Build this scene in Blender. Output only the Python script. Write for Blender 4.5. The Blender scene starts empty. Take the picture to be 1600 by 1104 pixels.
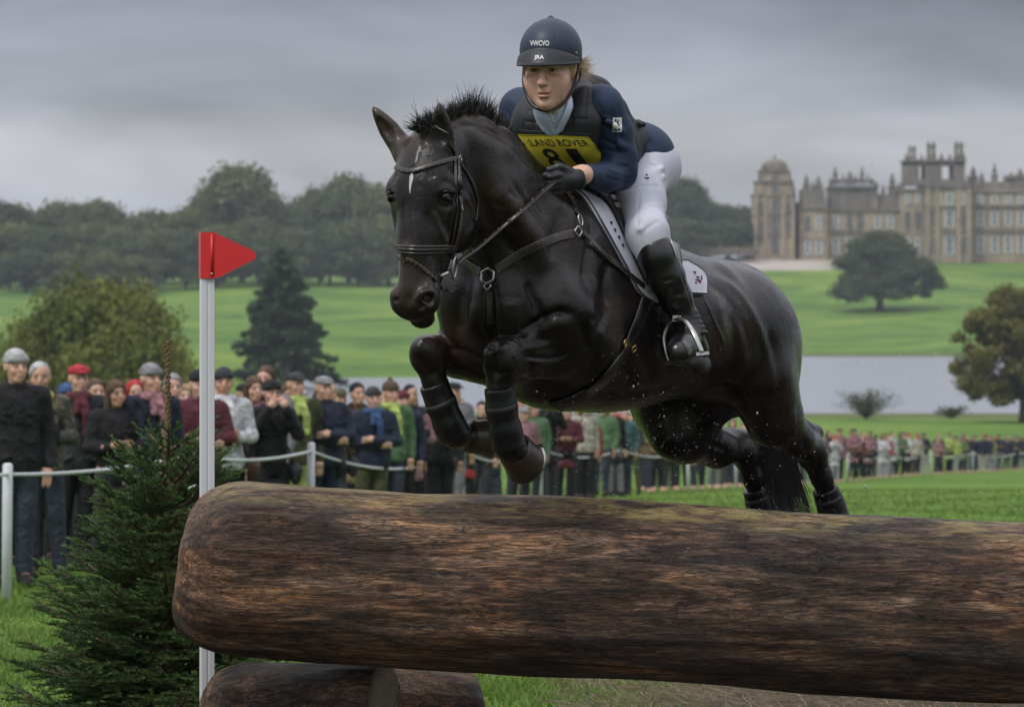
import bpy, math, random
import numpy as np
from mathutils import Vector, Matrix
from mathutils.bvhtree import BVHTree
from mathutils import noise as mnoise

sc = bpy.context.scene
C = sc.collection
# ------------------------------------------------------------------ camera
CZ = 1.78; F = 6000.0; HY = 450.0
cam_d = bpy.data.cameras.new('camera'); cam = bpy.data.objects.new('camera', cam_d); C.objects.link(cam)
sc.camera = cam
cam.location = (0, 0, CZ); cam.rotation_euler = (math.radians(90), 0, 0)
cam_d.sensor_width = 36; cam_d.lens = 36 * F / 1600.0
cam_d.shift_y = -(552 - HY) / 1600.0
cam_d.clip_start = 0.5; cam_d.clip_end = 9000
cam_d.dof.use_dof = True; cam_d.dof.focus_distance = 11.65; cam_d.dof.aperture_fstop = 9.0
# ------------------------------------------------------------------ world
W = bpy.data.worlds.new('World'); sc.world = W; W.use_nodes = True
nt = W.node_tree; nt.nodes.clear(); N = nt.nodes.new; LK = nt.links.new
SUN_EL, SUN_AZ = 52.0, 226.0      # azimuth, clockwise from +Y
def wmath(op, a, b=None, c=None, clamp=False):
    n = N('ShaderNodeMath'); n.operation = op; n.use_clamp = clamp
    for i, v in enumerate((a, b, c)):
        if v is None: continue
        if isinstance(v, (int, float)): n.inputs[i].default_value = v
        else: LK(v, n.inputs[i])
    return n.outputs[0]
out = N('ShaderNodeOutputWorld'); bg = N('ShaderNodeBackground'); bg.inputs[1].default_value = 0.1
sky = N('ShaderNodeTexSky'); sky.sky_type = 'NISHITA'; sky.sun_disc = False
sky.sun_elevation = math.radians(SUN_EL); sky.sun_rotation = math.radians(SUN_AZ)
tc = N('ShaderNodeTexCoord'); sp = N('ShaderNodeSeparateXYZ'); LK(tc.outputs['Generated'], sp.inputs[0])
mp = N('ShaderNodeMapping'); mp.inputs['Scale'].default_value = (7, 7, 25); mp.inputs['Location'].default_value = (3.1, 0.4, 2.35)
LK(tc.outputs['Generated'], mp.inputs[0])
nz = N('ShaderNodeTexNoise'); nz.inputs['Scale'].default_value = 1.0; nz.inputs['Detail'].default_value = 4; nz.inputs['Roughness'].default_value = .55
nz.inputs['Distortion'].default_value = .35
LK(mp.outputs[0], nz.inputs[0])
# a slow band of thinner cloud low in the sky, darker cloud deck above it
rp = N('ShaderNodeValToRGB'); LK(wmath('MULTIPLY', sp.outputs[2], 1.0), rp.inputs[0])
cr = rp.color_ramp
cr.elements[0].position = 0.0; cr.elements[0].color = (.375, .395, .435, 1)
cr.elements[1].position = 1.0; cr.elements[1].color = (1.25, 1.28, 1.36, 1)
for p, c in ((.022, (.40, .41, .45, 1)), (.036, (.45, .455, .485, 1)), (.052, (.285, .298, .345, 1)), (.075, (.19, .202, .25, 1)), (.12, (.27, .285, .335, 1)), (.25, (.62, .64, .70, 1)), (.6, (1.0, 1.02, 1.09, 1))):
    e = cr.elements.new(p); e.color = c
mm = N('ShaderNodeMapRange'); mm.inputs[1].default_value = .3; mm.inputs[2].default_value = .72; mm.inputs[3].default_value = .62; mm.inputs[4].default_value = 1.36
LK(nz.outputs[0], mm.inputs[0])
sc1 = N('ShaderNodeVectorMath'); sc1.operation = 'SCALE'; LK(rp.outputs[0], sc1.inputs[0]); LK(wmath('MULTIPLY', mm.outputs[0], 10.0), sc1.inputs[3])
mx = N('ShaderNodeMixRGB'); mx.inputs[0].default_value = .94; LK(sky.outputs[0], mx.inputs[1]); LK(sc1.outputs[0], mx.inputs[2])
LK(mx.outputs[0], bg.inputs[0]); LK(bg.outputs[0], out.inputs[0])
# ------------------------------------------------------------------ sun (veiled by cloud)
sl = bpy.data.lights.new('sun', 'SUN'); sl.energy = 1.5; sl.angle = math.radians(11); sl.color = (1, .965, .91)
so = bpy.data.objects.new('sun', sl); C.objects.link(so)
a = math.radians(SUN_AZ); e = math.radians(SUN_EL)
sdir = Vector((math.sin(a) * math.cos(e), math.cos(a) * math.cos(e), math.sin(e)))
so.rotation_euler = sdir.to_track_quat('Z', 'Y').to_euler(); so.location = (0, 0, 60)
vs = sc.view_settings; vs.view_transform = 'Standard'; vs.look = 'None'; vs.exposure = 0.28; vs.gamma = 1.0; vs.use_curve_mapping = False
sc.render.engine = 'CYCLES'
sc.render.resolution_x = 1024; sc.render.resolution_y = 706
random.seed(7); rng = np.random.default_rng(7)
# ------------------------------------------------------------------ points
def P(px, py, d=0.0, base=12.0):
    """photo pixel + distance -> world point"""
    Y = base + d
    return Vector(((px - 800) / F * Y, Y, CZ - (py - HY) / F * Y))
def ray_dir(px, py):
    return Vector(((px - 800) / F, 1.0, -(py - HY) / F)).normalized()
CAMP = Vector((0, 0, CZ))
HD = [(-60, 1.78), (6, 1.78), (12, 1.78), (18, 1.88), (28, 2.15), (42, 2.7), (66, 3.7), (85, 4.5), (128, 6.5), (195, 9.2), (300, 11.2), (369, 12.0), (400, 12.9)]
RT = [(400, 12.9), (655, 12.9), (673, 12.0), (700, 11.2), (760, 9.5), (850, 5.0), (930, -1.0), (1000, -7.4), (1100, -7.8), (1500, -9), (4000, -12)]
LT = [(400, 12.9), (500, 12.9), (514, 12.0), (540, 11.2), (600, 9.5), (700, 6.2), (800, 2.6), (860, 0.4), (900, -.6), (1100, -2.5), (1500, -9), (4000, -12)]
def tab(t, y): return np.interp(y, [a for a, b in t], [b for a, b in t])
def smooth(a, b, x):
    t = np.clip((x - a) / (b - a), 0, 1); return t * t * (3 - 2 * t)
def ground_z(x, y):
    x = np.asarray(x, float); y = np.asarray(y, float)
    near = tab(HD, y)
    t = smooth(-22, 52, x - (y - 650) * .02)
    far = tab(LT, y) * (1 - t) + tab(RT, y) * t
    d = np.where(y < 400, near, far)
    lift = smooth(-26, -38, x) * smooth(300, 360, y) * (1 - smooth(500, 640, y)) * 3.4
    und = .35 * np.sin(x * .043 + 1.3) * np.sin(y * .021) * smooth(120, 300, y) * (1 - smooth(330, 360, y)) \
        + .8 * np.sin(x * .031 + .4) * np.sin(y * .019 + x * .012) * smooth(700, 760, y) + .03 * np.sin(x * 1.3) * np.sin(y * .7) * smooth(16, 20, y) * (1 - smooth(50, 90, y))
    return CZ - d + lift + und
# ------------------------------------------------------------------ materials
MATS = {}
class NB:
    def __init__(s, name):
        s.m = bpy.data.materials.new(name); s.m.use_nodes = True; s.t = s.m.node_tree
        s.b = s.t.nodes['Principled BSDF']; s.o = s.t.nodes['Material Output']
    def n(s, k, **kw):
        x = s.t.nodes.new(k)
        for a_, v in kw.items(): setattr(x, a_, v)
        return x
    def l(s, a, b): s.t.links.new(a, b)
    def coord(s, scale=(1, 1, 1), kind='Object', rot=(0, 0, 0)):
        c = s.n('ShaderNodeTexCoord'); m = s.n('ShaderNodeMapping'); m.inputs['Scale'].default_value = scale; m.inputs['Rotation'].default_value = rot
        s.l(c.outputs[kind], m.inputs[0]); return m.outputs[0]
    def noise(s, vec, scale=5, detail=4, rough=.5, dist=0):
        x = s.n('ShaderNodeTexNoise'); x.inputs['Scale'].default_value = scale; x.inputs['Detail'].default_value = detail
        x.inputs['Roughness'].default_value = rough; x.inputs['Distortion'].default_value = dist
        if vec is not None: s.l(vec, x.inputs[0])
        return x.outputs[0]
    def voro(s, vec, scale, feature='F1', out=0):
        x = s.n('ShaderNodeTexVoronoi'); x.feature = feature; x.inputs['Scale'].default_value = scale
        s.l(vec, x.inputs[0]); return x.outputs[out]
    def ramp(s, v, *st, interp='LINEAR'):
        r = s.n('ShaderNodeValToRGB'); cr = r.color_ramp; cr.interpolation = interp
        cr.elements[0].position = st[0][0]; cr.elements[0].color = c4(st[0][1]); cr.elements[1].position = st[-1][0]; cr.elements[1].color = c4(st[-1][1])
        for p, c in st[1:-1]: e = cr.elements.new(p); e.color = c4(c)
        s.l(v, r.inputs[0]); return r.outputs[0]
    def mix(s, f, a, b, mode='MIX'):
        x = s.n('ShaderNodeMixRGB'); x.blend_type = mode
        for i, v in enumerate((f, a, b)):
            if isinstance(v, (int, float)): x.inputs[i].default_value = v if i == 0 else (v, v, v, 1)
            elif isinstance(v, tuple): x.inputs[i].default_value = c4(v)
            else: s.l(v, x.inputs[i])
        return x.outputs[0]
    def math(s, op, a, b=0.0, clamp=False):
        x = s.n('ShaderNodeMath'); x.operation = op; x.use_clamp = clamp
        for i, v in enumerate((a, b)):
            if isinstance(v, (int, float)): x.inputs[i].default_value = v
            else: s.l(v, x.inputs[i])
        return x.outputs[0]
    def bump(s, h, strength=.3, dist=.01, prev=None):
        x = s.n('ShaderNodeBump'); x.inputs['Strength'].default_value = strength; x.inputs['Distance'].default_value = dist
        s.l(h, x.inputs['Height'])
        if prev is not None: s.l(prev, x.inputs['Normal'])
        s.l(x.outputs[0], s.b.inputs['Normal']); return x.outputs[0]
    def col(s, v):
        if isinstance(v, tuple): s.b.inputs['Base Color'].default_value = c4(v)
        else: s.l(v, s.b.inputs['Base Color'])
    def rough(s, v):
        if isinstance(v, (int, float)): s.b.inputs['Roughness'].default_value = v
        else: s.l(v, s.b.inputs['Roughness'])
def c4(c):
    if isinstance(c, (int, float)): c = (c, c, c)
    return (c[0], c[1], c[2], 1)
def pmat(name, c, rough=.6, metal=0, var=.25, scale=30, bump=.15, bd=.002, spec=.5, stretch=(1, 1, 1), attr=None, sheen=0, detail=4):
    if name in MATS: return MATS[name]
    b = NB(name); v = b.coord(stretch)
    n = b.noise(v, scale, detail)
    if attr:
        at = b.n('ShaderNodeAttribute'); at.attribute_name = attr; c0 = at.outputs['Color']
        lo = b.mix(1.0, c0, (1 - var,) * 3, 'MULTIPLY'); hi = b.mix(1.0, c0, (1 + var * .6,) * 3, 'MULTIPLY')
        b.col(b.mix(n, lo, hi))
    else:
        b.col(b.mix(n, tuple(x * (1 - var) for x in c), tuple(min(1, x * (1 + var)) for x in c)))
    b.rough(rough); b.b.inputs['Metallic'].default_value = metal; b.b.inputs['Specular IOR Level'].default_value = spec
    if sheen: b.b.inputs['Sheen Weight'].default_value = sheen
    if bump: b.bump(n, bump, bd)
    MATS[name] = b.m; return b.m
# ------------------------------------------------------------------ objects
def lnk(o, parent=None):
    C.objects.link(o)
    if parent is not None:
        o.parent = parent
    return o
def mesh_np(name, v, f, smooth_=True, cols=None):
    """v (n,3); f (m,4) or (m,3) array or list of arrays"""
    me = bpy.data.meshes.new(name); v = np.asarray(v, np.float32)
    fs = f if isinstance(f, list) else [f]
    fs = [np.asarray(x, np.int32) for x in fs if len(x)]
    me.vertices.add(len(v)); me.vertices.foreach_set('co', v.ravel())
    tot = np.concatenate([np.full(len(x), x.shape[1], np.int32) for x in fs]); idx = np.concatenate([x.ravel() for x in fs])
    me.loops.add(len(idx)); me.loops.foreach_set('vertex_index', idx)
    me.polygons.add(len(tot)); st = np.concatenate([[0], np.cumsum(tot)[:-1]]).astype(np.int32)
    me.polygons.foreach_set('loop_start', st); me.polygons.foreach_set('loop_total', tot)
    me.polygons.foreach_set('use_smooth', np.full(len(tot), smooth_, bool))
    me.update(calc_edges=True); me.validate()
    if cols is not None:
        ca = me.color_attributes.new('Col', 'FLOAT_COLOR', 'POINT')
        cc = np.ones((len(v), 4), np.float32); cc[:, :3] = cols; ca.data.foreach_set('color', cc.ravel())
    return me
def obj(name, me, mat, parent=None, kind=None, loc=None):
    """world-space mesh; if the parent has a location the mesh is stored relative to it"""
    o = bpy.data.objects.new(name, me)
    if mat is not None and not me.materials: me.materials.append(mat)
    lnk(o, parent)
    if parent is not None and parent.get('_w'):
        L = parent
        off = Vector((0, 0, 0))
        while L is not None: off += L.location; L = L.parent
        o.location = -off
    if kind: o['kind'] = kind
    return o
def tag(o, label, cat, group=None):
    o['label'] = label; o['category'] = cat
    if group: o['group'] = group
    return o
def thing(name, label, cat, loc=(0, 0, 0), group=None, rz=0):
    o = bpy.data.objects.new(name, None); o.empty_display_size = .1; C.objects.link(o)
    o.location = loc; o.rotation_euler = (0, 0, rz); o['_w'] = 1
    return tag(o, label, cat, group)
class MB:
    def __init__(s): s.v = []; s.f4 = []; s.f3 = []; s.n = 0
    def add(s, v, f4=None, f3=None):
        v = np.asarray(v, float).reshape(-1, 3); s.v.append(v)
        if f4 is not None and len(f4): s.f4.append(np.asarray(f4, int) + s.n)
        if f3 is not None and len(f3): s.f3.append(np.asarray(f3, int) + s.n)
        s.n += len(v); return s
    def box(s, c, h, R=None, taper=1.0):
        q = np.array([(x, y, z) for z in (-1, 1) for y in (-1, 1) for x in (-1, 1)], float) * np.array(h, float)
        q[4:, :2] *= taper
        if R is not None: q = q @ np.array(R).T
        return s.add(q + np.array(c, float), [(0, 2, 3, 1), (4, 5, 7, 6), (0, 1, 5, 4), (2, 6, 7, 3), (0, 4, 6, 2), (1, 3, 7, 5)])
    def tube(s, pts, r, n=8, caps=True, flat=1.0, up=None):
        pts = [Vector(p) for p in pts]; m = len(pts); rr = r if hasattr(r, '__len__') else [r] * m
        t0 = (pts[1] - pts[0]).normalized(); u = Vector(up) if up is not None else t0.orthogonal(); vs_ = []
        for i, p in enumerate(pts):
            t = (pts[min(i + 1, m - 1)] - pts[max(i - 1, 0)]).normalized()
            u = (u - t * u.dot(t)).normalized(); w = t.cross(u)
            for k in range(n):
                a_ = 2 * math.pi * k / n; vs_.append(p + (u * math.cos(a_) * flat + w * math.sin(a_)) * rr[i])
        f = []
        for i in range(m - 1):
            for k in range(n):
                f.append((i * n + k, i * n + (k + 1) % n, (i + 1) * n + (k + 1) % n, (i + 1) * n + k))
        f3 = []
        if caps:
            vs_.append(pts[0]); vs_.append(pts[-1]); a0 = len(vs_) - 2; b0 = a0 + 1
            for k in range(n):
                f3.append((a0, (k + 1) % n, k)); f3.append((b0, (m - 1) * n + k, (m - 1) * n + (k + 1) % n))
        return s.add([tuple(q) for q in vs_], f, f3)
    def lathe(s, prof, c=(0, 0, 0), n=12, R=None):
        """prof [(r,z)...]"""
        vs_ = []
        for r, z in prof:
            for k in range(n):
                a_ = 2 * math.pi * k / n; vs_.append((r * math.cos(a_), r * math.sin(a_), z))
        q = np.array(vs_)
        if R is not None: q = q @ np.array(R).T
        f = [(i * n + k, i * n + (k + 1) % n, (i + 1) * n + (k + 1) % n, (i + 1) * n + k) for i in range(len(prof) - 1) for k in range(n)]
        return s.add(q + np.array(c, float), f)
    def mesh(s, name, smooth_=True, cols=None):
        v = np.concatenate(s.v) if s.v else np.zeros((0, 3))
        fs = []
        if s.f4: fs.append(np.concatenate(s.f4))
        if s.f3: fs.append(np.concatenate(s.f3))
        return mesh_np(name, v, fs, smooth_, cols)
    def build(s, name, mat, parent=None, smooth_=True, kind=None, cols=None):
        return obj(name, s.mesh(name, smooth_, cols), mat, parent, kind)
# ------------------------------------------------------------------ implicit sculpting
class SDF:
    def __init__(s, h, ang=0.0):
        s.h = h; s.pr = []; ca, sa = math.cos(ang), math.sin(ang)
        s.R = np.array([[ca, sa, 0], [-sa, ca, 0], [0, 0, 1]], float)   # world -> local rows
    def cap(s, a, b, ra, rb=None, k=.03, op='add'):
        s.pr.append(('c', s.R @ np.array(a, float), s.R @ np.array(b, float), ra, ra if rb is None else rb, k, op)); return s
    def chain(s, pts, k=.03, op='add'):
        for (a, ra), (b, rb) in zip(pts[:-1], pts[1:]): s.cap(a, b, ra, rb, k, op)
        return s
    def ell(s, c, r, axes=None, k=.03, op='add'):
        """axes: 3 world unit vectors (rows) for the radii; default world axes"""
        A = np.eye(3) if axes is None else np.array([list(x) for x in axes], float)
        s.pr.append(('e', s.R @ np.array(c, float), np.array(r, float), A @ s.R.T, 0, k, op)); return s
    def plane(s, p, n, k=.005):
        """keep the side the normal points away from"""
        s.pr.append(('p', s.R @ np.array(p, float), s.R @ np.array(Vector(n).normalized(), float), 0, 0, k, 'int')); return s
    def build(s):
        h = s.h; lo = np.full(3, 1e9); hi = -lo
        for p in s.pr:
            if p[6] != 'add': continue
            if p[0] == 'c': r = max(p[3], p[4]); l = np.minimum(p[1], p[2]) - r; u = np.maximum(p[1], p[2]) + r
            elif p[0] == 'e': r = np.sqrt(((p[3] * p[2][:, None]) ** 2).sum(0)); l = p[1] - r; u = p[1] + r
            else: continue
            lo = np.minimum(lo, l); hi = np.maximum(hi, u)
        lo -= 3 * h + .01; hi += 3 * h + .01
        n = np.ceil((hi - lo) / h).astype(int) + 1
        f = np.full(n, 1.0, np.float32)
        ax = [(lo[i] + h * np.arange(n[i])).astype(np.float32) for i in range(3)]
        for p in s.pr:
            k = p[5]; pad = k + 2.5 * h
            if p[0] == 'c': r = max(p[3], p[4]); l = np.minimum(p[1], p[2]) - r - pad; u = np.maximum(p[1], p[2]) + r + pad
            elif p[0] == 'e': r = np.sqrt(((p[3] * p[2][:, None]) ** 2).sum(0)); l = p[1] - r - pad; u = p[1] + r + pad
            else: l = lo; u = hi
            i0 = np.clip(np.floor((l - lo) / h).astype(int), 0, n); i1 = np.clip(np.ceil((u - lo) / h).astype(int) + 1, 0, n)
            if (i1 <= i0).any(): continue
            X = ax[0][i0[0]:i1[0]][:, None, None]; Y = ax[1][i0[1]:i1[1]][None, :, None]; Z = ax[2][i0[2]:i1[2]][None, None, :]
            if p[0] == 'c':
                a, b = p[1], p[2]; d = b - a; L2 = max(float(d @ d), 1e-9)
                t = np.clip(((X - a[0]) * d[0] + (Y - a[1]) * d[1] + (Z - a[2]) * d[2]) / L2, 0, 1)
                D = np.sqrt((X - a[0] - t * d[0]) ** 2 + (Y - a[1] - t * d[1]) ** 2 + (Z - a[2] - t * d[2]) ** 2) - (p[3] + (p[4] - p[3]) * t)
            elif p[0] == 'e':
                c, r, A = p[1], p[2], p[3]; k0 = 0; k1 = 0
                for j in range(3):
                    q = (X - c[0]) * A[j, 0] + (Y - c[1]) * A[j, 1] + (Z - c[2]) * A[j, 2]
                    k0 = k0 + (q / r[j]) ** 2; k1 = k1 + (q / r[j] ** 2) ** 2
                k0 = np.sqrt(k0); k1 = np.sqrt(k1); D = k0 * (k0 - 1) / np.maximum(k1, 1e-6)
            else:
                D = (X - p[1][0]) * p[2][0] + (Y - p[1][1]) * p[2][1] + (Z - p[1][2]) * p[2][2]
            D = D.astype(np.float32)
            sl_ = tuple(slice(i0[i], i1[i]) for i in range(3)); g = f[sl_]
            if p[6] == 'add':
                if k > 0: m = np.maximum(k - np.abs(g - D), 0); g = np.minimum(g, D) - m * m * (.25 / k)
                else: g = np.minimum(g, D)
            else:
                if p[6] == 'sub': D = -D
                if k > 0: m = np.maximum(k - np.abs(g - D), 0); g = np.maximum(g, D) + m * m * (.25 / k)
                else: g = np.maximum(g, D)
            f[sl_] = g
        return s.nets(f, lo, h)
    def nets(s, f, lo, h):
        ins = f < 0
        cnt = np.zeros([k - 1 for k in f.shape], np.int8)
        for dx in (0, 1):
            for dy in (0, 1):
                for dz in (0, 1):
                    cnt += ins[dx:ins.shape[0] - 1 + dx, dy:ins.shape[1] - 1 + dy, dz:ins.shape[2] - 1 + dz]
        act = (cnt > 0) & (cnt < 8); ii = np.argwhere(act); idx = np.full(act.shape, -1, np.int32); idx[act] = np.arange(len(ii))
        I, J, K = ii.T; cv = {}
        for dx in (0, 1):
            for dy in (0, 1):
                for dz in (0, 1): cv[(dx, dy, dz)] = f[I + dx, J + dy, K + dz]
        acc = np.zeros((len(ii), 3)); m = np.zeros(len(ii))
        for ax_ in range(3):
            for o1 in (0, 1):
                for o2 in (0, 1):
                    a_ = [0, 0, 0]; oth = [q for q in range(3) if q != ax_]; a_[oth[0]] = o1; a_[oth[1]] = o2; b_ = list(a_); b_[ax_] = 1
                    va, vb = cv[tuple(a_)], cv[tuple(b_)]; cr_ = (va < 0) != (vb < 0)
                    t = np.where(cr_, va / np.where(cr_, va - vb, 1), 0)
                    pnt = np.zeros((len(ii), 3)) + np.array(a_); pnt[:, ax_] += t
                    acc += pnt * cr_[:, None]; m += cr_
        v = (ii + acc / m[:, None]) * h + lo
        fc = []
        for ax_ in range(3):
            sl0 = [slice(None)] * 3; sl1 = [slice(None)] * 3; sl0[ax_] = slice(0, -1); sl1[ax_] = slice(1, None)
            a0 = ins[tuple(sl0)]; a1 = ins[tuple(sl1)]; e_ = np.argwhere(a0 != a1)
            o = [q for q in range(3) if q != ax_]
            ok = (e_[:, o[0]] > 0) & (e_[:, o[1]] > 0); e_ = e_[ok]
            q = []
            for (d1, d2) in ((1, 1), (0, 1), (0, 0), (1, 0)):
                c = e_.copy(); c[:, o[0]] -= d1; c[:, o[1]] -= d2; q.append(idx[c[:, 0], c[:, 1], c[:, 2]])
            q = np.stack(q, 1); fl = a0[e_[:, 0], e_[:, 1], e_[:, 2]]
            if ax_ == 1: fl = ~fl
            q[~fl] = q[~fl][:, ::-1]
            fc.append(q)
        fc = np.concatenate(fc); fc = fc[(fc >= 0).all(1)]
        return v @ s.R, fc
def smooth_mesh(v, f, it=2, lam=.5):
    e = np.concatenate([f[:, [i, (i + 1) % f.shape[1]]] for i in range(f.shape[1])]); n = len(v)
    for _ in range(it):
        acc = np.zeros_like(v); c = np.zeros(n)
        for j in range(3): acc[:, j] = np.bincount(e[:, 0], v[e[:, 1], j], n) + np.bincount(e[:, 1], v[e[:, 0], j], n)
        c = np.bincount(e[:, 0], minlength=n) + np.bincount(e[:, 1], minlength=n)
        v = v * (1 - lam) + lam * acc / np.maximum(c, 1)[:, None]
    return v
def bvh(v, f): return BVHTree.FromPolygons([tuple(x) for x in v.tolist()], f.tolist())
def hit(T, px, py):
    best = None
    for t in (T if isinstance(T, (list, tuple)) else [T]):
        r = t.ray_cast(CAMP, ray_dir(px, py))
        if r[0] is not None and (best is None or r[3] < best[3]): best = r
    if best is None: return None
    n = best[1]
    if n.dot(ray_dir(px, py)) > 0: n = -n
    return best[0], n
def crom(pts, step):
    """Catmull-Rom through points (tuples of any length), resampled about every step"""
    p = [np.array(x, float) for x in pts]; p = [2 * p[0] - p[1]] + p + [2 * p[-1] - p[-2]]; o = []
    for i in range(1, len(p) - 2):
        L = np.linalg.norm(p[i + 1] - p[i]); n = max(1, int(round(L / step)))
        for j in range(n):
            t = j / n
            o.append(.5 * ((2 * p[i]) + (-p[i - 1] + p[i + 1]) * t + (2 * p[i - 1] - 5 * p[i] + 4 * p[i + 1] - p[i + 2]) * t * t + (-p[i - 1] + 3 * p[i] - 3 * p[i + 1] + p[i + 2]) * t ** 3))
    o.append(p[-2]); return o
def on_surface(T, pix, lift=.004, step=5, sm=2):
    """follow a pixel path over a surface -> positions, normals"""
    ps, ns = [], []
    for q in crom(pix, step):
        r = hit(T, q[0], q[1])
        if r is None: continue
        ps.append(np.array(r[0])); ns.append(np.array(r[1]))
    ps = np.array(ps); ns = np.array(ns)
    for _ in range(sm):
        ns[1:-1] = (ns[:-2] + ns[1:-1] * 2 + ns[2:]); ns /= np.linalg.norm(ns, axis=1)[:, None]
        if len(ps) > 2: ps[1:-1] = (ps[:-2] + ps[1:-1] * 2 + ps[2:]) / 4
    return ps + ns * lift, ns
def ribbon(ps, ns, w, t, mb=None, edge=None):
    """flat strap with rounded edges along positions, width w, thickness t"""
    mb = mb or MB(); n = len(ps); vs_ = []
    prof = [(-.5, 0), (-.46, .5), (-.4, .62), (0, .7), (.4, .62), (.46, .5), (.5, 0), (.4, -.5), (-.4, -.5)]
    m = len(prof)
    for i in range(n):
        T_ = ps[min(i + 1, n - 1)] - ps[max(i - 1, 0)]; T_ /= max(np.linalg.norm(T_), 1e-9)
        s_ = np.cross(T_, ns[i]); s_ /= max(np.linalg.norm(s_), 1e-9); nn = np.cross(s_, T_)
        ww = w[i] if hasattr(w, '__len__') else w
        for a_, b_ in prof: vs_.append(ps[i] + s_ * a_ * ww + nn * b_ * t)
    f = [(i * m + k, i * m + (k + 1) % m, (i + 1) * m + (k + 1) % m, (i + 1) * m + k) for i in range(n - 1) for k in range(m)]
    f += [(0, 1, 7, 8), (1, 2, 6, 7), ] ; f = [tuple(x) for x in f]
    e0 = (n - 1) * m
    f += [(e0 + 8, e0 + 7, e0 + 1, e0), (e0 + 7, e0 + 6, e0 + 2, e0 + 1)]
    mb.add(vs_, f); return mb
def strands(roots, dirs, lens, wid, curl=.2, seg=4, seed=1, grav=0):
    r_ = np.random.default_rng(seed); n = len(roots); roots = np.array(roots, float); d = np.array(dirs, float)
    d /= np.linalg.norm(d, axis=1)[:, None]; lens = np.array(lens)[:, None]; side = np.cross(d, [0.15, -1, .1]); side /= np.linalg.norm(side, axis=1)[:, None] + 1e-9
    bend = r_.normal(0, curl, (n, 3)); V_ = []
    for i in range(seg + 1):
        t = i / seg; c_ = roots + d * lens * t + bend * lens * t * t + np.array([0, 0, -grav]) * lens * t * t
        w_ = wid * (1 - t * .85); V_ += [c_ - side * w_ / 2, c_ + side * w_ / 2]
    V_ = np.stack(V_, 1).reshape(-1, 3); m = 2 * (seg + 1); b_ = (np.arange(n) * m)[:, None]; f_ = []
    for i in range(seg): f_.append(b_ + np.array([[2 * i, 2 * i + 1, 2 * i + 3, 2 * i + 2]]))
    return V_, np.concatenate(f_)
# ================================================================== GROUND, WATER
def ground_mat():
    b = NB('meadow_grass'); v = b.coord()
    n = b.noise(v, .9, 5, .6); n2 = b.noise(b.coord((.035, .028, .05)), 1.0, 6, .6, 1.2); n3 = b.noise(v, 14, 3, .7)
    c = b.ramp(n2, (.32, (.045, .105, .013)), (.50, (.092, .172, .022)), (.68, (.165, .235, .038)))
    c = b.mix(.6, c, b.ramp(n, (.3, (.6, .68, .55)), (.7, (1.25, 1.2, 1.2))), 'MULTIPLY')
    c = b.mix(.6, c, b.ramp(n3, (.3, (.5, .55, .5)), (.7, (1.35, 1.3, 1.25))), 'MULTIPLY')
    at = b.n('ShaderNodeAttribute'); at.attribute_name = 'Col'
    sx = b.n('ShaderNodeSeparateColor'); b.l(at.outputs['Color'], sx.inputs[0])
    gr = b.ramp(b.noise(v, 3, 5, .7), (.3, (.30, .26, .235)), (.7, (.46, .40, .37)))
    c = b.mix(sx.outputs[0], c, gr)                                   # gravel court
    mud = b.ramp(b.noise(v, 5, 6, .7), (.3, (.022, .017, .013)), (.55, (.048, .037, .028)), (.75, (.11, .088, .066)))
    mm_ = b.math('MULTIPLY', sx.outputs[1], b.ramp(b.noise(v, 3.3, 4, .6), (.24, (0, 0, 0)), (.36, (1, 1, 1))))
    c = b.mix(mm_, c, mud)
    bank = b.ramp(b.noise(v, .8, 4), (.3, (.05, .055, .02)), (.7, (.12, .12, .05)))
    c = b.mix(sx.outputs[2], c, bank)                                 # rough reedy bank
    b.col(c); b.rough(.92); b.b.inputs['Specular IOR Level'].default_value = .15
    b.bump(n3, .5, .03); return b.m
ys = np.concatenate([np.linspace(-60, 4, 12), np.geomspace(5, 26, 60), np.geomspace(26.5, 330, 110), np.linspace(333, 1100, 260), np.geomspace(1110, 6500, 40)])
xs = np.concatenate([-np.geomspace(1, .002, 70), [0], np.geomspace(.002, 1, 70)]); xs = np.linspace(-1, 1, 181); xs = np.sign(xs) * np.abs(xs) ** 1.5
Yg, Xs = np.meshgrid(ys, xs, indexing='ij'); Xg = Xs * (np.maximum(Yg, 0) * .55 + 70)
Zg = ground_z(Xg, Yg); gv = np.stack([Xg, Yg, Zg], -1).reshape(-1, 3)
ny, nx = Yg.shape; ii = np.arange(ny * nx).reshape(ny, nx)
gf = np.stack([ii[:-1, :-1], ii[:-1, 1:], ii[1:, 1:], ii[1:, :-1]], -1).reshape(-1, 4)
x_, y_, z_ = gv.T
grav = smooth(28, 44, x_) * (1 - smooth(76, 90, x_ - (y_ - 985) * .1)) * smooth(962, 972, y_)
mud_m = np.maximum(smooth(.3, .9, x_) * smooth(13.0, 14.5, y_) * (1 - smooth(17.6, 18.6, y_ - x_ * .25)), smooth(7.0, 8.0, y_) * (1 - smooth(14.2, 15.4, y_)) * smooth(-6.5, -5, x_) * (1 - smooth(7, 9, x_)))  # second term: unseen mud spread round the log to cut green bounce light
bank = (smooth(664, 670, y_) * (1 - smooth(674, 690, y_)) * smooth(10, 30, x_) + smooth(340, 352, y_) * (1 - smooth(366, 376, y_))) * .85
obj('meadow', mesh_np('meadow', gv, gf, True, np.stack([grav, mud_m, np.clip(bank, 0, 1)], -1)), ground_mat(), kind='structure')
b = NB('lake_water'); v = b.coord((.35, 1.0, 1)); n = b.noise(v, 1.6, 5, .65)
b.col((.20, .212, .245)); b.rough(.22); b.b.inputs['IOR'].default_value = 1.33; b.b.inputs['Specular IOR Level'].default_value = .9; b.bump(n, .7, .25)  # pale base colour stands in for part of the sky reflection
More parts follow.
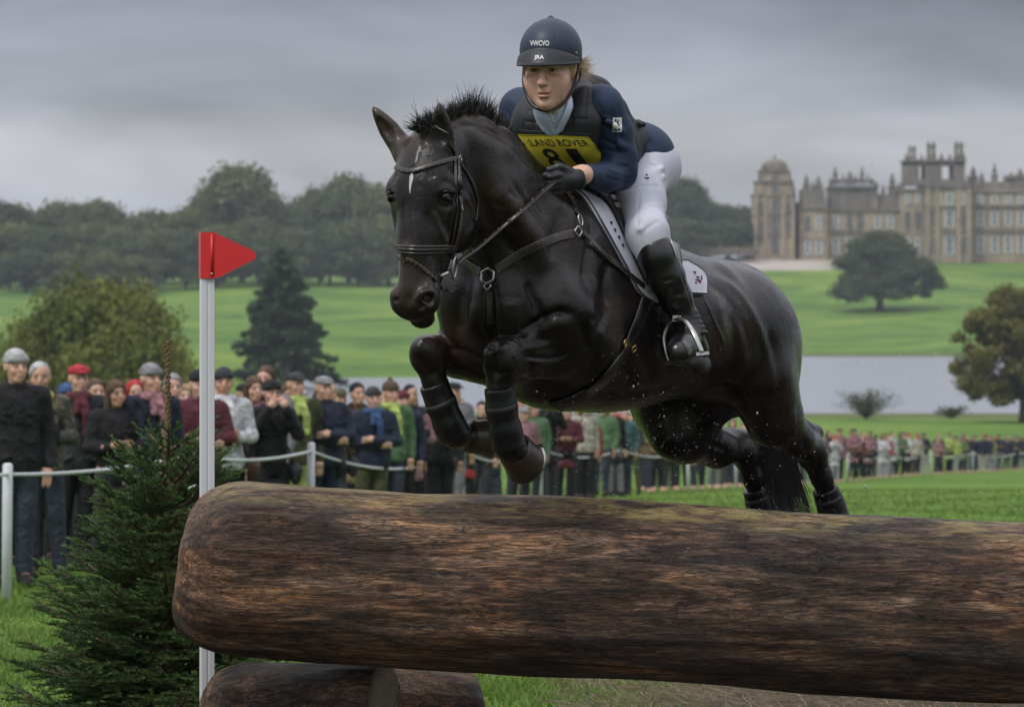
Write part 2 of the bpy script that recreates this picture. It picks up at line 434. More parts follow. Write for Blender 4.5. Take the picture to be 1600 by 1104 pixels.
lk = MB(); zl = CZ - 12.0; lk.add([(-260, 330, zl), (500, 330, zl), (500, 690, zl), (-260, 690, zl)], [(0, 1, 2, 3)])
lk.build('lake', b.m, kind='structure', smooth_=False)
# ------------------------------------------------------------------ near grass blades
def blades(n, ylo, yhi, xr, hmin, hmax, w, seed, mask=None):
    r_ = np.random.default_rng(seed); y = r_.uniform(ylo ** .5, yhi ** .5, n) ** 2; u = r_.uniform(-1, 1, n); x = xr(y, u)
    if mask is not None: k = mask(x, y, r_); x, y = x[k], y[k]; n = len(x)
    z = ground_z(x, y); hgt = r_.uniform(hmin, hmax, n) * (.7 + .5 * np.sin(x * 2.1 + y) * np.sin(y * 1.7)); hgt = np.clip(hgt, hmin * .6, 9)
    lean = r_.normal(0, .45, (n, 2)) * hgt[:, None]; ang = r_.uniform(0, math.pi, n); sx_ = np.stack([np.cos(ang), np.sin(ang)], 1) * (w / 2)
    p0 = np.stack([x, y, z - .005], 1)
    a = p0.copy(); a[:, :2] -= sx_; b_ = p0.copy(); b_[:, :2] += sx_
    m = p0 + np.concatenate([lean * .35, (hgt * .6)[:, None]], 1); c = m.copy(); c[:, :2] -= sx_ * .7; d = m.copy(); d[:, :2] += sx_ * .7
    t = p0 + np.concatenate([lean, hgt[:, None]], 1)
    V = np.stack([a, b_, c, d, t], 1).reshape(-1, 3); k = (np.arange(n) * 5)[:, None]
    return V, k + np.array([[0, 1, 3, 2]]), k + np.array([[2, 3, 4]]), np.repeat(r_.uniform(0, 1, n), 5)
def blade_mat():
    b = NB('grass_blades'); at = b.n('ShaderNodeAttribute'); at.attribute_name = 'Col'; sx = b.n('ShaderNodeSeparateColor'); b.l(at.outputs['Color'], sx.inputs[0])
    c = b.ramp(sx.outputs[0], (0, (.055, .115, .014)), (.45, (.092, .175, .021)), (.85, (.165, .25, .05)), (1, (.25, .25, .10)))
    b.col(c); b.rough(.5); b.b.inputs['Specular IOR Level'].default_value = .3
    tr = b.n('ShaderNodeBsdfTranslucent'); b.l(c, tr.inputs[0]); mx_ = b.n('ShaderNodeMixShader'); mx_.inputs[0].default_value = .35
    b.l(b.b.outputs[0], mx_.inputs[1]); b.l(tr.outputs[0], mx_.inputs[2]); b.l(mx_.outputs[0], b.o.inputs[0]); return b.m
BLM = blade_mat()
def nomud(x, y, r_):
    m = smooth(.3, .9, x) * smooth(13.0, 14.5, y) * (1 - smooth(17.6, 18.6, y - x * .25)); m = np.maximum(m, 1 - smooth(14.2, 15.6, y)); return r_.uniform(0, 1, len(x)) > m * .93
V, q4, q3, cc = blades(150000, 14, 36, lambda y, u: u * (y * .150), .030, .075, .009, 1, nomud)
obj('grass', mesh_np('grass', V, [q4, q3], True, np.stack([cc] * 3, 1)), BLM, kind='stuff')
V, q4, q3, cc = blades(60000, 36, 95, lambda y, u: u * (y * .145), .025, .055, .030, 2)
obj('grass', mesh_np('grass', V, [q4, q3], True, np.stack([cc] * 3, 1)), BLM, kind='stuff')
# straw and trodden stems on the mud
r_ = np.random.default_rng(5); n = 9000; sx = r_.uniform(.2, 3.2, n); sy = r_.uniform(14.2, 18.6, n); sz = ground_z(sx, sy) + r_.uniform(.002, .05, n)
roots = np.stack([sx, sy, sz], 1); an = r_.uniform(0, 6.28, n); dr = np.stack([np.cos(an), np.sin(an), r_.normal(0, .18, n)], 1)
v_, f_ = strands(roots, dr, r_.uniform(.05, .22, n), .0045, .2, 2, 4)
STRAW = pmat('wet_straw', (.15, .115, .07), .6, var=.6, scale=9, bump=0)
obj('straw', mesh_np('straw', v_, f_), STRAW, kind='stuff')
# ================================================================== TREES
def leaf_mat(name, dark, mid, light, tr=.25):
    b = NB(name); at = b.n('ShaderNodeAttribute'); at.attribute_name = 'Col'; sx = b.n('ShaderNodeSeparateColor'); b.l(at.outputs['Color'], sx.inputs[0])
    oi = b.n('ShaderNodeObjectInfo')
    c = b.ramp(sx.outputs[0], (0, dark), (.55, mid), (1, light))
    c = b.mix(b.math('MULTIPLY', oi.outputs['Random'], .55 if name != 'yellowing_leaves' else 0.0), c, b.mix(1.0, c, (1.45, 1.18, .7), 'MULTIPLY'))
    b.col(c); b.rough(.6); b.b.inputs['Specular IOR Level'].default_value = .25
    t = b.n('ShaderNodeBsdfTranslucent'); b.l(c, t.inputs[0]); mx_ = b.n('ShaderNodeMixShader'); mx_.inputs[0].default_value = tr
    b.l(b.b.outputs[0], mx_.inputs[1]); b.l(t.outputs[0], mx_.inputs[2]); b.l(mx_.outputs[0], b.o.inputs[0]); return b.m
LEAF_OAK = leaf_mat('oak_leaves', (.042, .062, .024), (.082, .108, .040), (.16, .175, .065))
LEAF_PARK = leaf_mat('parkland_leaves', (.028, .046, .020), (.052, .076, .030), (.10, .125, .045))
LEAF_YEL = leaf_mat('yellowing_leaves', (.070, .088, .016), (.14, .16, .028), (.27, .25, .05))
LEAF_AUT = leaf_mat('autumn_leaves', (.055, .058, .014), (.11, .112, .024), (.21, .175, .042))
LEAF_CON = leaf_mat('conifer_needles', (.022, .042, .020), (.045, .075, .032), (.085, .125, .05), .18)
BARK = pmat('tree_bark', (.055, .042, .032), .9, var=.5, scale=8, bump=.6, bd=.02, stretch=(1, 1, .3))
def leafcards(cen, nrm, size, col, r_, asp=.75):
    n = len(cen); u = np.cross(nrm, r_.normal(0, 1, (n, 3))); u /= np.linalg.norm(u, axis=1)[:, None] + 1e-9; w = np.cross(nrm, u)
    s = size[:, None] if hasattr(size, '__len__') else size
    V = np.stack([cen - u * s, cen - w * s * asp + nrm * s * .15, cen + u * s, cen + w * s * asp + nrm * s * .15], 1).reshape(-1, 3)
    return V, (np.arange(n) * 4)[:, None] + np.arange(4)[None, :], np.repeat(col, 4)
def crown_clumps(clumps, dens, leaf, r_, flat=.8):
    """clumps: list of (centre, radius) -> leaf cards on and inside each clump"""
    cs, ns, ss, co = [], [], [], []
    for c, R in clumps:
        n = int(dens * R * R); d = r_.normal(0, 1, (n, 3)); d /= np.linalg.norm(d, axis=1)[:, None]; d[:, 2] *= np.where(d[:, 2] < 0, .75, 1)
        rad = R * np.where(r_.uniform(0, 1, n) < .22, r_.uniform(.9, 1.55, n), r_.uniform(.3, 1.08, n) ** .6) * (1 + .18 * np.sin(d[:, 0] * 7 + c[0]) * np.sin(d[:, 2] * 6 + c[1]))
        p = np.array(c) + d * rad[:, None] * np.array([1, 1, flat]); cs.append(p)
        nn = d + r_.normal(0, .55, (n, 3)); nn /= np.linalg.norm(nn, axis=1)[:, None]; ns.append(nn); ss.append(leaf * r_.uniform(.6, 1.4, n))
        co.append(np.clip(r_.uniform(0, 1, 1) * .45 + r_.uniform(0, .55, n), 0, 1))
    return leafcards(np.concatenate(cs), np.concatenate(ns), np.concatenate(ss), np.concatenate(co), r_)
def limbs(mb, base, tops, r0, r_, fork=.35):
    """a tapered trunk that splits into limbs reaching the clumps"""
    base = Vector(base); f0 = base + Vector((0, 0, fork))
    mb.tube([base - Vector((0, 0, .3)), base + Vector((0, 0, fork * .08)), base + Vector((0, 0, fork * .5)), f0], [r0 * 1.5, r0 * 1.1, r0 * .85, r0 * .75], 9)
    for t in tops:
        t = Vector(t); m = f0.lerp(t, .5) + Vector((r_.normal(0, .05), r_.normal(0, .05), r_.uniform(.0, .12))) * (t - f0).length
        mb.tube([f0 - Vector((0, 0, fork * .1)), f0.lerp(m, .5), m, t], [r0 * .5, r0 * .36, r0 * .22, r0 * .07], 6, caps=False)
def broad_tree(h, w, seed, leaf, dens, nclump=26, shape='round', crown0=.25, core=True):
    """local meshes (trunk, crown) for a broadleaf tree of height h and crown width w"""
    r_ = np.random.default_rng(seed); cl = []
    hc = h * (1 - crown0)
    for i in range(nclump):
        a = r_.uniform(0, 6.283); t = (i + .5) / nclump; z = h * crown0 + hc * (t ** .8) * .9
        env = math.sin(min(1, max(.02, t * .80 + .20)) * math.pi) ** .6 if shape == 'round' else math.sqrt(max(.02, 1 - t ** 2)) if shape == 'dome' else 1 - t * .8
        rr = w / 2 * env * r_.uniform(.45, .86); R = w * r_.uniform(.10, .19) * (1.0 if shape != 'dome' else .95)
        cl.append(((rr * math.cos(a), rr * math.sin(a), z), R))
    cl.append(((0, 0, h * (crown0 + .45 * (1 - crown0))), w * .22)); cl.append(((0, 0, h * .82), w * .17))
    V, F_, co = crown_clumps(cl, dens, leaf, r_)
    cm = mesh_np('crown', V, F_, False, np.stack([co] * 3, 1))
    mb = MB(); limbs(mb, (0, 0, 0), [c for c, R in cl[::2]], w * .028 + .05, r_, h * crown0 * 1.1); tm = mb.mesh('trunk')
    return tm, cm
def conifer(h, w, seed, n=9000, leaf=.22):
    r_ = np.random.default_rng(seed); cs, ns = [], []; mb = MB(); mb.tube([(0, 0, -.4), (0, 0, h * .4), (0, 0, h)], [h * .022, h * .016, h * .003], 8)
    nb = 150
    for i in range(nb):
        t = (i / nb) ** .85; z = h * (.12 + .86 * t); L = w / 2 * (1 - t) ** .72 * r_.uniform(.62, 1.12) + .15; a = i * 2.4 + r_.normal(0, .3); droop = r_.uniform(.08, .28)
        d = np.array([math.cos(a), math.sin(a), 0]); tip = np.array([0, 0, z]) + d * L + np.array([0, 0, -droop * L])
        mb.tube([(0, 0, z), tuple(tip)], [h * .005 * (1 - t) + .02, .01], 4, caps=False)
        m = int(n / nb * (L / (w / 2)) * 1.6) + 6; s = r_.uniform(.12, 1, m) ** .7; sd = np.array([-d[1], d[0], 0])
        p = np.array([0, 0, z]) + d * (L * s)[:, None] + np.array([0, 0, -droop * L]) * (s ** 1.4)[:, None] + sd * (r_.normal(0, .16, m) * L * (1.15 - s) * .9)[:, None] + r_.normal(0, .12, (m, 3)) * np.array([1, 1, 1.4])
        cs.append(p); q = r_.normal(0, .5, (m, 3)); q[:, 2] += .8; ns.append(q / np.linalg.norm(q, axis=1)[:, None])
    cs = np.concatenate(cs); ns = np.concatenate(ns)
    V, F_, co = leafcards(cs, ns, leaf * r_.uniform(.6, 1.5, len(cs)), r_.uniform(0, 1, len(cs)), r_)
    return mb.mesh('trunk'), mesh_np('crown', V, F_, False, np.stack([co] * 3, 1))
def plant_tree(name, label, cat, px, Y, meshes, leafm, group=None, scale=(1, 1, 1), rz=0, sink=0, x=None):
    x = (px - 800) / F * Y if x is None else x
    t = thing(name, label, cat, (x, Y, float(ground_z(x, Y)) - sink), group, rz); t['_w'] = 0; t.scale = scale
    for nm, me, mt in (('trunk', meshes[0], BARK), ('crown', meshes[1], leafm)):
        o = bpy.data.objects.new(nm, me)
        if not me.materials: me.materials.append(mt)
        lnk(o, t); o.material_slots[0].link = 'OBJECT'; o.material_slots[0].material = mt
    return t
# far woods: individual trees, shared meshes
VAR = [broad_tree(20, 19, 31 + i, .42, 90, 34, ['round', 'dome', 'round', 'dome', 'round'][i], [.16, .14, .2, .18, .12][i]) for i in range(5)]
G = 'trees of the wood beyond the meadow'
wood = [  # px, Y, height, width, variant
 (8, 905, 19.5, 17, 0), (45, 940, 17, 18, 1), (100, 905, 19, 19, 2), (150, 930, 19.5, 20, 3), (205, 940, 15, 16, 4), (250, 915, 17, 18, 0), (292, 900, 17, 16, 1),
 (378, 905, 27, 27, 3), (470, 930, 19, 16, 2), (500, 905, 22, 17, 0), (545, 915, 24.5, 21, 1), (592, 905, 22, 20, 4), (640, 915, 21, 20, 2), (330, 930, 21, 18, 4), (425, 935, 20, 17, 1),
 (15, 872, 14, 17, 4), (75, 868, 13.5, 17, 3), (135, 872, 15, 18, 0), (190, 866, 13.5, 17, 1), (240, 868, 13, 16, 2), (290, 872, 13, 15, 3), (338, 878, 14, 15, 0), (405, 884, 15, 16, 4), (455, 880, 13, 15, 2), (515, 882, 14.5, 16, 3), (560, 880, 15, 17, 0), (608, 884, 15, 17, 1), (655, 888, 16, 17, 3),
 (40, 850, 9, 13, 2), (105, 848, 8.5, 13, 1), (165, 850, 9, 12, 0), (215, 850, 8, 12, 4), (700, 905, 19, 18, 0), (745, 912, 20, 19, 2), (790, 905, 19, 18, 3), (840, 915, 20, 19, 4), (885, 905, 18, 18, 1), (930, 915, 20, 19, 0), (985, 935, 21, 19, 2)]
WL = {0: 'rounded dark green oak', 1: 'low domed green tree', 2: 'tall full green tree', 3: 'wide dense dark tree', 4: 'shaggy olive green tree'}
ORD = 'first second third fourth fifth sixth seventh eighth ninth tenth eleventh twelfth thirteenth fourteenth fifteenth sixteenth seventeenth eighteenth nineteenth twentieth'.split() + ['twenty-' + q for q in 'first second third fourth fifth sixth seventh eighth ninth'.split()]
sky_i = [i for i, t_ in enumerate(wood) if t_[1] >= 897]; rank = {}
for grp in (sky_i, [i for i in range(len(wood)) if i not in sky_i]):
    for k_, i in enumerate(sorted(grp, key=lambda i: wood[i][0])): rank[i] = k_
for i, (px, Y, hh, ww, vi) in enumerate(wood):
    lab = WL[vi] + f', {ORD[rank[i]]} from left, far wood ' + ('skyline' if i in sky_i else 'front row')
    if i == 7: lab = 'biggest round-topped tree of the wood, rising above the red flag'
    elif i == 10: lab = 'airy crowned tree rising between the big round tree and the horse head'
    plant_tree('oak_tree', lab, 'tree', px, Y, VAR[vi], LEAF_OAK if i % 4 else LEAF_PARK, G, (ww / 19, ww / 19, hh / 20), i * 1.3)
# wood behind and left of the palace
for i, (px, Y, hh, ww, vi) in enumerate([(1045, 1010, 19, 19, 0), (1075, 1020, 21, 19, 3), (1105, 1030, 14.5, 17, 2), (1140, 1035, 13.5, 17, 1), (1170, 1030, 13, 15, 4), (1200, 1075, 13, 16, 2), (1030, 985, 12, 14, 4), (1068, 990, 11, 14, 1), (1100, 992, 10, 14, 0), (1135, 996, 9.5, 13, 3), (1165, 1000, 9, 12, 2)]):
    plant_tree('oak_tree', f'dark green tree left of the palace, {ORD[i % 6]} from left, ' + ('upper row' if i < 6 else 'lower row') if i != 1 else 'tallest domed tree of the wood left of the palace, beside the white breeches', 'tree', px, Y, VAR[vi], LEAF_PARK, 'trees of the wood left of the palace' if i != 1 else None, (ww / 19, ww / 19, hh / 20), i * 2.1)
# the yellowing thicket behind the spectators, left
bt = broad_tree(7.6, 11.5, 77, .14, 700, 46, 'dome', .04)
plant_tree('yellowing_tree', 'broad bushy tree with yellowing leaves behind the left spectators', 'tree', 150, 212, bt, LEAF_YEL, None, (1.02, .8, 1.18))
bt2 = broad_tree(5, 7, 79, .14, 600, 26, 'dome', .03)
plant_tree('yellowing_shrub', 'low olive shrub at the right foot of the yellowing tree', 'shrub', 262, 240, bt2, LEAF_YEL, None, (1, 1, 1.3))
# lone conifer on the meadow
plant_tree('conifer_tree', 'lone dark conifer standing on the meadow right of the white pole', 'tree', 440, 462, conifer(17.8, 14.2, 41, 24000, .30), LEAF_CON)
# lone park tree in front of the palace
r_ = np.random.default_rng(90); cl = []
for i in range(105):
    a = r_.uniform(0, 6.283); t = r_.uniform(0, 1) ** .9; z = 3.4 + 12.6 * t; rr = 12.8 * math.sqrt(max(.03, 1 - (t * .98) ** 2.0)) * r_.uniform(.25, 1.0) ** .6 * (.88 + .14 * math.sin(a * 5 + 1))
    cl.append(((rr * math.cos(a), rr * math.sin(a) * .8, z), r_.uniform(1.2, 2.7)))
V, F_, co = crown_clumps(cl, 120, .32, r_, .66); mb = MB(); limbs(mb, (0, 0, 0), [c for c, R in cl[::3]], .95, r_, 3.2)
plant_tree('park_tree', 'lone spreading dark tree on the lawn in front of the palace', 'tree', 1375, 852, (mb.mesh('trunk'), mesh_np('crown', V, F_, False, np.stack([co] * 3, 1))), LEAF_PARK)
# autumn tree at the right edge, near bank of the lake
r_ = np.random.default_rng(91); cl = []
for i in range(170):
    a = r_.uniform(0, 6.283); t = r_.uniform(0, 1); z = 2.0 + 9.1 * t; rr = 6.1 * (math.sin(min(1, .22 + t * .72) * math.pi) ** .7) * r_.uniform(.35, 1.0) ** .6
    cl.append(((rr * math.cos(a), rr * math.sin(a), z), r_.uniform(.42, 1.05)))
V, F_, co = crown_clumps(cl, 420, .15, r_); mb = MB(); limbs(mb, (0, 0, 0), [c for c, R in cl[::3]], .34, r_, 2.2)
plant_tree('autumn_tree', 'tree turning bronze at the right edge by the lake shore', 'tree', 1598, 330, (mb.mesh('trunk'), mesh_np('crown', V, F_, False, np.stack([co] * 3, 1))), LEAF_AUT)
def shrub(h, w, seed, n=60, m=46, leaf=.07):
    r_ = np.random.default_rng(seed); mb = MB(); cs, ns = [], []
    for i in range(n):
        a = r_.uniform(0, 6.28); el = r_.uniform(.25, 1.45); L = h * r_.uniform(.6, 1.1) / max(.45, math.sin(el)) * .8; L = min(L, w * .62)
        d = np.array([math.cos(a) * math.cos(el), math.sin(a) * math.cos(el), math.sin(el)]); mid = d * L * .5 + [0, 0, L * .1]; tip = d * L
        mb.tube([(0, 0, 0), tuple(mid), tuple(tip)], [.03, .018, .006], 4, caps=False)
        s = r_.uniform(.25, 1.05, m)[:, None]; cs.append(d * L * s + [0, 0, L * .1] * np.sin(s * math.pi) + r_.normal(0, h * .07, (m, 3))); q = r_.normal(0, 1, (m, 3)); ns.append(q / np.linalg.norm(q, axis=1)[:, None])
    cs = np.concatenate(cs); cs[:, 2] = np.abs(cs[:, 2]); V, F_, co = leafcards(cs, np.concatenate(ns), leaf * r_.uniform(.6, 1.6, len(cs)), r_.uniform(0, 1, len(cs)), r_)
    return mb.mesh('trunk'), mesh_np('crown', V, F_, False, np.stack([co] * 3, 1))
plant_tree('willow_shrub', 'large rounded shrub on the near lake shore behind the far crowd', 'shrub', 1353, 340, shrub(2.9, 5.8, 5), LEAF_PARK)
plant_tree('shore_shrub', 'small dark shrub on the lake shore beside the autumn tree', 'shrub', 1487, 345, shrub(1.3, 2.8, 6, 34, 30), LEAF_PARK)
# ------------------------------------------------------------------ the young spruce beside the log
SPN = leaf_mat('spruce_needles', (.020, .048, .020), (.052, .105, .036), (.13, .20, .07), .28)
SPB = pmat('spruce_bark', (.11, .075, .04), .85, var=.5, scale=60, bump=.5)
def spruce(px, Y, ztop_px, w):
    x0 = (px - 800) / F * Y; z0 = float(ground_z(x0, Y)); zt = CZ - (ztop_px - HY) / F * Y; h = zt - z0
    t = thing('young_spruce', 'bushy young spruce standing beside the rounded left end of the log', 'tree', (x0, Y, z0))
    r_ = np.random.default_rng(17); O_ = np.array([x0, Y, z0]); mb = MB()
    mb.tube([(x0, Y, z0 - .1), (x0 + .008, Y, z0 + h * .5), (x0 - .004, Y, z0 + h * .8), (x0, Y, zt)], [.030, .019, .012, .0035], 9)
    trunk = mb.build('trunk', SPB, t)
    R0, D0, L0, Cc = [], [], [], []
    def needles(a, b_, n, ln, c0):
        d = b_ - a; L = np.linalg.norm(d); d = d / L; s = r_.uniform(0, 1, n)[:, None]
        q = r_.normal(0, 1, (n, 3)); q -= (q @ d)[:, None] * d; q /= np.linalg.norm(q, axis=1)[:, None]; q[:, 2] = np.abs(q[:, 2]) * .7 + q[:, 2] * .3
        R0.append(a + (b_ - a) * s); D0.append(q + d * r_.uniform(.5, 1.1, (n, 1))); L0.append(ln * r_.uniform(.7, 1.2, n)); Cc.append(np.clip(c0 + r_.normal(0, .1, n) + s[:, 0] * .25, 0, 1))
    # leader shoot with bud scales and short twigs
    needles(O_ + [0, 0, h * .80], O_ + [0, 0, h * .97], 130, .012, .6)
    bm = MB()
    for i in range(70):
        zz = zt - i * .0042; bm.lathe([(.001, .006), (.0055, 0), (.001, -.005)], (x0 + .008 * math.cos(i * 2.4), Y + .008 * math.sin(i * 2.4), zz), 5)
    bm.build('leader_bud', pmat('bud_scale', (.16, .075, .025), .6, var=.4, bump=0), t)
    br = MB(); i = 0; z = h * .80
    whorls = []
    nb = 190
    for i in range(nb):
        s = i / (nb - 1); zz = h * (.76 - .72 * s ** .82) + r_.normal(0, .012) ; 
        env = np.interp(zz / h, [0, .12, .30, .44, .56, .66, .74, .80], [1.02, 1.12, 1.0, .84, .62, .54, .42, .22]); L = w * env * r_.uniform(.72, 1.12)
        a = i * 2.399 + r_.normal(0, .2); up = np.interp(zz / h, [0, .4, .8], [.06, .26, .75]) + r_.normal(0, .07)
        d = np.array([math.cos(a), math.sin(a), up]); d /= np.linalg.norm(d); sd = np.array([-math.sin(a), math.cos(a), 0]); o = O_ + [0, 0, zz]
        seg = 5; pts = [o + d * L * (j / seg) + np.array([0, 0, -.05 * L * math.sin(j / seg * 3.1) + .04 * L * (j / seg) ** 2]) for j in range(seg + 1)]
        br.tube(pts, [.007 * (1 - j / (seg + 1)) + .0015 for j in range(seg + 1)], 5, caps=False)
        c0 = r_.uniform(.15, .55)
        for j in range(1, seg): needles(pts[j], pts[j + 1], 26, .015, c0 + .1)
        nt_ = max(5, int(L / .022))
        for k in range(nt_):
            u = .16 + .80 * (k + .5) / nt_; q0 = o + d * L * u + np.array([0, 0, -.05 * L * math.sin(u * 3.1) + .04 * L * u * u]); sg = 1 if k % 2 else -1
            tl = (L * .42 * (1.08 - u) + .03) * r_.uniform(.7, 1.2); td_ = d * .75 + sd * sg * .8 + np.array([0, 0, r_.normal(-.02, .16)]); td_ /= np.linalg.norm(td_); q1 = q0 + td_ * tl
            br.tube([q0, q1], [.0028, .0012], 4, caps=False); needles(q0, q1, int(tl / .0017) + 8, .0145, c0)
            for m in range(int(tl / .035)):
                v0 = q0 + td_ * tl * (.25 + .7 * (m + .5) / max(1, int(tl / .035))); e_ = td_ * .8 + sd * (1 if m % 2 else -1) * .6 * (1 if sg > 0 else -1) + d * .3 + r_.normal(0, .15, 3); e_ /= np.linalg.norm(e_)
                needles(v0, v0 + e_ * .045, 26, .013, c0 + .12)
    br.build('branches', SPB, t, kind='stuff')
    R0 = np.concatenate(R0); D0 = np.concatenate(D0); L0 = np.concatenate(L0); Cc = np.concatenate(Cc)
    V, Fq = strands(R0, D0, L0, .0034, .05, 1, 8)
    obj('needles', mesh_np('needles', V, Fq, False, np.stack([np.repeat(Cc, 4)] * 3, 1)), SPN, t, 'stuff')
    print('needles', len(R0))
spruce(262, 12.85, 532, .50)
# ================================================================== THE LOG JUMP
def log_mat(name, moss=1.0, seed=0.0):
    b = NB(name); v = b.coord((1.1, 9, 9)); v0 = b.coord()
    st = b.noise(v, 2.6, 9, .72, 1.1); pat = b.noise(b.coord((1, 2.6, 2.6)), 2.3, 5, .62, .5); fine = b.noise(b.coord((3.6, 34, 34)), 3, 9, .78, 1.1)
    chip = b.noise(b.coord((9, 30, 30)), 2.2, 7, .80, 1.8); big = b.noise(b.coord((1.3, 3.2, 3.2)), 1.5, 4, .55, .8)
    c = b.ramp(st, (.25, (.022, .014, .011)), (.40, (.080, .048, .033)), (.52, (.20, .130, .088)), (.70, (.46, .34, .235)))
    warm = b.ramp(pat, (.36, (.34, .31, .32)), (.50, (.95, .86, .80)), (.62, (1.4, 1.12, .88)), (.74, (1.9, 1.2, .66)))
    c = b.mix(.85, c, warm, 'MULTIPLY')
    c = b.mix(.75, c, b.ramp(fine, (.38, (.12, .12, .13)), (.50, (.92, .92, .92)), (.60, (2.6, 2.4, 2.15))), 'MULTIPLY')
    ck = b.noise(b.coord((1.6, 17, 17)), 2.4, 6, .62, 2.2); crk = b.ramp(ck, (.478, (1, 1, 1)), (.492, (.12, .1, .1)), (.508, (.12, .1, .1)), (.522, (1, 1, 1))); cm = b.ramp(chip, (.57, (0, 0, 0)), (.61, (1, 1, 1))); c = b.mix(b.math('MULTIPLY', cm, .7), c, (.44, .31, .21)); c = b.mix(1.0, c, b.ramp(big, (.40, (.34, .33, .35)), (.53, (1, 1, 1)), (.68, (1.3, 1.22, 1.1))), 'MULTIPLY'); c = b.mix(.85, c, crk, 'MULTIPLY')
    at = b.n('ShaderNodeAttribute'); at.attribute_name = 'Col'; sx = b.n('ShaderNodeSeparateColor'); b.l(at.outputs['Color'], sx.inputs[0])
    ms = b.math('MULTIPLY', sx.outputs[0], b.ramp(b.noise(b.coord((1.3, 4, 4)), 4.2, 6, .7), (.46, (0, 0, 0)), (.60, (1, 1, 1))))
    c = b.mix(b.math('MULTIPLY', ms, moss), c, b.mix(fine, (.15, .11, .035), (.60, .46, .19)))
    c = b.mix(sx.outputs[1], c, b.mix(fine, (.006, .004, .003), (.05, .03, .02)))
    c = b.mix(sx.outputs[2], c, b.mix(st, (.12, .08, .045), (.60, .46, .27)))
    b.col(c); b.rough(b.ramp(big, (.40, (.26,) * 3), (.60, (.62,) * 3))); b.b.inputs['Specular IOR Level'].default_value = .42
    p = b.bump(st, .8, .03); p = b.bump(fine, .95, .016, p); p = b.bump(chip, .7, .014, p); b.bump(crk, .9, .012, p); return b.m
LOGM = log_mat('weathered_log_wood')
def fbm(p, s, o=4):
    return mnoise.fractal(Vector(p) * s, 1.0, 2.0, o)
def log_mesh(A, B, ra, rb, bev, nseg, nrad, seed, knots=(), moss=True, endcol=0.0, shear=0.0):
    A = Vector(A); B = Vector(B); d = (B - A).normalized(); L = (B - A).length; u = Vector((0, 0, 1)); u = (u - d * u.dot(d)).normalized(); w = d.cross(u)
    rows = []   # (t, rscale, endflag)
    for q in np.linspace(0, math.pi / 2, 9): rows.append((bev * (1 - math.sin(q)), 1 - (bev * .55 / ra) * (1 - math.cos(math.pi / 2 - q)) * 1.6, 0))
    rows = [(0, .0, 1), (0.0, .2, 1), (0.0, .40, 1), (.004, .50, .7)] + [(bev * (1 - math.cos(q)), .50 + .50 * math.sin(q), 0) for q in np.linspace(.10, math.pi / 2, 14)]
    rows += [(t, 1, 0) for t in np.linspace(bev, L - .02, nseg)[1:]] + [(L, .98, 0), (L, .6, 1), (L, .0, 1)]
    V, Co = [], []
    for t, q, ef in rows:
        for k in range(nrad):
            a = 2 * math.pi * k / nrad; dv = u * math.cos(a) + w * math.sin(a); r0 = (ra + (rb - ra) * t / L); p = A + d * t + dv * r0 * q
            s = Vector((t * .9, math.cos(a) * r0 * 3, math.sin(a) * r0 * 3)) + Vector((seed, seed * 2, 0))
            dr = (.022 * mnoise.noise(s * 1.3) + .012 * mnoise.noise(Vector((s.x * 2.2, s.y * 4, s.z * 4))) + .006 * mnoise.noise(Vector((s.x * 4, s.y * 14, s.z * 14)))) * (0 if q < .5 else 1)
            dk = 0
            for kt, ka, kr, kd in knots:
                D = math.hypot((t - kt) / kr, ((a - ka + math.pi) % (2 * math.pi) - math.pi) * r0 / kr * 1.4)
                dr += kd * math.exp(-D * D) - kd * 1.0 * math.exp(-D * D * 14); dk = max(dk, math.exp(-D * D * 9))
            sh = max(0, 1 - t / .30) * (shear * (math.cos(a) * q + .35)) ; V.append(p + dv * dr + d * ((.006 * mnoise.noise(s * 2) * (1 - t / .3) + sh) if t < .3 else 0))
            m = max(0, min(1, (math.cos(a) - .74) / .16)) if moss else 0
            Co.append((m, dk * .9, endcol * ef * (1 if t > L * .5 else 0)))
    n = len(rows); f = [(i * nrad + k, i * nrad + (k + 1) % nrad, (i + 1) * nrad + (k + 1) % nrad, (i + 1) * nrad + k) for i in range(n - 1) for k in range(nrad)]
    return mesh_np('log', [tuple(x) for x in V], np.array(f), True, np.array(Co))
# main log: centreline through the picture, falling a little to the right
LY = 11.70
lA = P(277, 882, LY - 12); lB = P(1760, 966, LY - 12)
sL = F / LY
ml = log_mesh(lA, lB, 137 / sL, 140 / sL, .21, 230, 150, 3.0, shear=.028, knots=[(1.20, -1.12 + 0, .12, .030), (1.66, -1.75, .11, .030), (2.35, -1.3, .08, .015), (.5, -1.0, .09, .016)])
o = obj('big_log', ml, LOGM); tag(o, 'huge weathered brown log that the horse is jumping, resting on smaller logs', 'log')
LOG2 = log_mat('dark_log_wood', .35)
# supports: cross logs the big log rests on
m2 = log_mesh(P(328, 1118, .02), P(602, 1118, -.16), .178, .165, .13, 50, 60, 8.0, endcol=1.0)
o = obj('support_log', m2, LOG2); tag(o, 'short dark log with a pale cut edge, under the big log', 'log')
m3 = log_mesh(P(744, 1122, .30), P(590, 1118, .18), .160, .160, .06, 34, 56, 14.0)
o = obj('support_log', m3, LOG2); tag(o, 'dark stubby log behind the pale cut edge, next to the green grass', 'log')
m4 = log_mesh(P(1490, 1215, -.25), P(1900, 1215, .2), .20, .19, .08, 50, 56, 19.0, endcol=1.0)
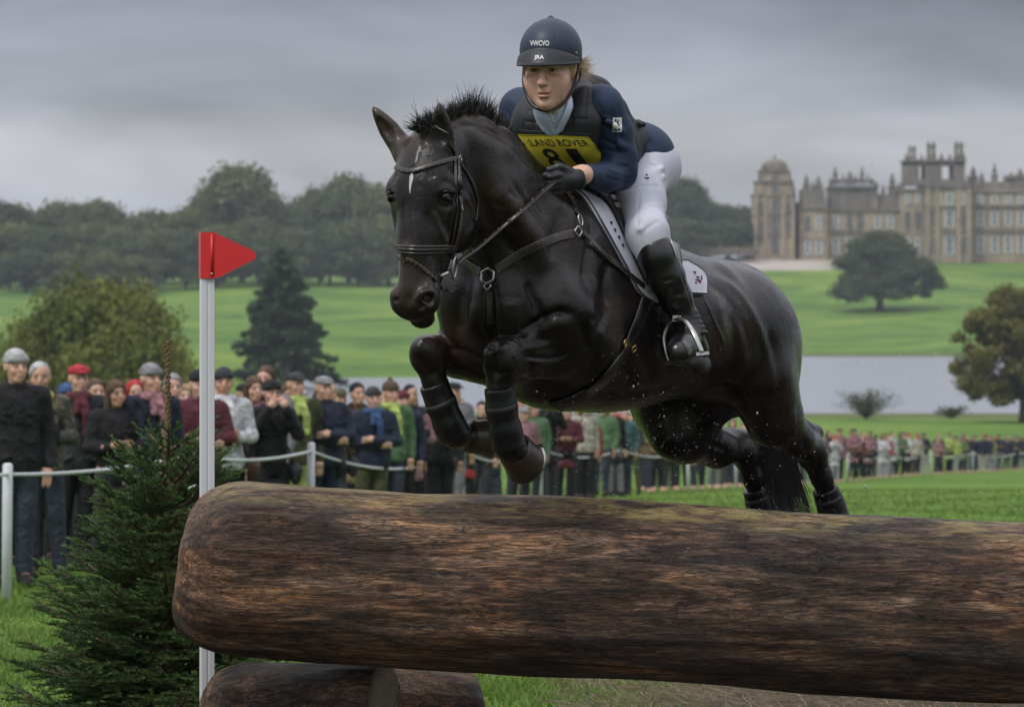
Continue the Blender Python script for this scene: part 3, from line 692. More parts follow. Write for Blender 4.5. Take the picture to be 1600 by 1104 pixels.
# pole with the red flag
PW = pmat('white_plastic', (.62, .63, .66), .38, var=.05, scale=12, bump=.05)
RED = pmat('red_plastic', (.56, .018, .022), .36, var=.15, scale=8, bump=.08)
YP = .12; s = F / (12 + YP); xw = 10.5 / s
pt = P(323.5, 364, YP); pz0 = float(ground_z(pt.x, pt.y))
fl = thing('red_flag_marker', 'white square pole with a red triangular flag plate at its top', 'marker', (pt.x, pt.y, pz0))
mb = MB(); hh = (P(0, 380, YP).z - (pz0 - .05)) / 2; cx, cy = pt.x, pt.y
prof = [(-1, -1), (-.22, -1), (-.16, -.86), (.16, -.86), (.22, -1), (1, -1), (1, 1), (-1, 1)]
prof = [(-.94, -1), (-.2, -1), (-.14, -.9), (.14, -.9), (.2, -1), (.94, -1), (1, -.94), (1, .94), (.94, 1), (-.94, 1), (-1, .94), (-1, -.94)]
ca_, sa_ = math.cos(.22), math.sin(.22)
def rot(a, b_): return (cx + (a * ca_ - b_ * sa_) * xw, cy + (a * sa_ + b_ * ca_) * xw)
vs_ = [(*rot(a, b_), z) for z in (pz0 - .05, P(0, 378, YP).z) for a, b_ in prof]; n = len(prof)
mb.add(vs_, [(k, (k + 1) % n, n + (k + 1) % n, n + k) for k in range(n)]); mb.build('pole', PW, fl, smooth_=False)
# flag: sleeve on the pole plus folded triangular plate, rounded at the tip
zt, zb = P(0, 363, YP).z, P(0, 435, YP).z
fm = MB(); e_ = 1.10
vs_ = [(*rot(a * e_, b_ * e_), z) for z in (zb, zt) for a, b_ in [(-1, -1), (1, -1), (1, 1), (-1, 1)]]
fm.add(vs_, [(0, 1, 5, 4), (1, 2, 6, 5), (2, 3, 7, 6), (3, 0, 4, 7), (4, 5, 6, 7), (3, 2, 1, 0)]); fm.build('flag_sleeve', RED, fl, smooth_=False)
fp = MB(); yy = cy - xw * 1.32
out = [(314, 364), (336, 364), (394, 391), (399, 396), (400, 402), (396, 406), (340, 434), (314, 435)]
yy_px = (yy - 12)
fr_ = [P(a, b_, yy_px) for a, b_ in out]; n = len(fr_); th = Vector((0, .0035, 0))
fp.add([tuple(q) for q in fr_] + [tuple(q + th) for q in fr_], [(k, n + k, n + (k + 1) % n, (k + 1) % n) for k in range(n)])
cen = sum(fr_, Vector()) / n; i0 = fp.n; fp.add([tuple(cen), tuple(cen + th)] + [tuple(q) for q in fr_] + [tuple(q + th) for q in fr_], None, [(0, 2 + (k + 1) % n, 2 + k) for k in range(n)] + [(1, 2 + n + k, 2 + n + (k + 1) % n) for k in range(n)])
fpl = fp.build('flag_plate', RED, fl, smooth_=False)
fd = MB(); fd.tube([P(331, 366, yy_px - .003), P(331, 430, yy_px - .003)], .0045, 8); fd.build('fold_rib', RED, fpl)
bo = MB(); bo.lathe([(.0001, .004), (.0035, .004), (.0045, .001), (.0045, -.001)], P(331, 428, yy_px - .004), 10, np.array([[1, 0, 0], [0, 0, 1], [0, -1, 0]]).T); bo.build('bolt', pmat('brass', (.5, .35, .15), .35, metal=1, bump=0), fpl)
# ================================================================== THE PALACE
def stone_mat(name, base, dark):
    b = NB(name); v = b.coord(); n = b.noise(b.coord((.25, .25, .12)), 1.4, 6, .6, .4); n2 = b.noise(v, 2.2, 5, .7); st = b.noise(b.coord((1.2, 1.2, .10)), 1.0, 4, .6)
    c = b.ramp(n, (.30, dark), (.5, tuple((x + y) / 2 for x, y in zip(base, dark))), (.68, base))
    c = b.mix(.6, c, b.ramp(st, (.35, (.62, .60, .58)), (.6, (1.15, 1.13, 1.08))), 'MULTIPLY')
    br = b.n('ShaderNodeTexBrick'); br.inputs['Scale'].default_value = 1.0; br.inputs['Brick Width'].default_value = 1.3; br.inputs['Row Height'].default_value = .55; br.inputs['Mortar Size'].default_value = .03
    br.inputs['Color1'].default_value = (1.1, 1.08, 1.02, 1); br.inputs['Color2'].default_value = (.82, .8, .78, 1); br.inputs['Mortar'].default_value = (.55, .52, .5, 1)
    b.l(b.coord((1, 1, 1), rot=(math.radians(90), 0, 0)), br.inputs[0]); c = b.mix(.55, c, br.outputs[0], 'MULTIPLY')
    b.col(b.mix(.5, c, b.ramp(n2, (.3, (.7, .7, .7)), (.7, (1.25, 1.25, 1.25))), 'MULTIPLY')); b.rough(.9); b.bump(n2, .4, .08); return b.m
STONE = stone_mat('honey_limestone', (.43, .345, .25), (.22, .185, .15)); STONE2 = stone_mat('weathered_stone', (.235, .205, .175), (.11, .10, .092))
LEAD = pmat('lead_roof', (.105, .108, .12), .6, var=.3, scale=.5, bump=0)
GLS = pmat('window_glass', (.10, .12, .15), .12, var=.4, scale=.4, bump=0, spec=.9); WFR = pmat('white_window_paint', (.62, .62, .60), .5, var=.1, bump=0)
PYB = 1000.0
pal = thing('palace', 'grand honey stone palace with towers and rooftop finials on the hill', 'palace', (115, PYB, CZ + 7.2))
def pbx(px0, px1, py0, py1, dep0=0.0, dep=10.0, mb=None):
    """block whose front face shows at px0..px1 x py0..py1 on a plane dep0 m nearer than the main front"""
    Y = PYB - dep0; a = P(px0, py1, Y - 12); c = P(px1, py0, Y - 12); mb = mb or MB()
    mb.box(((a.x + c.x) / 2, Y + dep / 2, (a.z + c.z) / 2), ((c.x - a.x) / 2, dep / 2, (c.z - a.z) / 2)); return mb
def cornice(px0, px1, py, dep0, t=3, dep=10, out=.7): return pbx(px0 - 2, px1 + 2, py - t, py, dep0 + out, dep + 2 * out)
BY = 412
def wallp(name, *a, m=None): return pbx(*a).build(name, m or STONE, pal, False)
# right wing
wr = wallp('wing', 1517, 1800, 297, BY, 0, 14)
for y in (301, 324, 361): cornice(1517, 1800, y, 0, 2.4, 14, .5).build('string_course', STONE2, wr, False)
pbx(1521, 1800, 284, 297, -1.5, 10).build('parapet', STONE2, wr, False)
# central pavilion with upper tower
wc = wallp('pavilion', 1447, 1517, 291, BY, 4, 20); cornice(1447, 1517, 293, 4, 4.5, 20).build('cornice', STONE2, wc, False)
for y in (324, 361): cornice(1447, 1517, y, 4, 2.2, 20, .45).build('string_course', STONE2, wc, False)
for x in (1449, 1465, 1498, 1514): pbx(x - 3.2, x + 3.2, 293, BY, 4.5, .5).build('pilaster', STONE, wc, False)
ws = wallp('side_bay', 1407, 1447, 297, BY, 1, 16); cornice(1407, 1447, 298, 1, 3.5, 16).build('cornice', STONE2, ws, False)
ut = MB()
for (a, c) in ((1415, 1436), (1446, 1472), (1490, 1508)): pbx(a, c, 254, 289, 0, 11, ut)
pbx(1415, 1508, 250, 258, 0, 11, ut); pbx(1436, 1446, 280, 289, 0, 11, ut); pbx(1472, 1490, 280, 289, 0, 11, ut); up = ut.build('belvedere', STONE2, pal, False)
cornice(1415, 1508, 252, 0, 2.5, 11, .5).build('cornice', STONE2, up, False)
def finial(px, py0, py1, w, dep0=0, m=None, parent=None):
    k = 6.0; c = P(px, py1, PYB - dep0 - 12 + 2); H_ = (py1 - py0) / k; r = w / k / 2; mb = MB()
    mb.box((c.x, c.y, c.z + H_ * .16), (r, r, H_ * .16)); mb.box((c.x, c.y, c.z + H_ * .35), (r * 1.25, r * 1.25, H_ * .03))
    mb.lathe([(r * .9, H_ * .38), (r * .55, H_ * .46), (r * .8, H_ * .56), (r * .85, H_ * .64), (r * .35, H_ * .74), (r * .5, H_ * .82), (r * .28, H_ * .90), (.02, H_)], c, 8)
    mb.build('finial', m or STONE2, parent or pal, False)
def stack(px, py0, py1, w, dep0=0):
    k = 6.0; c = P(px, py1, PYB - dep0 - 12 + 2); H_ = (py1 - py0) / k; r = w / k / 2; mb = MB()
    mb.box((c.x, c.y, c.z + H_ * .14), (r, r, H_ * .14))
    for sx_ in (-.52, .52):
        mb.box((c.x + sx_ * r, c.y, c.z + H_ * .5), (r * .34, r * .5, H_ * .26)); mb.box((c.x + sx_ * r, c.y, c.z + H_ * .76), (r * .44, r * .6, H_ * .03))
        mb.lathe([(r * .3, H_ * .78), (r * .36, H_ * .84), (r * .2, H_ * .92), (.03, H_)], (c.x + sx_ * r, c.y, c.z), 6)
    mb.box((c.x, c.y, c.z + H_ * .66), (r * .95, r * .4, H_ * .035)); mb.build('chimney_stack', STONE2, pal, False)
for px, y0, y1, w, d_ in ((1410, 276, 296, 7, 1), (1444, 279, 292, 5, 4), (1471, 238, 251, 6, .5), (1484, 240, 251, 5, .5), (1512, 272, 291, 7, 4), (1416, 238, 251, 5, 0), (1506, 238, 251, 5, 0), (1440, 240, 252, 5, 0), (1380, 286, 304, 6, -4), (1404, 284, 304, 6, -4), (1317, 270, 292, 5, -3), (1297, 276, 293, 5, -3), (1356, 270, 292, 5, -3), (1370, 282, 294, 5, -3), (1241, 288, 316, 5, -3)): finial(px, y0, y1, w, d_)
stack(1425, 226, 251, 13); stack(1455, 220, 251, 15, .5); stack(1498, 219, 251, 15, .5)
# left wing between the pavilion and the small pavilion
wl = wallp('wing', 1292, 1407, 327, BY, 0, 14); cornice(1292, 1407, 329, 0, 3.4, 14, .6).build('cornice', STONE2, wl, False); cornice(1292, 1407, 363, 0, 2.2, 14, .45).build('string_course', STONE2, wl, False)
wallp('attic', 1296, 1372, 292, 326, -3, 11, m=STONE2); wallp('attic', 1372, 1409, 303, 326, -4, 9, m=STONE2)
cornice(1296, 1372, 294, -3, 2.5, 11, .5).build('cornice', STONE2, pal, False)
mb = MB(); a, c = P(1300, 292, PYB + 2 - 12), P(1368, 278, PYB + 2 - 12)
mb.add([(a.x, a.y, a.z), (c.x, a.y, a.z), (c.x - 3, a.y + 4, c.z), (a.x + 3, a.y + 4, c.z), (a.x, a.y + 9, a.z), (c.x, a.y + 9, a.z)], [(0, 1, 2, 3), (5, 4, 3, 2)], [(1, 5, 2), (4, 0, 3)]); mb.build('roof', LEAD, pal, False)
for px, y0, y1, w in ((1305, 259, 292, 11), (1328, 267, 292, 15), (1347, 259, 292, 9), (1362, 277, 294, 13), (1394, 269, 304, 12), (1338, 272, 292, 6)): finial(px, y0, y1, w, -3)
# small pavilion
wp = wallp('small_pavilion', 1249, 1292, 322, BY, 3, 12); cornice(1249, 1292, 326, 3, 3.2, 12).build('cornice', STONE2, wp, False); wallp('attic', 1252, 1288, 296, 323, 1.5, 9, m=STONE2)
finial(1260, 271, 297, 10, 1); finial(1279, 274, 297, 12, 1); finial(1288, 302, 324, 5, 3); finial(1251, 300, 324, 5, 3); finial(1270, 281, 297, 5, 1)
wallp('link', 1238, 1251, 316, BY, -3, 8, m=STONE2)
# left tower: stacked stages
stg = [(1178, 1242, 304, BY, 5, 11), (1182, 1239, 283, 304, 4.2, 10), (1188, 1233, 266, 283, 3.2, 8.2)]
tw = None
for i, st_ in enumerate(stg):
    o = pbx(*st_).build('tower_stage', STONE, pal, False); cornice(st_[0], st_[1], st_[2] + 2, st_[4], 2.5, st_[5], .5).build('cornice', STONE2, o, False)
for y in (336, 368): cornice(1178, 1242, y, 5, 2, 11, .4).build('string_course', STONE2, pal, False)
for x in (1181, 1196, 1224, 1239): pbx(x - 2.6, x + 2.6, 306, BY, 5.5, .5).build('pilaster', STONE, pal, False)
c = P(1210.5, 266, PYB - 12 + 1); mb = MB(); mb.lathe([(3.6, 0), (3.5, 1.0), (3.0, 1.9), (2.2, 2.5), (1.1, 2.8), (.5, 2.9), (.3, 3.6), (.05, 4.2)], c, 12); mb.build('dome', STONE2, pal, True)
for x, y0, y1 in ((1181, 284, 304), (1239, 284, 304), (1187, 266, 284), (1234, 266, 284), (1193, 254, 267), (1228, 254, 267)): finial(x, y0, y1, 5, 4)
# rooftop pieces on the right wing
for px, y0, y1, w in ((1521, 259, 285, 12), (1534, 268, 285, 8), (1554, 254, 285, 9), (1580, 268, 286, 12), (1594, 262, 286, 14), (1606, 268, 286, 8), (1640, 258, 286, 10), (1690, 256, 286, 10)): finial(px, y0, y1, w, -1.5)
pbx(1572, 1612, 274, 286, -2.5, 6).build('attic', STONE2, pal, False)
# windows: white frame with glazing bars, glass pane behind, stone sill
def window(px, py0, py1, w, dep0, parent, arch=False, dark=False):
    Y = PYB - dep0 - .02; a = P(px - w / 2, py1, Y - 12); c = P(px + w / 2, py0, Y - 12); cx, cz = (a.x + c.x) / 2, (a.z + c.z) / 2; hx, hz = (c.x - a.x) / 2, (c.z - a.z) / 2; f = MB()
    for sx_ in (-1, 1): f.box((cx + sx_ * hx, Y - .11, cz), (.14, .13, hz))
    for sz_ in (-1, 1): f.box((cx, Y - .13, cz + sz_ * (hz + .1)), (hx + .16, .16, .11))
    f.box((cx, Y - .07, cz), (.05, .06, hz - .02)); f.box((cx, Y - .08, cz), (hx - .02, .055, .05))
    o = f.build('window', STONE2 if dark else WFR, parent, False); g = MB(); g.box((cx, Y - .02, cz), (hx - .02, .03, hz - .02)); g.build('pane', GLS, o, False)
    if arch: m_ = MB(); m_.box((cx, Y - .2, cz + hz + .45), (hx + .3, .24, .14)); m_.build('hood', STONE2, o, False)
for x in (1532, 1554, 1575, 1595, 1616, 1637, 1658, 1680):
    window(x, 330, 352, 8.5, 0, wr, True); window(x, 369, 394, 9, 0, wr, True); window(x, 306, 317, 7, 0, wr)
window(1483.5, 329, 353, 11.5, 4, wc, True); window(1483.5, 370, 396, 12, 4, wc, True); window(1483.5, 303, 319, 9, 4, wc)
for x in (1465, 1505): window(x - (6 if x < 1480 else -3) + (8 if x < 1480 else -4), 304, 318, 6, 4, wc); 
for x in (1457.5, 1506): window(x, 331, 351, 6, 4, wc, dark=True); window(x, 372, 394, 6, 4, wc, dark=True)
for x in (1418, 1434): window(x, 332, 353, 7, 1, ws, dark=True); window(x, 304, 317, 6.5, 1, ws); window(x, 372, 394, 7, 1, ws)
for x in (1306, 1327, 1344, 1371, 1391): window(x, 336, 356, 7.5, 0, wl, True, x in (1327, 1344)); window(x, 372, 395, 8, 0, wl, True)
for x in (1262, 1279): window(x, 339, 358, 7, 3, wp, dark=x == 1262); window(x, 376, 396, 7.5, 3, wp, True)
for y0, y1 in ((312, 330), (342, 362), (374, 396)): window(1210.5, y0, y1, 9, 5, pal, dark=True)
for x in (1189, 1232): window(x, 345, 360, 5, 5, pal, dark=True); window(x, 316, 330, 5, 5, pal, dark=True)
window(1210.5, 288, 300, 8, 4.2, pal, dark=True); window(1210.5, 270, 280, 6, 3.2, pal, dark=True)
# low terrace wall left of the palace
tv = thing('terrace_wall', 'low pale terrace wall running left from the foot of the palace tower', 'wall', (50, 985, CZ + 6))
mb = MB(); pbx(1044, 1186, 390, 399, 14, 2, mb); mb.build('wall', STONE2, tv, False); pbx(1040, 1188, 388, 390, 14.4, 2.8).build('coping', STONE, tv, False)
for x in (1050, 1075, 1100, 1125, 1150, 1175): pbx(x - 2, x + 2, 384, 399, 14.6, 3.2).build('pier', STONE2, tv, False)
# ================================================================== ROPE FENCE
FP = [(-140, 24.2), (10, 26), (300, 28.9), (485, 33.2), (722, 49), (845, 64), (968, 76), (1075, 88), (1150, 100), (1205, 111), (1265, 121), (1325, 133), (1390, 147), (1455, 163), (1520, 178), (1590, 195), (1680, 215)]
POSTM = pmat('white_post_paint', (.52, .53, .55), .5, var=.15, scale=10, bump=.1); ROPE = pmat('white_rope', (.50, .50, .52), .7, var=.3, scale=80, bump=.2)
p0 = [((px - 800) / F * Y, Y) for px, Y in FP]
fence = thing('rope_fence', 'white posts with a sagging white rope holding the spectators back', 'fence', (p0[1][0], p0[1][1], float(ground_z(*p0[1]))))
tops = []
for i, (x, y) in enumerate(p0):
    z = float(ground_z(x, y)); mb = MB(); r = .034; hp = 1.0 if i != 1 else .93
    lx = .012 * math.sin(i * 2.3); mb.tube([(x, y, z - .1), (x + lx * .5, y, z + .5), (x + lx, y, z + hp - .012), (x + lx, y, z + hp)], [r, r, r, r * .6], 10); mb.build('post', POSTM, fence); tops.append(Vector((x + lx, y - r - .004, z + hp - .075)))
for a, b_ in zip(tops[:-1], tops[1:]):
    L = (b_ - a).length; sag = min(.22, .012 * L); mb = MB()
    mb.tube([a.lerp(b_, t) - Vector((0, 0, sag * 4 * t * (1 - t))) for t in np.linspace(0, 1, 14)], .010 + .0001 * a.y, 6); mb.build('rope', ROPE, fence)
# ================================================================== SPECTATORS
SKIN = None
def skin_mat():
    b = NB('skin'); at = b.n('ShaderNodeAttribute'); at.attribute_name = 'Col'; n = b.noise(b.coord(), 60, 4, .6)
    c = b.mix(.5, at.outputs['Color'], b.ramp(n, (.3, (.85, .80, .78)), (.7, (1.12, 1.08, 1.06))), 'MULTIPLY'); b.col(c); b.rough(.48)
    b.b.inputs['Subsurface Weight'].default_value = .12; b.b.inputs['Subsurface Radius'].default_value = (.012, .005, .003); b.bump(n, .12, .001); return b.m
SKIN = skin_mat()
def cloth(name, c, rough=.8):
    b = NB(name); v = b.coord(); n = b.noise(v, 9, 4, .6, .8); n2 = b.noise(b.coord((1, 1, .5)), 34, 3, .6)
    if name.startswith('camo'): col = b.mix(b.ramp(b.noise(v, 7, 2), (.45, (0, 0, 0)), (.5, (1, 1, 1))), b.mix(b.ramp(b.noise(v, 11, 2), (.5, (0, 0, 0)), (.54, (1, 1, 1))), (.055, .06, .04), (.16, .125, .085)), (.032, .034, .03))
    elif name.startswith(('tan', 'cream', 'pink')):
        w = b.n('ShaderNodeTexChecker'); w.inputs['Scale'].default_value = 22; b.l(v, w.inputs[0]); w.inputs[1].default_value = c4(c); w.inputs[2].default_value = c4(tuple(x * .62 for x in c)); col = w.outputs[0]
    else: col = tuple(c)
    col = b.mix(.8, col, b.ramp(n, (.30, (.45, .45, .45)), (.55, (1, 1, 1)), (.72, (1.75, 1.7, 1.65))), 'MULTIPLY'); b.col(col); b.rough(rough); b.b.inputs['Specular IOR Level'].default_value = .3
    p = b.bump(n, .8, .05); b.bump(n2, .5, .008, p); return b.m
def V3(*a): return np.array(a, float)
def face_prims(s, c, sc_=1.0, k=.012, turn=0):
    """small adult head centred at c, facing -Y"""
    c = np.array(c, float); q = lambda x, y, z: c + np.array([x, y, z]) * sc_
    s.ell(q(0, .01, .02), np.array((.076, .094, .098)) * sc_, k=.02); s.ell(q(0, -.028, -.052), np.array((.055, .060, .068)) * sc_, k=.03)
    s.ell(q(0, -.062, -.098), np.array((.024, .022, .020)) * sc_, k=.025)
    for sg in (-1, 1):
        s.ell(q(sg * .031, -.088, .006), np.array((.020, .016, .014)) * sc_, k=.014, op='sub'); s.ell(q(sg * .031, -.072, .004), np.array((.013,) * 3) * sc_, k=.004)
        s.ell(q(sg * .043, -.058, -.032), np.array((.022, .020, .020)) * sc_, k=.02); s.ell(q(sg * .077, .012, -.012), np.array((.008, .020, .030)) * sc_, k=.008)
    s.cap(q(0, -.086, .006), q(0, -.106, -.034), .0085 * sc_, .0125 * sc_, k=.010); s.ell(q(0, -.088, -.064), np.array((.023, .012, .010)) * sc_, k=.008)
def face_cols(v, c, sc_, skin, hair=(.05, .035, .02), brow=.018):
    d = (v - np.array(c, float)) / sc_; col = np.tile(np.array(skin, float), (len(v), 1))
    def paint(m, cc): 
        nonlocal col
        m = np.clip(m, 0, 1)[:, None]; col = col * (1 - m) + np.array(cc) * m
    fr = d[:, 1] < -.045
    for sg in (-1, 1):
        x = d[:, 0] - sg * .031; z = d[:, 2] - .003
        paint(fr * (1 - smooth(.7, 1.3, np.sqrt((x / .020) ** 2 + (z / .013) ** 2))) * .75, (skin[0] * .35, skin[1] * .3, skin[2] * .3))
        paint(fr * (1 - smooth(.6, 1.1, np.sqrt((x / .012) ** 2 + (z / .006) ** 2))), (.04, .03, .025))
        paint(fr * (1 - smooth(.6, 1.3, np.sqrt((x / .022) ** 2 + ((z - brow) / .0055) ** 2))) * .8, hair)
        paint(fr * (1 - smooth(.3, 1.3, np.sqrt(((d[:, 0] - sg * .042) / .025) ** 2 + ((d[:, 2] + .035) / .022) ** 2))) * .35, (skin[0] * 1.05, skin[1] * .72, skin[2] * .7))
    paint(fr * (1 - smooth(.6, 1.3, np.sqrt((d[:, 0] / .024) ** 2 + ((d[:, 2] + .064) / .008) ** 2))) * .9, (skin[0] * .75, skin[1] * .42, skin[2] * .42))
    paint(fr * (1 - smooth(.5, 1.3, np.sqrt((d[:, 0] / .010) ** 2 + ((d[:, 2] + .045) / .004) ** 2))) * .5, (skin[0] * .4, skin[1] * .3, skin[2] * .3))
    return col
HC = (0, -.02, 1.615)
def arms(pose):
    """shoulder, elbow, wrist, hand tip for right(-x) and left(+x)"""
    o = []
    for s in (-1, 1):
        sh = V3(s * .185, .01, 1.40)
        if pose == 0: el, wr, hd = V3(s * .245, .05, 1.13), V3(s * .235, -.04, .90), V3(s * .225, -.06, .80)
        elif pose == 1: el, wr, hd = V3(s * .245, .0, 1.14), V3(s * .10, -.21, 1.14), V3(s * .03, -.27, 1.18)
        elif pose == 2: el, wr, hd = V3(s * .25, -.04, 1.14), V3(-s * .02, -.20 - .03 * s, 1.13 + .03 * s), V3(-s * .12, -.19, 1.14 + .03 * s)
        else: el, wr, hd = V3(s * .235, -.12, 1.22), V3(s * .09, -.20, 1.46), V3(s * .04, -.20, 1.55)
        o.append((sh, el, wr, hd))
    return o
def yawm(v, yaw):
    q = v - np.array(HC); w = smooth(1.50, 1.56, v[:, 2])[:, None]; c, s_ = math.cos(yaw), math.sin(yaw); r = q.copy(); r[:, 0] = q[:, 0] * c - q[:, 1] * s_; r[:, 1] = q[:, 0] * s_ + q[:, 1] * c
    return np.array(HC) + q * (1 - w) + r * w
def sway(v, a): v = v.copy(); v[:, 0] += a * (.5 - np.cos(v[:, 2] / 1.7 * 4.2) * .5) * .06; v[:, 1] += a * (v[:, 2] / 1.7) ** 3 * .02; return v
def proto(pose, skin, hairc, head, long_coat=False, lean=0.0, fat=1.0):
    s = SDF(.0125); face_prims(s, HC, 1.0); s.cap((0, .01, 1.43), (0, -.005, 1.54), .055, .048, k=.03)
    s.chain([(V3(0, .01, 1.38), .085), (V3(0, .01, 1.2), .085), (V3(0, .01, 1.0), .085)], k=.04)
    for sh, el, wr, hd in arms(pose):
        s.chain([(sh, .05), (el, .038), (wr, .026)], k=.02); s.cap(wr, wr * .45 + hd * .55, .026, .036, k=.012)
        d = hd - wr; d /= np.linalg.norm(d); u = np.cross(d, [0, 1, .3]); u /= np.linalg.norm(u)
        for j in range(4): b0 = wr + d * .085 + u * (j - 1.5) * .019; s.chain([(b0, .0105), (b0 + d * .04 + V3(0, .006, -.01), .0095), (b0 + d * .065 + V3(0, .016, -.02), .008)], k=.006)
        s.cap(wr + d * .03 - u * .03, wr + d * .075 - u * .045 + V3(0, -.01, 0), .013, .010, k=.008)
    for sg in (-1, 1): s.chain([(V3(sg * .09, .01, .95), .085), (V3(sg * .10, 0, .52), .055), (V3(sg * .11, .02, .10), .038), (V3(sg * .12, -.10, .04), .035)], k=.03)
    v, f = s.build(); cols_ = face_cols(v, HC, 1.0, skin, hairc); v = sway(yawm(v, head), lean); m = {'body': mesh_np('person_body', v, f, True, cols_), 'yaw': head, 'lean': lean}
    # coat
    s = SDF(.015); w = fat; zb = .62 if long_coat else .84
    s.ell((0, .01, 1.30), (.185 * w, .135 * w, .20), k=.04); s.ell((0, .01, 1.06), (.175 * w, .14 * w, .26), k=.05); s.chain([(V3(-.15, .01, 1.415), .062), (V3(.15, .01, 1.415), .062)], k=.05)
    s.chain([(V3(-.06, .01, zb + .06), .125 * w), (V3(.06, .01, zb + .06), .125 * w)], k=.06); s.plane((0, 0, zb), (0, 0, -1), .01)
    for i, (sh, el, wr, hd) in enumerate(arms(pose)): s.chain([(sh, .075), (el, .060), (wr, .046)], k=.035)
    for zz in (1.22, 1.08, .95): s.cap((-.12, -.10, zz + .01), (.12, -.12, zz - .02), .012, .008, k=.025)
    s.ell((0, .0, 1.475), (.092, .085, .050), k=.02); s.ell((0, .045, 1.46), (.115, .07, .06), k=.03); s.ell((0, -.02, 1.525), (.062, .066, .055), k=.008, op='sub')
    if not long_coat: s.cap((0, -.20, 1.50), (0, -.16, 1.30), .035, .008, k=.01, op='sub')
    s.cap((0, -.135, 1.36), (0, -.155, .88), .006, .006, k=.012)
    for sg in (-1, 1): s.cap((sg * .07, -.128, 1.27), (sg * .12, -.115, 1.27), .010, .010, k=.012); s.cap((sg * .07, -.135, .97), (sg * .13, -.115, .93), .012, .012, k=.012)
    if pose == 0 or long_coat:
        for zz in (1.36, 1.15, 1.01): s.cap((-.16, -.17, zz), (.16, -.17, zz), .022, .022, k=.02, op='sub')
    v, f = s.build(); m['coat'] = mesh_np('coat', sway(v, lean), f)
    s = SDF(.017); s.ell((0, .01, .92), (.165 * w, .125 * w, .13), k=.03)
    for sg in (-1, 1): s.chain([(V3(sg * .085, .01, .88), .100), (V3(sg * .10, 0, .50), .072), (V3(sg * .11, .02, .12), .062)], k=.03)
    v, f = s.build(); m['trousers'] = mesh_np('trousers', sway(v, lean), f)
    mb = MB()
    for sg in (-1, 1):
        s = SDF(.014); s.chain([(V3(sg * .11, .03, .07), .052), (V3(sg * .115, -.05, .055), .048), (V3(sg * .12, -.12, .04), .042)], k=.02); s.plane((0, 0, 0), (0, 0, -1), .005); v, f = s.build(); mb.add(v, f)
    m['shoes'] = mb.mesh('shoes')
    return m
def headwear(kind):
    s = SDF(.0095); c = V3(*HC)
    if kind == 'beanie': s.ell(c + V3(0, .012, .045), (.088, .104, .092), k=.01); s.ell(c + V3(0, .0, -.04), (.12, .16, .085), k=.01, op='sub'); s.cap(c + V3(-.06, -.052, .052), c + V3(.06, -.052, .052), .02, .02, k=.02)
    elif kind == 'cap': s.ell(c + V3(0, .012, .058), (.093, .112, .062), k=.01); s.ell(c + V3(0, -.09, .05), (.058, .06, .010), k=.012); s.plane(c + V3(0, 0, .04), (0, 0, -1), .006)
    elif kind == 'short': s.ell(c + V3(0, .022, .034), (.086, .100, .098), k=.01); s.ell(c + V3(0, -.075, -.02), (.085, .075, .090), k=.015, op='sub'); s.ell(c + V3(0, .0, -.12), (.12, .16, .075), k=.01, op='sub')
    elif kind == 'long': s.ell(c + V3(0, .024, .03), (.090, .104, .100), k=.01); s.chain([(c + V3(-.07, .03, -.02), .035), (c + V3(-.085, .02, -.13), .034)], k=.03); s.chain([(c + V3(.07, .03, -.02), .035), (c + V3(.085, .02, -.13), .034)], k=.03); s.ell(c + V3(0, .05, -.08), (.08, .05, .09), k=.03); s.ell(c + V3(0, -.085, -.035), (.060, .075, .092), k=.015, op='sub')
    elif kind == 'hood': s.ell(c + V3(0, .03, .0), (.105, .120, .130), k=.01); s.ell(c + V3(0, .04, -.14), (.13, .10, .06), k=.04); s.ell(c + V3(0, -.10, -.01), (.078, .13, .098), k=.015, op='sub')
    elif kind == 'bobble': s.ell(c + V3(0, .012, .05), (.094, .108, .095), k=.01); s.ell(c + V3(0, .0, -.04), (.12, .16, .085), k=.01, op='sub'); s.ell(c + V3(0, .015, .150), (.03, .03, .03), k=.01)
    v, f = s.build(); return mesh_np('headwear', v, f)
HW = {k: headwear(k) for k in ('beanie', 'cap', 'short', 'long', 'hood', 'bobble')}
s = SDF(.012)
for i in range(10): a = i * .628; s.cap((.078 * math.cos(a), -.015 + .078 * math.sin(a), 1.47 + .01 * math.sin(i * 2)), (.078 * math.cos(a + .63), -.015 + .078 * math.sin(a + .63), 1.47), .034, .034, k=.02)
s.chain([(V3(.03, -.10, 1.46), .032), (V3(.05, -.15, 1.32), .038), (V3(.055, -.165, 1.16), .036)], k=.02); s.chain([(V3(-.02, -.10, 1.46), .03), (V3(-.03, -.155, 1.34), .033)], k=.02)
v, f = s.build(); SCARF = mesh_np('scarf', v, f)
SK = [(.52, .31, .23), (.46, .27, .19), (.56, .35, .27), (.42, .24, .17)]
PR = [proto(0, SK[0], (.05, .035, .02), .25, False, .9), proto(1, SK[1], (.04, .03, .02), -.2, False, -1), proto(2, SK[2], (.10, .08, .06), .1, False, 1.2, 1.14), proto(3, SK[0], (.05, .04, .03), 0, True, -.6), proto(1, SK[3], (.03, .02, .015), .3, True, 1.1, 1.05), proto(0, SK[2], (.12, .09, .06), -.35, True, -1.2), proto(2, SK[1], (.03, .02, .02), .45, True, -.8, 1.05), proto(0, SK[3], (.03, .02, .02), .5, False, 1.3, 1.18)]
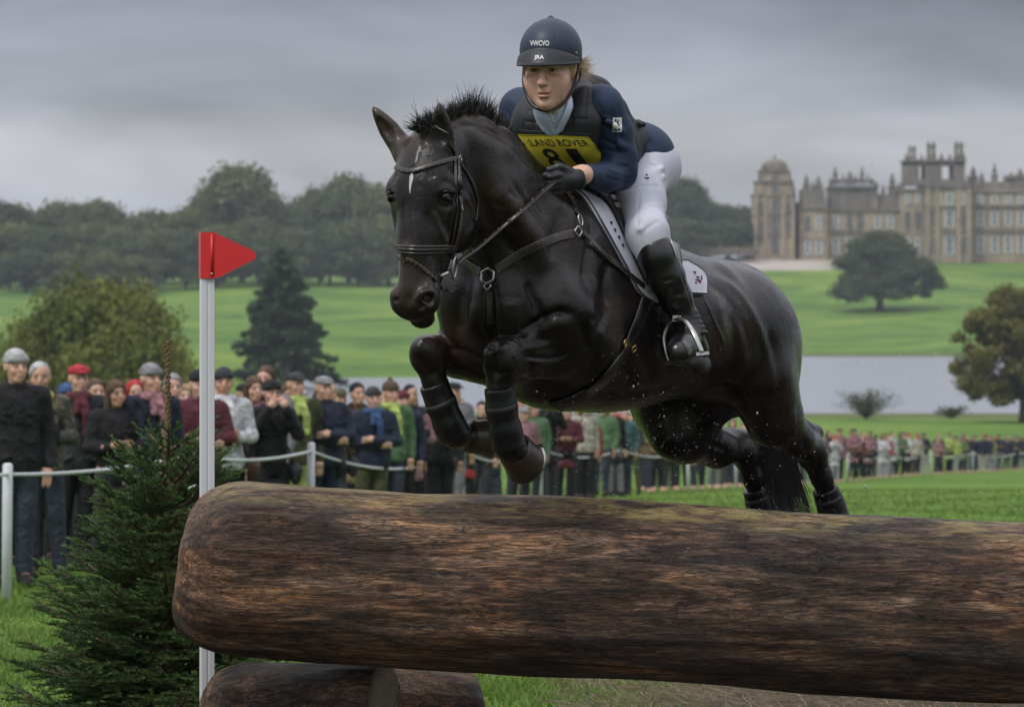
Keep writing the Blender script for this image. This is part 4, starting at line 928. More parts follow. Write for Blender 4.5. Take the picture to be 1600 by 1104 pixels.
CL = dict(black=(.010, .010, .012), navy=(.014, .020, .040), charcoal=(.030, .031, .035), camo=(.085, .080, .055), red=(.28, .022, .028), maroon=(.085, .018, .028), white=(.50, .50, .53), pink=(.30, .15, .17),
          olive=(.060, .065, .030), lime=(.32, .40, .11), teal=(.04, .095, .10), green=(.08, .15, .07), grey=(.17, .17, .18), brown=(.075, .045, .028), tan=(.26, .18, .10), blue=(.03, .065, .16), cream=(.46, .42, .36), denim=(.030, .038, .055), yellow=(.45, .34, .08), lightgrey=(.30, .30, .31))
CM = {k: cloth(k + '_cloth', v) for k, v in CL.items()}
TAN_ = pmat('camera_plastic', (.012, .012, .013), .35, bump=0)
s = SDF(.010); s.ell((0, -.105, 1.27), (.052, .045, .19), k=.01); s.ell((0, -.11, 1.0), (.045, .045, .16), k=.02); v, f = s.build(); FRONT = mesh_np('open_front', v, f)
mb_ = MB(); mb_.tube([(-.135, .04, 1.46), (-.10, -.10, 1.43), (-.02, -.165, 1.28), (.09, -.17, 1.08), (.17, -.08, .92), (.18, .06, .95), (.08, .16, 1.15), (-.07, .14, 1.40), (-.135, .04, 1.46)], .017, 6, flat=.5); STRAP = mb_.mesh('bag_strap')
s = SDF(.012); s.ell((.20, -.04, .84), (.05, .12, .11), k=.02); s.ell((.20, -.05, .88), (.058, .11, .06), k=.02); v, f = s.build(); BAG = mesh_np('shoulder_bag', v, f)
def person(px, Y, top=None, coat='black', trs='charcoal', hat=('beanie', 'grey'), pr=0, scarf=None, label='', group=None, rz=0.0, hgt=None, x=None, extra=None, small=False):
    x = (px - 800) / F * Y if x is None else x; z = float(ground_z(x, Y))
    if top is not None: hgt = CZ - (top - HY) / F * Y - z
    hgt = hgt or 1.7; sc_ = hgt / 1.735
    t = thing('person', label, 'person', (x, Y, z), group, rz); t['_w'] = 0; t.scale = (min(1.1, sc_ * 1.02), min(1.1, sc_ * 1.02), sc_)
    m = PR[pr]; parts = [('body', m['body'], SKIN), ('coat', m['coat'], CM[coat]), ('trousers', m['trousers'], CM[trs]), ('shoes', m['shoes'], CM['black'])]
    if small: parts = parts[:3]
    else:
        kk = (int(px * 7) + pr) % 10
        if kk in (1, 3, 7, 9): parts.append(('bag_strap', STRAP, CM['black']))
        if kk in (1, 7, 9): parts.append(('shoulder_bag', BAG, CM['brown' if kk == 7 else 'charcoal']))
    if hat: parts.append(('hair' if hat[0] in ('short', 'long') else 'hood' if hat[0] == 'hood' else 'hat', HW[hat[0]], CM[hat[1]]))
    if scarf: parts.append(('scarf', SCARF, CM[scarf]))
    for nm, me, mt in parts:
        o = bpy.data.objects.new(nm, me)
        if not me.materials: me.materials.append(mt)
        lnk(o, t); o.material_slots[0].link = 'OBJECT'; o.material_slots[0].material = mt
        if nm in ('hair', 'hood', 'hat'):
            o.location = (m['lean'] * .0555, m['lean'] * .016, 0); Rz = Matrix.Rotation(m['yaw'], 4, 'Z'); hc = Vector(HC); o.matrix_basis = Matrix.Translation(Vector(o.location) + hc) @ Rz @ Matrix.Translation(-hc)
        if nm == 'scarf': o.location = (m['lean'] * .05, 0, 0)
    if extra == 'glasses': pmb = MB(); [pmb.tube([(sg * .031 + .021 * math.cos(a), -.122, 1.622 + .017 * math.sin(a)) for a in np.linspace(0, 6.28, 13)], .003, 5) for sg in (-1, 1)]; pmb.tube([(-.012, -.124, 1.625), (.012, -.124, 1.625)], .003, 5); o = bpy.data.objects.new('glasses', pmb.mesh('glasses')); o.data.materials.append(TAN_); lnk(o, t)
    return t
def cam_at(t, x=0, y=-.30, z=1.17, label=''):
    """a camera held in the hands: a thing of its own"""
    L = t.matrix_basis @ Vector((x, y, z)); c = thing('camera', label, 'camera', tuple(L)); mb = MB(); mb.box(tuple(L), (.065, .032, .045)); mb.build('camera_body', TAN_, c, False)
    mb = MB(); mb.lathe([(.001, .0), (.034, 0), (.036, .05), (.030, .055), (.001, .05)], (L.x, L.y - .03, L.z), 14, np.array([[1, 0, 0], [0, 0, 1], [0, -1, 0]]).T); mb.build('lens', TAN_, c)
    mb = MB(); mb.box((L.x, L.y, L.z + .055), (.022, .025, .012), taper=.7); mb.build('viewfinder', TAN_, c, False)
R_ = math.radians
person(14, 27.2, 547, 'black', 'denim', ('beanie', 'lightgrey'), 0, None, 'tall man in a black jacket and light grey beanie at the far left edge', rz=R_(20))
t2 = person(72, 28.0, 566, 'camo', 'denim', ('short', 'lightgrey'), 1, 'yellow', 'grey-haired spectator in a mottled olive jacket with a mustard yellow scarf', rz=R_(15)); cam_at(t2, label='black camera held by the grey-haired spectator with the yellow scarf')
person(114, 29.6, 569, 'charcoal', 'black', ('cap', 'red'), 0, 'maroon', 'man in a red cap and charcoal coat behind the yellow-scarfed spectator', rz=R_(12))
person(142, 31, 592, 'brown', 'black', ('short', 'brown'), 0, None, 'short auburn-haired spectator in brown, half hidden between red cap and glasses', rz=R_(10))
person(172, 29.3, 594, 'black', 'charcoal', ('long', 'brown'), 4, None, 'brown-haired woman with glasses in a black coat behind the spruce', rz=R_(15), extra='glasses')
person(203, 30.8, 594, 'red', 'black', ('hood', 'red'), 0, None, 'spectator with a bright red hood, peeking out behind the grey beanie man', rz=R_(5))
person(227, 29.4, 569, 'navy', 'black', ('beanie', 'grey'), 0, 'pink', 'man in a grey beanie and navy coat with a pink scarf, behind the spruce tip', rz=R_(28))
person(262, 31.5, 584, 'grey', 'black', ('short', 'grey'), 0, None, 'grey-haired spectator hidden behind the brown spruce leader', rz=R_(5))
person(300, 30.6, 579, 'maroon', 'black', ('beanie', 'black'), 2, None, 'man in a black beanie and maroon jacket just left of the white pole', rz=R_(18))
person(336, 33, 588, 'charcoal', 'black', ('short', 'brown'), 0, None, 'dark-haired spectator mostly hidden behind the white pole', rz=0)
person(358, 31.6, 575, 'white', 'black', ('beanie', 'charcoal'), 1, 'white', 'smiling man in a white jacket and dark grey beanie right of the pole', rz=R_(15))
person(390, 33.6, 588, 'pink', 'black', ('long', 'brown'), 0, None, 'spectator in a pink top with brown hair right of the white jacket', rz=R_(10))
person(409, 34.6, 572, 'grey', 'black', ('short', 'brown'), 0, None, 'tall brown-haired spectator looking over the black beret', rz=R_(-30))
t14 = person(428, 33.0, 594, 'black', 'black', ('beanie', 'black'), 3, None, 'spectator in glasses, black hat and long black coat with hands at the mouth', rz=R_(22), extra='glasses')
person(455, 35.2, 581, 'olive', 'lime', ('cap', 'charcoal'), 0, 'lime', 'man in a dark cap and olive coat with a lime scarf and lime trousers', rz=R_(22))
person(497, 35.4, 587, 'navy', 'navy', ('cap', 'grey'), 2, None, 'man in a grey flat cap and navy jacket with folded arms, by the post', rz=R_(28))
person(520, 38.2, 596, 'charcoal', 'denim', ('short', 'grey'), 1, 'blue', 'grey-haired spectator with a bright blue scarf beside the grey flat cap', rz=R_(18))
person(552, 41.0, 598, 'brown', 'black', ('short', 'black'), 0, None, 'dark-haired spectator behind the blue-collared woman', rz=R_(18))
person(574, 39.2, 605, 'navy', 'olive', ('beanie', 'charcoal'), 2, 'blue', 'woman in glasses and a navy coat with folded arms and blue scarf', rz=R_(14), extra='glasses')
person(604, 41.2, 597, 'green', 'denim', ('bobble', 'brown'), 0, 'lime', 'spectator in a knitted brown bobble hat and green coat with lime scarf', rz=R_(20))
t21 = person(646, 43.0, 601, 'charcoal', 'black', ('short', 'black'), 1, None, 'dark-haired man in a charcoal coat holding a camera left of the horse legs', rz=R_(25)); cam_at(t21, label='black camera held by the dark-haired man in charcoal')
person(668, 45.0, 612, 'brown', 'black', ('short', 'brown'), 0, None, 'brown-haired spectator in a brown coat peeking behind the charcoal-coated man', rz=R_(12))
HN = {'short': '{} short hair', 'long': 'long {} hair', 'cap': 'a {} cap', 'beanie': 'a {} beanie', 'hood': 'a {} hood', 'bobble': 'a {} bobble hat'}
extra = [(38, 31.5, 596, 'brown', ('short', 'brown')), (95, 33, 600, 'maroon', ('beanie', 'blue')), (128, 34, 606, 'grey', ('short', 'grey')), (158, 34.5, 604, 'teal', ('cap', 'navy')), (190, 33.5, 603, 'olive', ('beanie', 'brown')), (245, 34.5, 598, 'charcoal', ('cap', 'tan')), (280, 34.5, 600, 'pink', ('long', 'tan')), (316, 35, 598, 'blue', ('beanie', 'red')), (374, 36, 598, 'maroon', ('cap', 'black')), (440, 38, 600, 'red', ('short', 'brown')), (475, 38.5, 604, 'grey', ('beanie', 'white')), (508, 39.5, 606, 'black', ('long', 'brown')), (536, 41, 606, 'tan', ('cap', 'olive')), (588, 42, 608, 'maroon', ('short', 'grey')), (622, 42.5, 610, 'navy', ('beanie', 'maroon')), (634, 43, 612, 'pink', ('long', 'brown')), (682, 43.5, 614, 'black', ('cap', 'navy'))]
for i, (px, Y, tp, co, ht) in enumerate(extra):
    person(px, Y, tp, co, 'black', ht, [0, 4, 7, 5, 1, 6, 2][i % 7], None, f"back-row spectator in {co} with {HN[ht[0]].format(ht[1])} left of the horse", 'back-row spectators left of the horse', R_(10 + 7 * math.sin(i * 2)))
# middle and far crowd: rows along the rope
colw = ['navy', 'black', 'charcoal', 'teal', 'green', 'lime', 'pink', 'red', 'white', 'grey', 'blue', 'maroon', 'olive', 'cream', 'navy', 'black', 'brown', 'tan', 'charcoal', 'lightgrey']
hats = [('short', 'brown'), ('short', 'black'), ('long', 'brown'), ('cap', 'navy'), ('beanie', 'charcoal'), ('short', 'grey'), ('hood', 'black'), ('cap', 'black'), ('long', 'tan'), ('beanie', 'blue'), ('beanie', 'red'), ('short', 'black')]
HN_ = {'short': '{} short hair', 'long': 'long {} hair', 'cap': 'a {} cap', 'beanie': 'a {} beanie', 'hood': 'a {} hood', 'bobble': 'a {} bobble hat'}
FX = np.array([p for p, _ in FP], float); FY = np.array([y for _, y in FP], float)
rc = random.Random(21)
special = {(0, 0): ('maroon', ('short', 'brown')), }
cnt = 0
def hn(h): return HN[h[0]].format(h[1])
px = 694.0; k = 0
seen = {}
while px < 1680:
    Yb = float(np.interp(px, FX, FY)); step = 6000 / Yb * (.47 if px < 1250 else .55)
    rows = 3
    for r in range(rows):
        Y = Yb + 1.3 + r * (.9 if px < 900 else 1.6) + rc.uniform(-.25, .4); q = px + rc.uniform(-.3, .3) * step + (r % 2) * step * .5
        co = rc.choice(colw); ht = rc.choice(hats); hg = rc.uniform(1.58, 1.84)
        if px > 1540 and rc.random() < .7: co = rc.choice(['black', 'navy', 'charcoal'])
        if 1350 < px < 1460 and rc.random() < .45: co = rc.choice(['white', 'cream', 'lightgrey'])
        if r == 0 and abs(px - 826) < step * .5: co, ht = 'pink', ('cap', 'grey')
        if r == 0 and abs(px - 868) < step * .6: co, ht, hg = 'black', ('short', 'black'), 1.88
        if r == 0 and abs(px - 928) < step * .5: co, ht = 'green', ('cap', 'navy')
        if r == 0 and abs(px - 968) < step * .5: co, ht = 'teal', ('short', 'grey')
        tr = rc.choice(['black', 'denim', 'charcoal', 'olive', 'black', 'denim', 'grey'] if px < 1250 else ['black', 'denim', 'charcoal', 'grey', 'black', 'lightgrey'])
        zone = 'seen under the belly' if px < 1000 else 'by the hind legs' if px < 1190 else 'right of the hind legs' if px < 1450 else 'at the far right'
        if px < 770: zone = 'behind the forelegs'
        lab = f"spectator in {co} coat with {hn(ht)}, {['front', 'middle', 'back'][r]} row {zone}"
        g = 'spectators behind the rope, middle' if px < 1190 else 'spectators behind the rope, far right'
        while lab in seen:
            co = rc.choice(colw); ht = rc.choice(hats); lab = f"spectator in {co} coat with {hn(ht)}, {['front', 'middle', 'back'][r]} row {zone}"
        seen[lab] = 1
        person(q, Y, None, co, tr, ht, rc.choice([0, 1, 1, 2, 4, 5, 6, 7, 3]), None, lab, g, R_(rc.uniform(-20, 35)), hg, small=px > 1000); cnt += 1
    px += step
print('crowd', cnt)
# ================================================================== THE HORSE
FW = Vector((-.57, -.82, 0)).normalized(); LF = Vector((.82, -.57, 0)).normalized(); UP = Vector((0, 0, 1))
def pitch(ax, ang):
    """horse axes with the forward axis pitched up by ang degrees"""
    a_ = math.radians(ang); f_ = FW * math.cos(a_) + UP * math.sin(a_); return (f_, LF, LF.cross(f_) * -1)
def ax(p=0, yaw=0):
    a_ = math.radians(p); y_ = math.radians(yaw)
    f_ = FW * math.cos(y_) + LF * math.sin(y_); l_ = LF * math.cos(y_) - FW * math.sin(y_)
    g_ = f_ * math.cos(a_) + UP * math.sin(a_); return (g_, l_, g_.cross(l_))
S = SDF(.0050, math.atan2(FW.y, FW.x))
E = lambda px, py, d, r, p=0, yaw=0, k=.05, op='add': S.ell(P(px, py, d), r, ax(p, yaw), k, op)
# trunk: radii are (along, across, up)
E(835, 452, -.25, (.27, .215, .285), 8)
E(893, 468, -.08, (.34, .255, .325), 10, k=.08)
E(985, 500, .17, (.36, .292, .262), 4, k=.10)
E(1060, 508, .40, (.33, .275, .222), 0, k=.10)
E(1118, 520, .56, (.27, .240, .225), -8, k=.10)
E(1152, 545, .69, (.21, .212, .225), -30, k=.08)
E(1128, 468, .60, (.20, .10, .085), -18, k=.08)            # croup
# belly line and girth
E(930, 560, .02, (.28, .19, .15), 6, k=.10)
E(850, 560, -.18, (.17, .17, .14), 20, k=.08)
# chest and breast muscles
E(800, 470, -.47, (.15, .115, .165), 0, k=.06)
E(742, 468, -.35, (.15, .10, .165), 0, k=.06)
E(768, 545, -.34, (.13, .16, .11), 0, k=.07)
# withers and neck
E(905, 345, -.02, (.20, .10, .12), 20, k=.08)
S.chain([(P(915, 322, .02), .080), (P(868, 312, -.16), .060), (P(832, 288, -.28), .056), (P(802, 258, -.40), .056), (P(775, 230, -.50), .056), (P(742, 213, -.60), .056), (P(712, 211, -.67), .056), (P(688, 220, -.72), .055)], k=.04)
S.chain([(P(862, 400, -.16), .155), (P(815, 340, -.36), .120), (P(768, 282, -.52), .100), (P(725, 246, -.64), .085)], k=.06)
S.chain([(P(812, 430, -.36), .14), (P(785, 370, -.48), .105), (P(755, 312, -.58), .085), (P(735, 275, -.64), .075)], k=.07)
# neck muscle relief: a groove above the windpipe, the long brachial muscle, the crest
S.cap(P(862, 440, -.45), P(775, 300, -.62), .035, .030, k=.08)
S.cap(P(880, 350, -.30), P(790, 235, -.60), .020, .018, k=.05)
# shoulder blades, points of shoulder, upper arms
E(893, 425, -.36, (.10, .07, .22), -22, k=.05)
E(745, 440, -.20, (.12, .07, .20), -22, k=.06)
S.chain([(P(910, 345, -.18), .05), (P(872, 480, -.46), .085)], k=.05)
S.chain([(P(866, 486, -.47), .098), (P(918, 548, -.30), .10)], k=.05)
E(930, 492, -.27, (.12, .075, .13), 0, k=.045)
S.chain([(P(748, 478, -.28), .095), (P(795, 555, -.12), .10)], k=.05)
# near foreleg (its left)
S.chain([(P(912, 545, -.30), .088), (P(868, 540, -.40), .076), (P(825, 552, -.50), .056), (P(795, 560, -.57), .048)], k=.035)
S.cap(P(905, 572, -.30), P(832, 578, -.48), .040, .026, k=.025)
S.cap(P(902, 520, -.36), P(815, 548, -.56), .040, .022, k=.02)
S.cap(P(928, 560, -.29), P(912, 575, -.31), .032, .028, k=.03)
E(785, 562, -.59, (.056, .058, .056), 30, k=.025)
E(776, 552, -.61, (.040, .036, .036), 0, k=.02); E(800, 577, -.56, (.036, .040, .03), 0, k=.02)
S.chain([(P(782, 575, -.59), .044), (P(781, 605, -.58), .032), (P(787, 660, -.56), .028), (P(794, 694, -.54), .040)], k=.03)
S.chain([(P(794, 698, -.54), .040), (P(812, 708, -.49), .036), (P(822, 712, -.45), .045)], k=.02)
# off foreleg (its right)
S.chain([(P(785, 560, -.10), .088), (P(742, 550, -.22), .076), (P(705, 552, -.33), .056), (P(678, 552, -.40), .048)], k=.035)
S.cap(P(778, 585, -.12), P(712, 574, -.31), .036, .026, k=.025)
S.cap(P(770, 525, -.20), P(700, 536, -.36), .040, .026, k=.02)
E(669, 551, -.43, (.056, .058, .056), 30, k=.025)
E(661, 545, -.46, (.040, .036, .036), 0, k=.02)
S.chain([(P(670, 565, -.43), .044), (P(680, 600, -.42), .032), (P(697, 650, -.40), .028), (P(711, 676, -.38), .040)], k=.03)
S.chain([(P(711, 680, -.38), .038), (P(728, 681, -.32), .036), (P(738, 678, -.28), .045)], k=.02)
# hindquarters
E(1180, 540, .50, (.165, .105, .22), -25, k=.07)
E(1198, 600, .56, (.105, .080, .18), -20, k=.06)
E(1100, 560, .72, (.17, .12, .20), 0, k=.08)
S.chain([(P(1184, 590, .46), .118), (P(1210, 650, .52), .088)], k=.05)
S.cap(P(1182, 470, .46), P(1222, 635, .54), .036, .042, k=.05)
S.cap(P(1120, 440, .30), P(1150, 560, .30), .045, .05, k=.06)      # point of hip to flank
S.chain([(P(1211, 660, .52), .082), (P(1240, 686, .61), .060), (P(1265, 702, .70), .046)], k=.04)
S.cap(P(1238, 655, .66), P(1274, 678, .77), .030, .024, k=.03)
S.cap(P(1270, 676, .78), P(1270, 676, .78), .032, k=.02)
E(1268, 703, .72, (.050, .045, .052), 0, k=.03)
S.chain([(P(1270, 712, .73), .045), (P(1284, 745, .75), .032), (P(1298, 788, .79), .030), (P(1303, 806, .80), .042), (P(1300, 835, .76), .036), (P(1292, 850, .72), .045)], k=.03)
# off hindleg
S.chain([(P(1078, 560, .78), .16), (P(1060, 625, .70), .15), (P(1068, 672, .66), .105)], k=.06)
S.cap(P(1032, 630, .60), P(1050, 680, .60), .080, .070, k=.05)
S.chain([(P(1068, 680, .68), .085), (P(1120, 700, .82), .060), (P(1155, 700, .92), .045)], k=.04)
S.cap(P(1128, 678, .88), P(1168, 682, .99), .024, .026, k=.03)
E(1163, 703, .94, (.048, .042, .050), 0, k=.03)
S.chain([(P(1166, 712, .95), .043), (P(1176, 745, .97), .031), (P(1188, 788, 1.0), .029), (P(1193, 806, 1.01), .042), (P(1190, 835, .97), .035), (P(1183, 850, .93), .045)], k=.03)
# ------------------------------------------------------------------ head
HO = P(680, 216, -.74)
HA = Vector((-.085, -.20, -1)).normalized(); HS = Vector((.90, -.43, 0)); HS = (HS - HA * HS.dot(HA)).normalized(); HF = HA.cross(HS)
if HF.y > 0: HF = -HF
QS, QF = 1.15, 1.10
def H(a_, s_, f_): return HO + HA * a_ + HS * s_ * QS + HF * f_ * QF
HX = (HA, HS, HF)
h = lambda a_, s_, f_, r, k=.03, op='add': S.ell(H(a_, s_, f_), (r[0], r[1] * QS, r[2] * QF), HX, k, op)
h(.055, 0, -.005, (.10, .080, .085)); h(.15, 0, .035, (.12, .088, .065), .04)
S.chain([(H(.16, 0, .022), .080), (H(.30, 0, .024), .066), (H(.44, 0, .022), .058)], k=.04)
S.chain([(H(.20, 0, .060), .045), (H(.36, 0, .060), .033), (H(.46, 0, .052), .026)], k=.02)
for s_ in (-1, 1):
    h(.20, s_ * .052, -.075, (.125, .034, .095), .035)                      # cheek
    h(.165, s_ * .082, .035, (.045, .026, .028), .02)                        # brow over the eye
    h(.188, s_ * .098, .028, (.026, .014, .020), .012, 'sub')
    S.cap(H(.225, s_ * .072, .035), H(.36, s_ * .052, .01), .018, .012, k=.02)   # facial crest
    h(.155, s_ * .07, .0, (.03, .02, .02), .02, 'sub')
    h(.492, s_ * .040, .042, (.038, .026, .032), .02)                        # nostril wing
    h(.500, s_ * .058, .058, (.019, .013, .013), .008, 'sub')
S.chain([(H(.25, 0, -.075), .055), (H(.36, 0, -.045), .042), (H(.48, 0, -.012), .036)], k=.035)
h(.488, 0, .018, (.060, .054, .048), .03); h(.522, 0, .026, (.028, .046, .028), .02)
h(.535, 0, -.018, (.030, .034, .026), .012)
S.cap(H(.545, -.05, .004), H(.545, .05, .004), .004, .004, k=.008, op='sub')
S.cap(H(.545, .03, .004), H(.49, .058, -.006), .004, .004, k=.008, op='sub')
S.cap(H(.545, -.03, .004), H(.49, -.058, -.006), .004, .004, k=.008, op='sub')
# ears
def ear(base, tip, face, w, k=.02):
    b0 = Vector(base); t0 = Vector(tip); d_ = t0 - b0; L_ = d_.length; d_ = d_ / L_
    fc = Vector(face); fc = (fc - d_ * fc.dot(d_)).normalized(); sd = d_.cross(fc)
    for t_, q in ((.08, .82), (.28, 1.0), (.48, 1.0), (.66, .80), (.82, .52), (.94, .24)):
        S.ell(b0 + d_ * L_ * t_, (w * q, .017 * (1.1 - .5 * t_), L_ * .17), (sd, fc, d_), k)
    for t_, q in ((.36, .5), (.52, .5), (.68, .32)):
        S.ell(b0 + d_ * L_ * t_ + fc * .021, (w * q, .014, L_ * .15), (sd, fc, d_), .008, 'sub')
ear(P(692, 240, -.82), P(687, 168, -.84), (-.15, -.98, 0), .036)
ear(P(630, 234, -.72), P(587, 173, -.70), (-.5, -.85, 0), .033)
S.chain([(P(622, 222, -.715), .020), (P(634, 240, -.73), .030), (P(652, 250, -.75), .045)], k=.03)
hv, hf = S.build()
hv = smooth_mesh(hv, hf, 1, .4)
def vnorm(v, f):
    n = np.cross(v[f[:, 2]] - v[f[:, 0]], v[f[:, 3]] - v[f[:, 1]]); o = np.zeros_like(v)
    for j in range(4):
        for c_ in range(3): o[:, c_] += np.bincount(f[:, j], n[:, c_], len(v))
    return o / (np.linalg.norm(o, axis=1)[:, None] + 1e-12)
def sculpt(v, f, T, strokes):
    nrm = vnorm(v, f); out_ = np.zeros(len(v))
    for pix, w, dep in strokes:
        ps, ns = on_surface(T, pix, 0, 4, 0)
        if len(ps) < 1: continue
        ws = w * .0022; lo_ = ps.min(0) - 3 * ws; hi_ = ps.max(0) + 3 * ws
        m = np.where(((v > lo_) & (v < hi_)).all(1))[0]; q = v[m]
        D = np.full(len(m), 9.0); U = np.zeros(len(m)); n_ = len(ps)
        for i, p in enumerate(ps):
            d = np.linalg.norm(q - p, axis=1); k = d < D; D[k] = d[k]; U[k] = i / max(1, n_ - 1)
        fade = np.minimum(1, np.minimum(U, 1 - U) * 5 + .25) if n_ > 2 else 1
        out_[m] += dep * np.exp(-(D / ws) ** 2) * fade
    return v + nrm * out_[:, None]
HB = bvh(hv, hf)
STK = [  # (pixel path, width px, height m): grooves negative, ridges positive
 ([(705, 197), (735, 196), (763, 203), (790, 220), (813, 243), (838, 262)], 5, -.007),
 ([(720, 215), (765, 225), (800, 255), (830, 290)], 14, .006),
 ([(750, 300), (762, 335), (785, 372), (815, 405)], 8, -.010), ([(775, 290), (800, 330), (835, 375)], 13, .009), ([(800, 285), (828, 322), (858, 362)], 7, -.007),
 ([(745, 335), (752, 375), (765, 405)], 9, .006), ([(770, 315), (790, 325)], 4, -.004), ([(776, 330), (798, 342)], 4, -.004), ([(786, 348), (808, 358)], 4, -.004), ([(792, 298), (812, 312)], 4, -.004),
 ([(880, 322), (868, 365), (862, 410)], 10, -.008), ([(905, 320), (893, 370), (884, 420), (878, 460)], 13, .008), ([(928, 345), (918, 395), (912, 440)], 8, -.008),
 ([(952, 400), (945, 440), (948, 480)], 10, -.008), ([(930, 430), (925, 470), (920, 500)], 14, .012),
 ([(764, 445), (766, 500), (769, 560), (772, 596)], 8, -.022), ([(742, 470), (738, 520), (745, 560)], 14, .010), ([(795, 465), (800, 510), (800, 540)], 15, .012),
 ([(822, 440), (835, 470), (848, 500)], 7, -.012), ([(722, 450), (716, 490), (720, 520)], 6, -.008),
 ([(806, 522), (825, 513), (845, 501), (870, 488), (894, 491)], 6, -.018), ([(905, 502), (914, 520), (920, 548)], 6, -.014), ([(800, 541), (840, 522), (872, 508), (895, 512)], 8, .008),
 ([(947, 488), (938, 515), (937, 545), (924, 585)], 6, -.014), ([(925, 500), (920, 530)], 10, .008),
 ([(815, 556), (845, 560), (870, 558), (896, 549)], 4, -.007), ([(818, 572), (850, 573), (885, 572)], 4, -.006), ([(820, 563), (860, 567), (895, 562)], 4, .004), ([(805, 547), (845, 540), (880, 528)], 4, .004),
 ([(762, 552), (775, 545), (790, 546)], 5, .006), ([(758, 578), (775, 586), (798, 580)], 5, -.007), ([(800, 548), (806, 566), (800, 584)], 4, .007), ([(830, 548), (828, 575)], 5, -.004),
 ([(655, 533), (668, 528), (684, 534)], 5, .004), ([(650, 570), (665, 582), (686, 580)], 5, -.005), ([(700, 545), (730, 548), (755, 560)], 5, -.005),
 ([(1115, 432), (1145, 450), (1166, 475), (1185, 511), (1197, 555), (1208, 605)], 11, .008), ([(1098, 440), (1128, 458), (1150, 485), (1168, 525), (1176, 570)], 11, -.006),
 ([(1200, 520), (1212, 560), (1220, 610)], 9, -.005),
 ([(1143, 485), (1150, 520), (1149, 555), (1134, 592)], 12, -.012), ([(1122, 470), (1128, 510), (1124, 550)], 14, .006), ([(1112, 604), (1140, 600), (1158, 622), (1168, 645)], 6, -.012), ([(1150, 590), (1168, 620)], 7, .006),
 ([(1099, 464), (1110, 488), (1119, 511), (1127, 532), (1133, 551)], 2.4, .0045), ([(1060, 470), (1075, 500), (1080, 540)], 10, -.005),
 ([(1229, 640), (1226, 665), (1217, 692)], 5, -.009), ([(1240, 640), (1240, 680)], 5, .005), ([(1200, 640), (1200, 680)], 8, .006), ([(1255, 690), (1262, 712)], 4, -.005), ([(1276, 720), (1284, 750)], 3, -.004),
 ([(1080, 610), (1062, 650), (1056, 690)], 9, -.008), ([(1030, 660), (1048, 690)], 10, .007), ([(1100, 690), (1140, 705)], 5, -.006), ([(1160, 715), (1172, 745)], 3, -.004),
 ([(965, 560), (990, 600)], 9, -.005), ([(1000, 540), (1020, 590)], 9, -.005), ([(1030, 530), (1048, 580)], 9, -.005), ([(985, 560), (1005, 600)], 8, .004),
 ([(890, 600), (940, 612), (1000, 612), (1060, 600)], 10, -.006),
 # head
 ([(674, 461), (665, 467), (660, 476), (664, 485)], 6, -.020), ([(680, 456), (662, 456), (650, 470), (652, 486)], 4, .006), ([(636, 488), (650, 494), (668, 491), (680, 480), (686, 466)], 2.6, -.006), ([(620, 462), (618, 474)], 4, -.012), ([(645, 470), (640, 485)], 7, .004),
 ([(683, 309), (697, 312), (711, 309)], 6, -.004), ([(605, 300), (612, 306)], 5, -.004), ([(690, 283), (702, 286), (712, 294)], 4, -.004), ([(700, 262), (712, 270)], 6, -.006),
 ([(686, 300), (697, 295), (710, 302)], 5, .006), ([(684, 318), (697, 324), (710, 318)], 4, -.005), ([(676, 330), (684, 350), (692, 372)], 4, .006), ([(668, 330), (672, 360), (676, 390)], 5, -.006), ([(698, 345), (704, 372)], 6, -.006),
 ([(722, 300), (737, 325), (738, 352), (726, 374)], 6, .006), ([(715, 285), (722, 320), (722, 350)], 7, -.006), ([(645, 330), (650, 380), (652, 420)], 9, .004), ([(630, 310), (632, 350), (634, 385)], 7, -.005),
 ([(672, 400), (672, 430), (668, 452)], 4, .004), ([(684, 420), (680, 450)], 4, -.005), ([(646, 262), (652, 240), (658, 222)], 6, .004), ([(668, 262), (676, 280)], 6, -.006), ([(620, 270), (614, 285)], 6, -.004),
]
hv = sculpt(hv, hf, HB, STK); HB = bvh(hv, hf)
def coat_mat():
    b = NB('wet_black_coat'); v = b.coord()
    n1 = b.noise(v, 3.2, 3, .5, .6); n2 = b.noise(b.coord((60, 60, 12)), 6, 3)
    c = b.ramp(n1, (.30, (.0050, .0044, .0044)), (.52, (.0088, .0068, .0062)), (.72, (.034, .020, .014)))
    b.col(b.mix(.35, c, b.mix(n2, (.3, .3, .3), (1.7, 1.6, 1.55)), 'MULTIPLY'))
    wet = b.noise(v, 7, 5, .65, .8)
    b.rough(b.ramp(wet, (.34, (.19,) * 3), (.62, (.36,) * 3)))
    b.b.inputs['Specular IOR Level'].default_value = .24; b.b.inputs['Coat Weight'].default_value = .16; b.b.inputs['Coat Roughness'].default_value = .11; b.b.inputs['Coat IOR'].default_value = 1.4
    hair = b.noise(b.coord((1, 1, .28)), 260, 2, .6)
    lump = b.noise(b.coord((1, 1, .6)), 30, 6, .68, .8)
    vein = b.noise(v, 11, 2, .4, 2.0)
    vv = b.ramp(vein, (.47, (0, 0, 0)), (.50, (1, 1, 1)), (.53, (0, 0, 0)))
    drops = b.ramp(b.voro(v, 95), (.0, (1, 1, 1)), (.22, (0, 0, 0)))
    dm = b.ramp(b.noise(v, 16, 2), (.5, (0, 0, 0)), (.62, (1, 1, 1)))
    p1 = b.bump(lump, .45, .008); p2 = b.bump(hair, .22, .0012, p1)
    p3 = b.bump(vv, .35, .0014, p2); b.bump(b.mix(1.0, drops, dm, 'MULTIPLY'), .55, .0025, p3)
    return b.m
COAT = coat_mat()
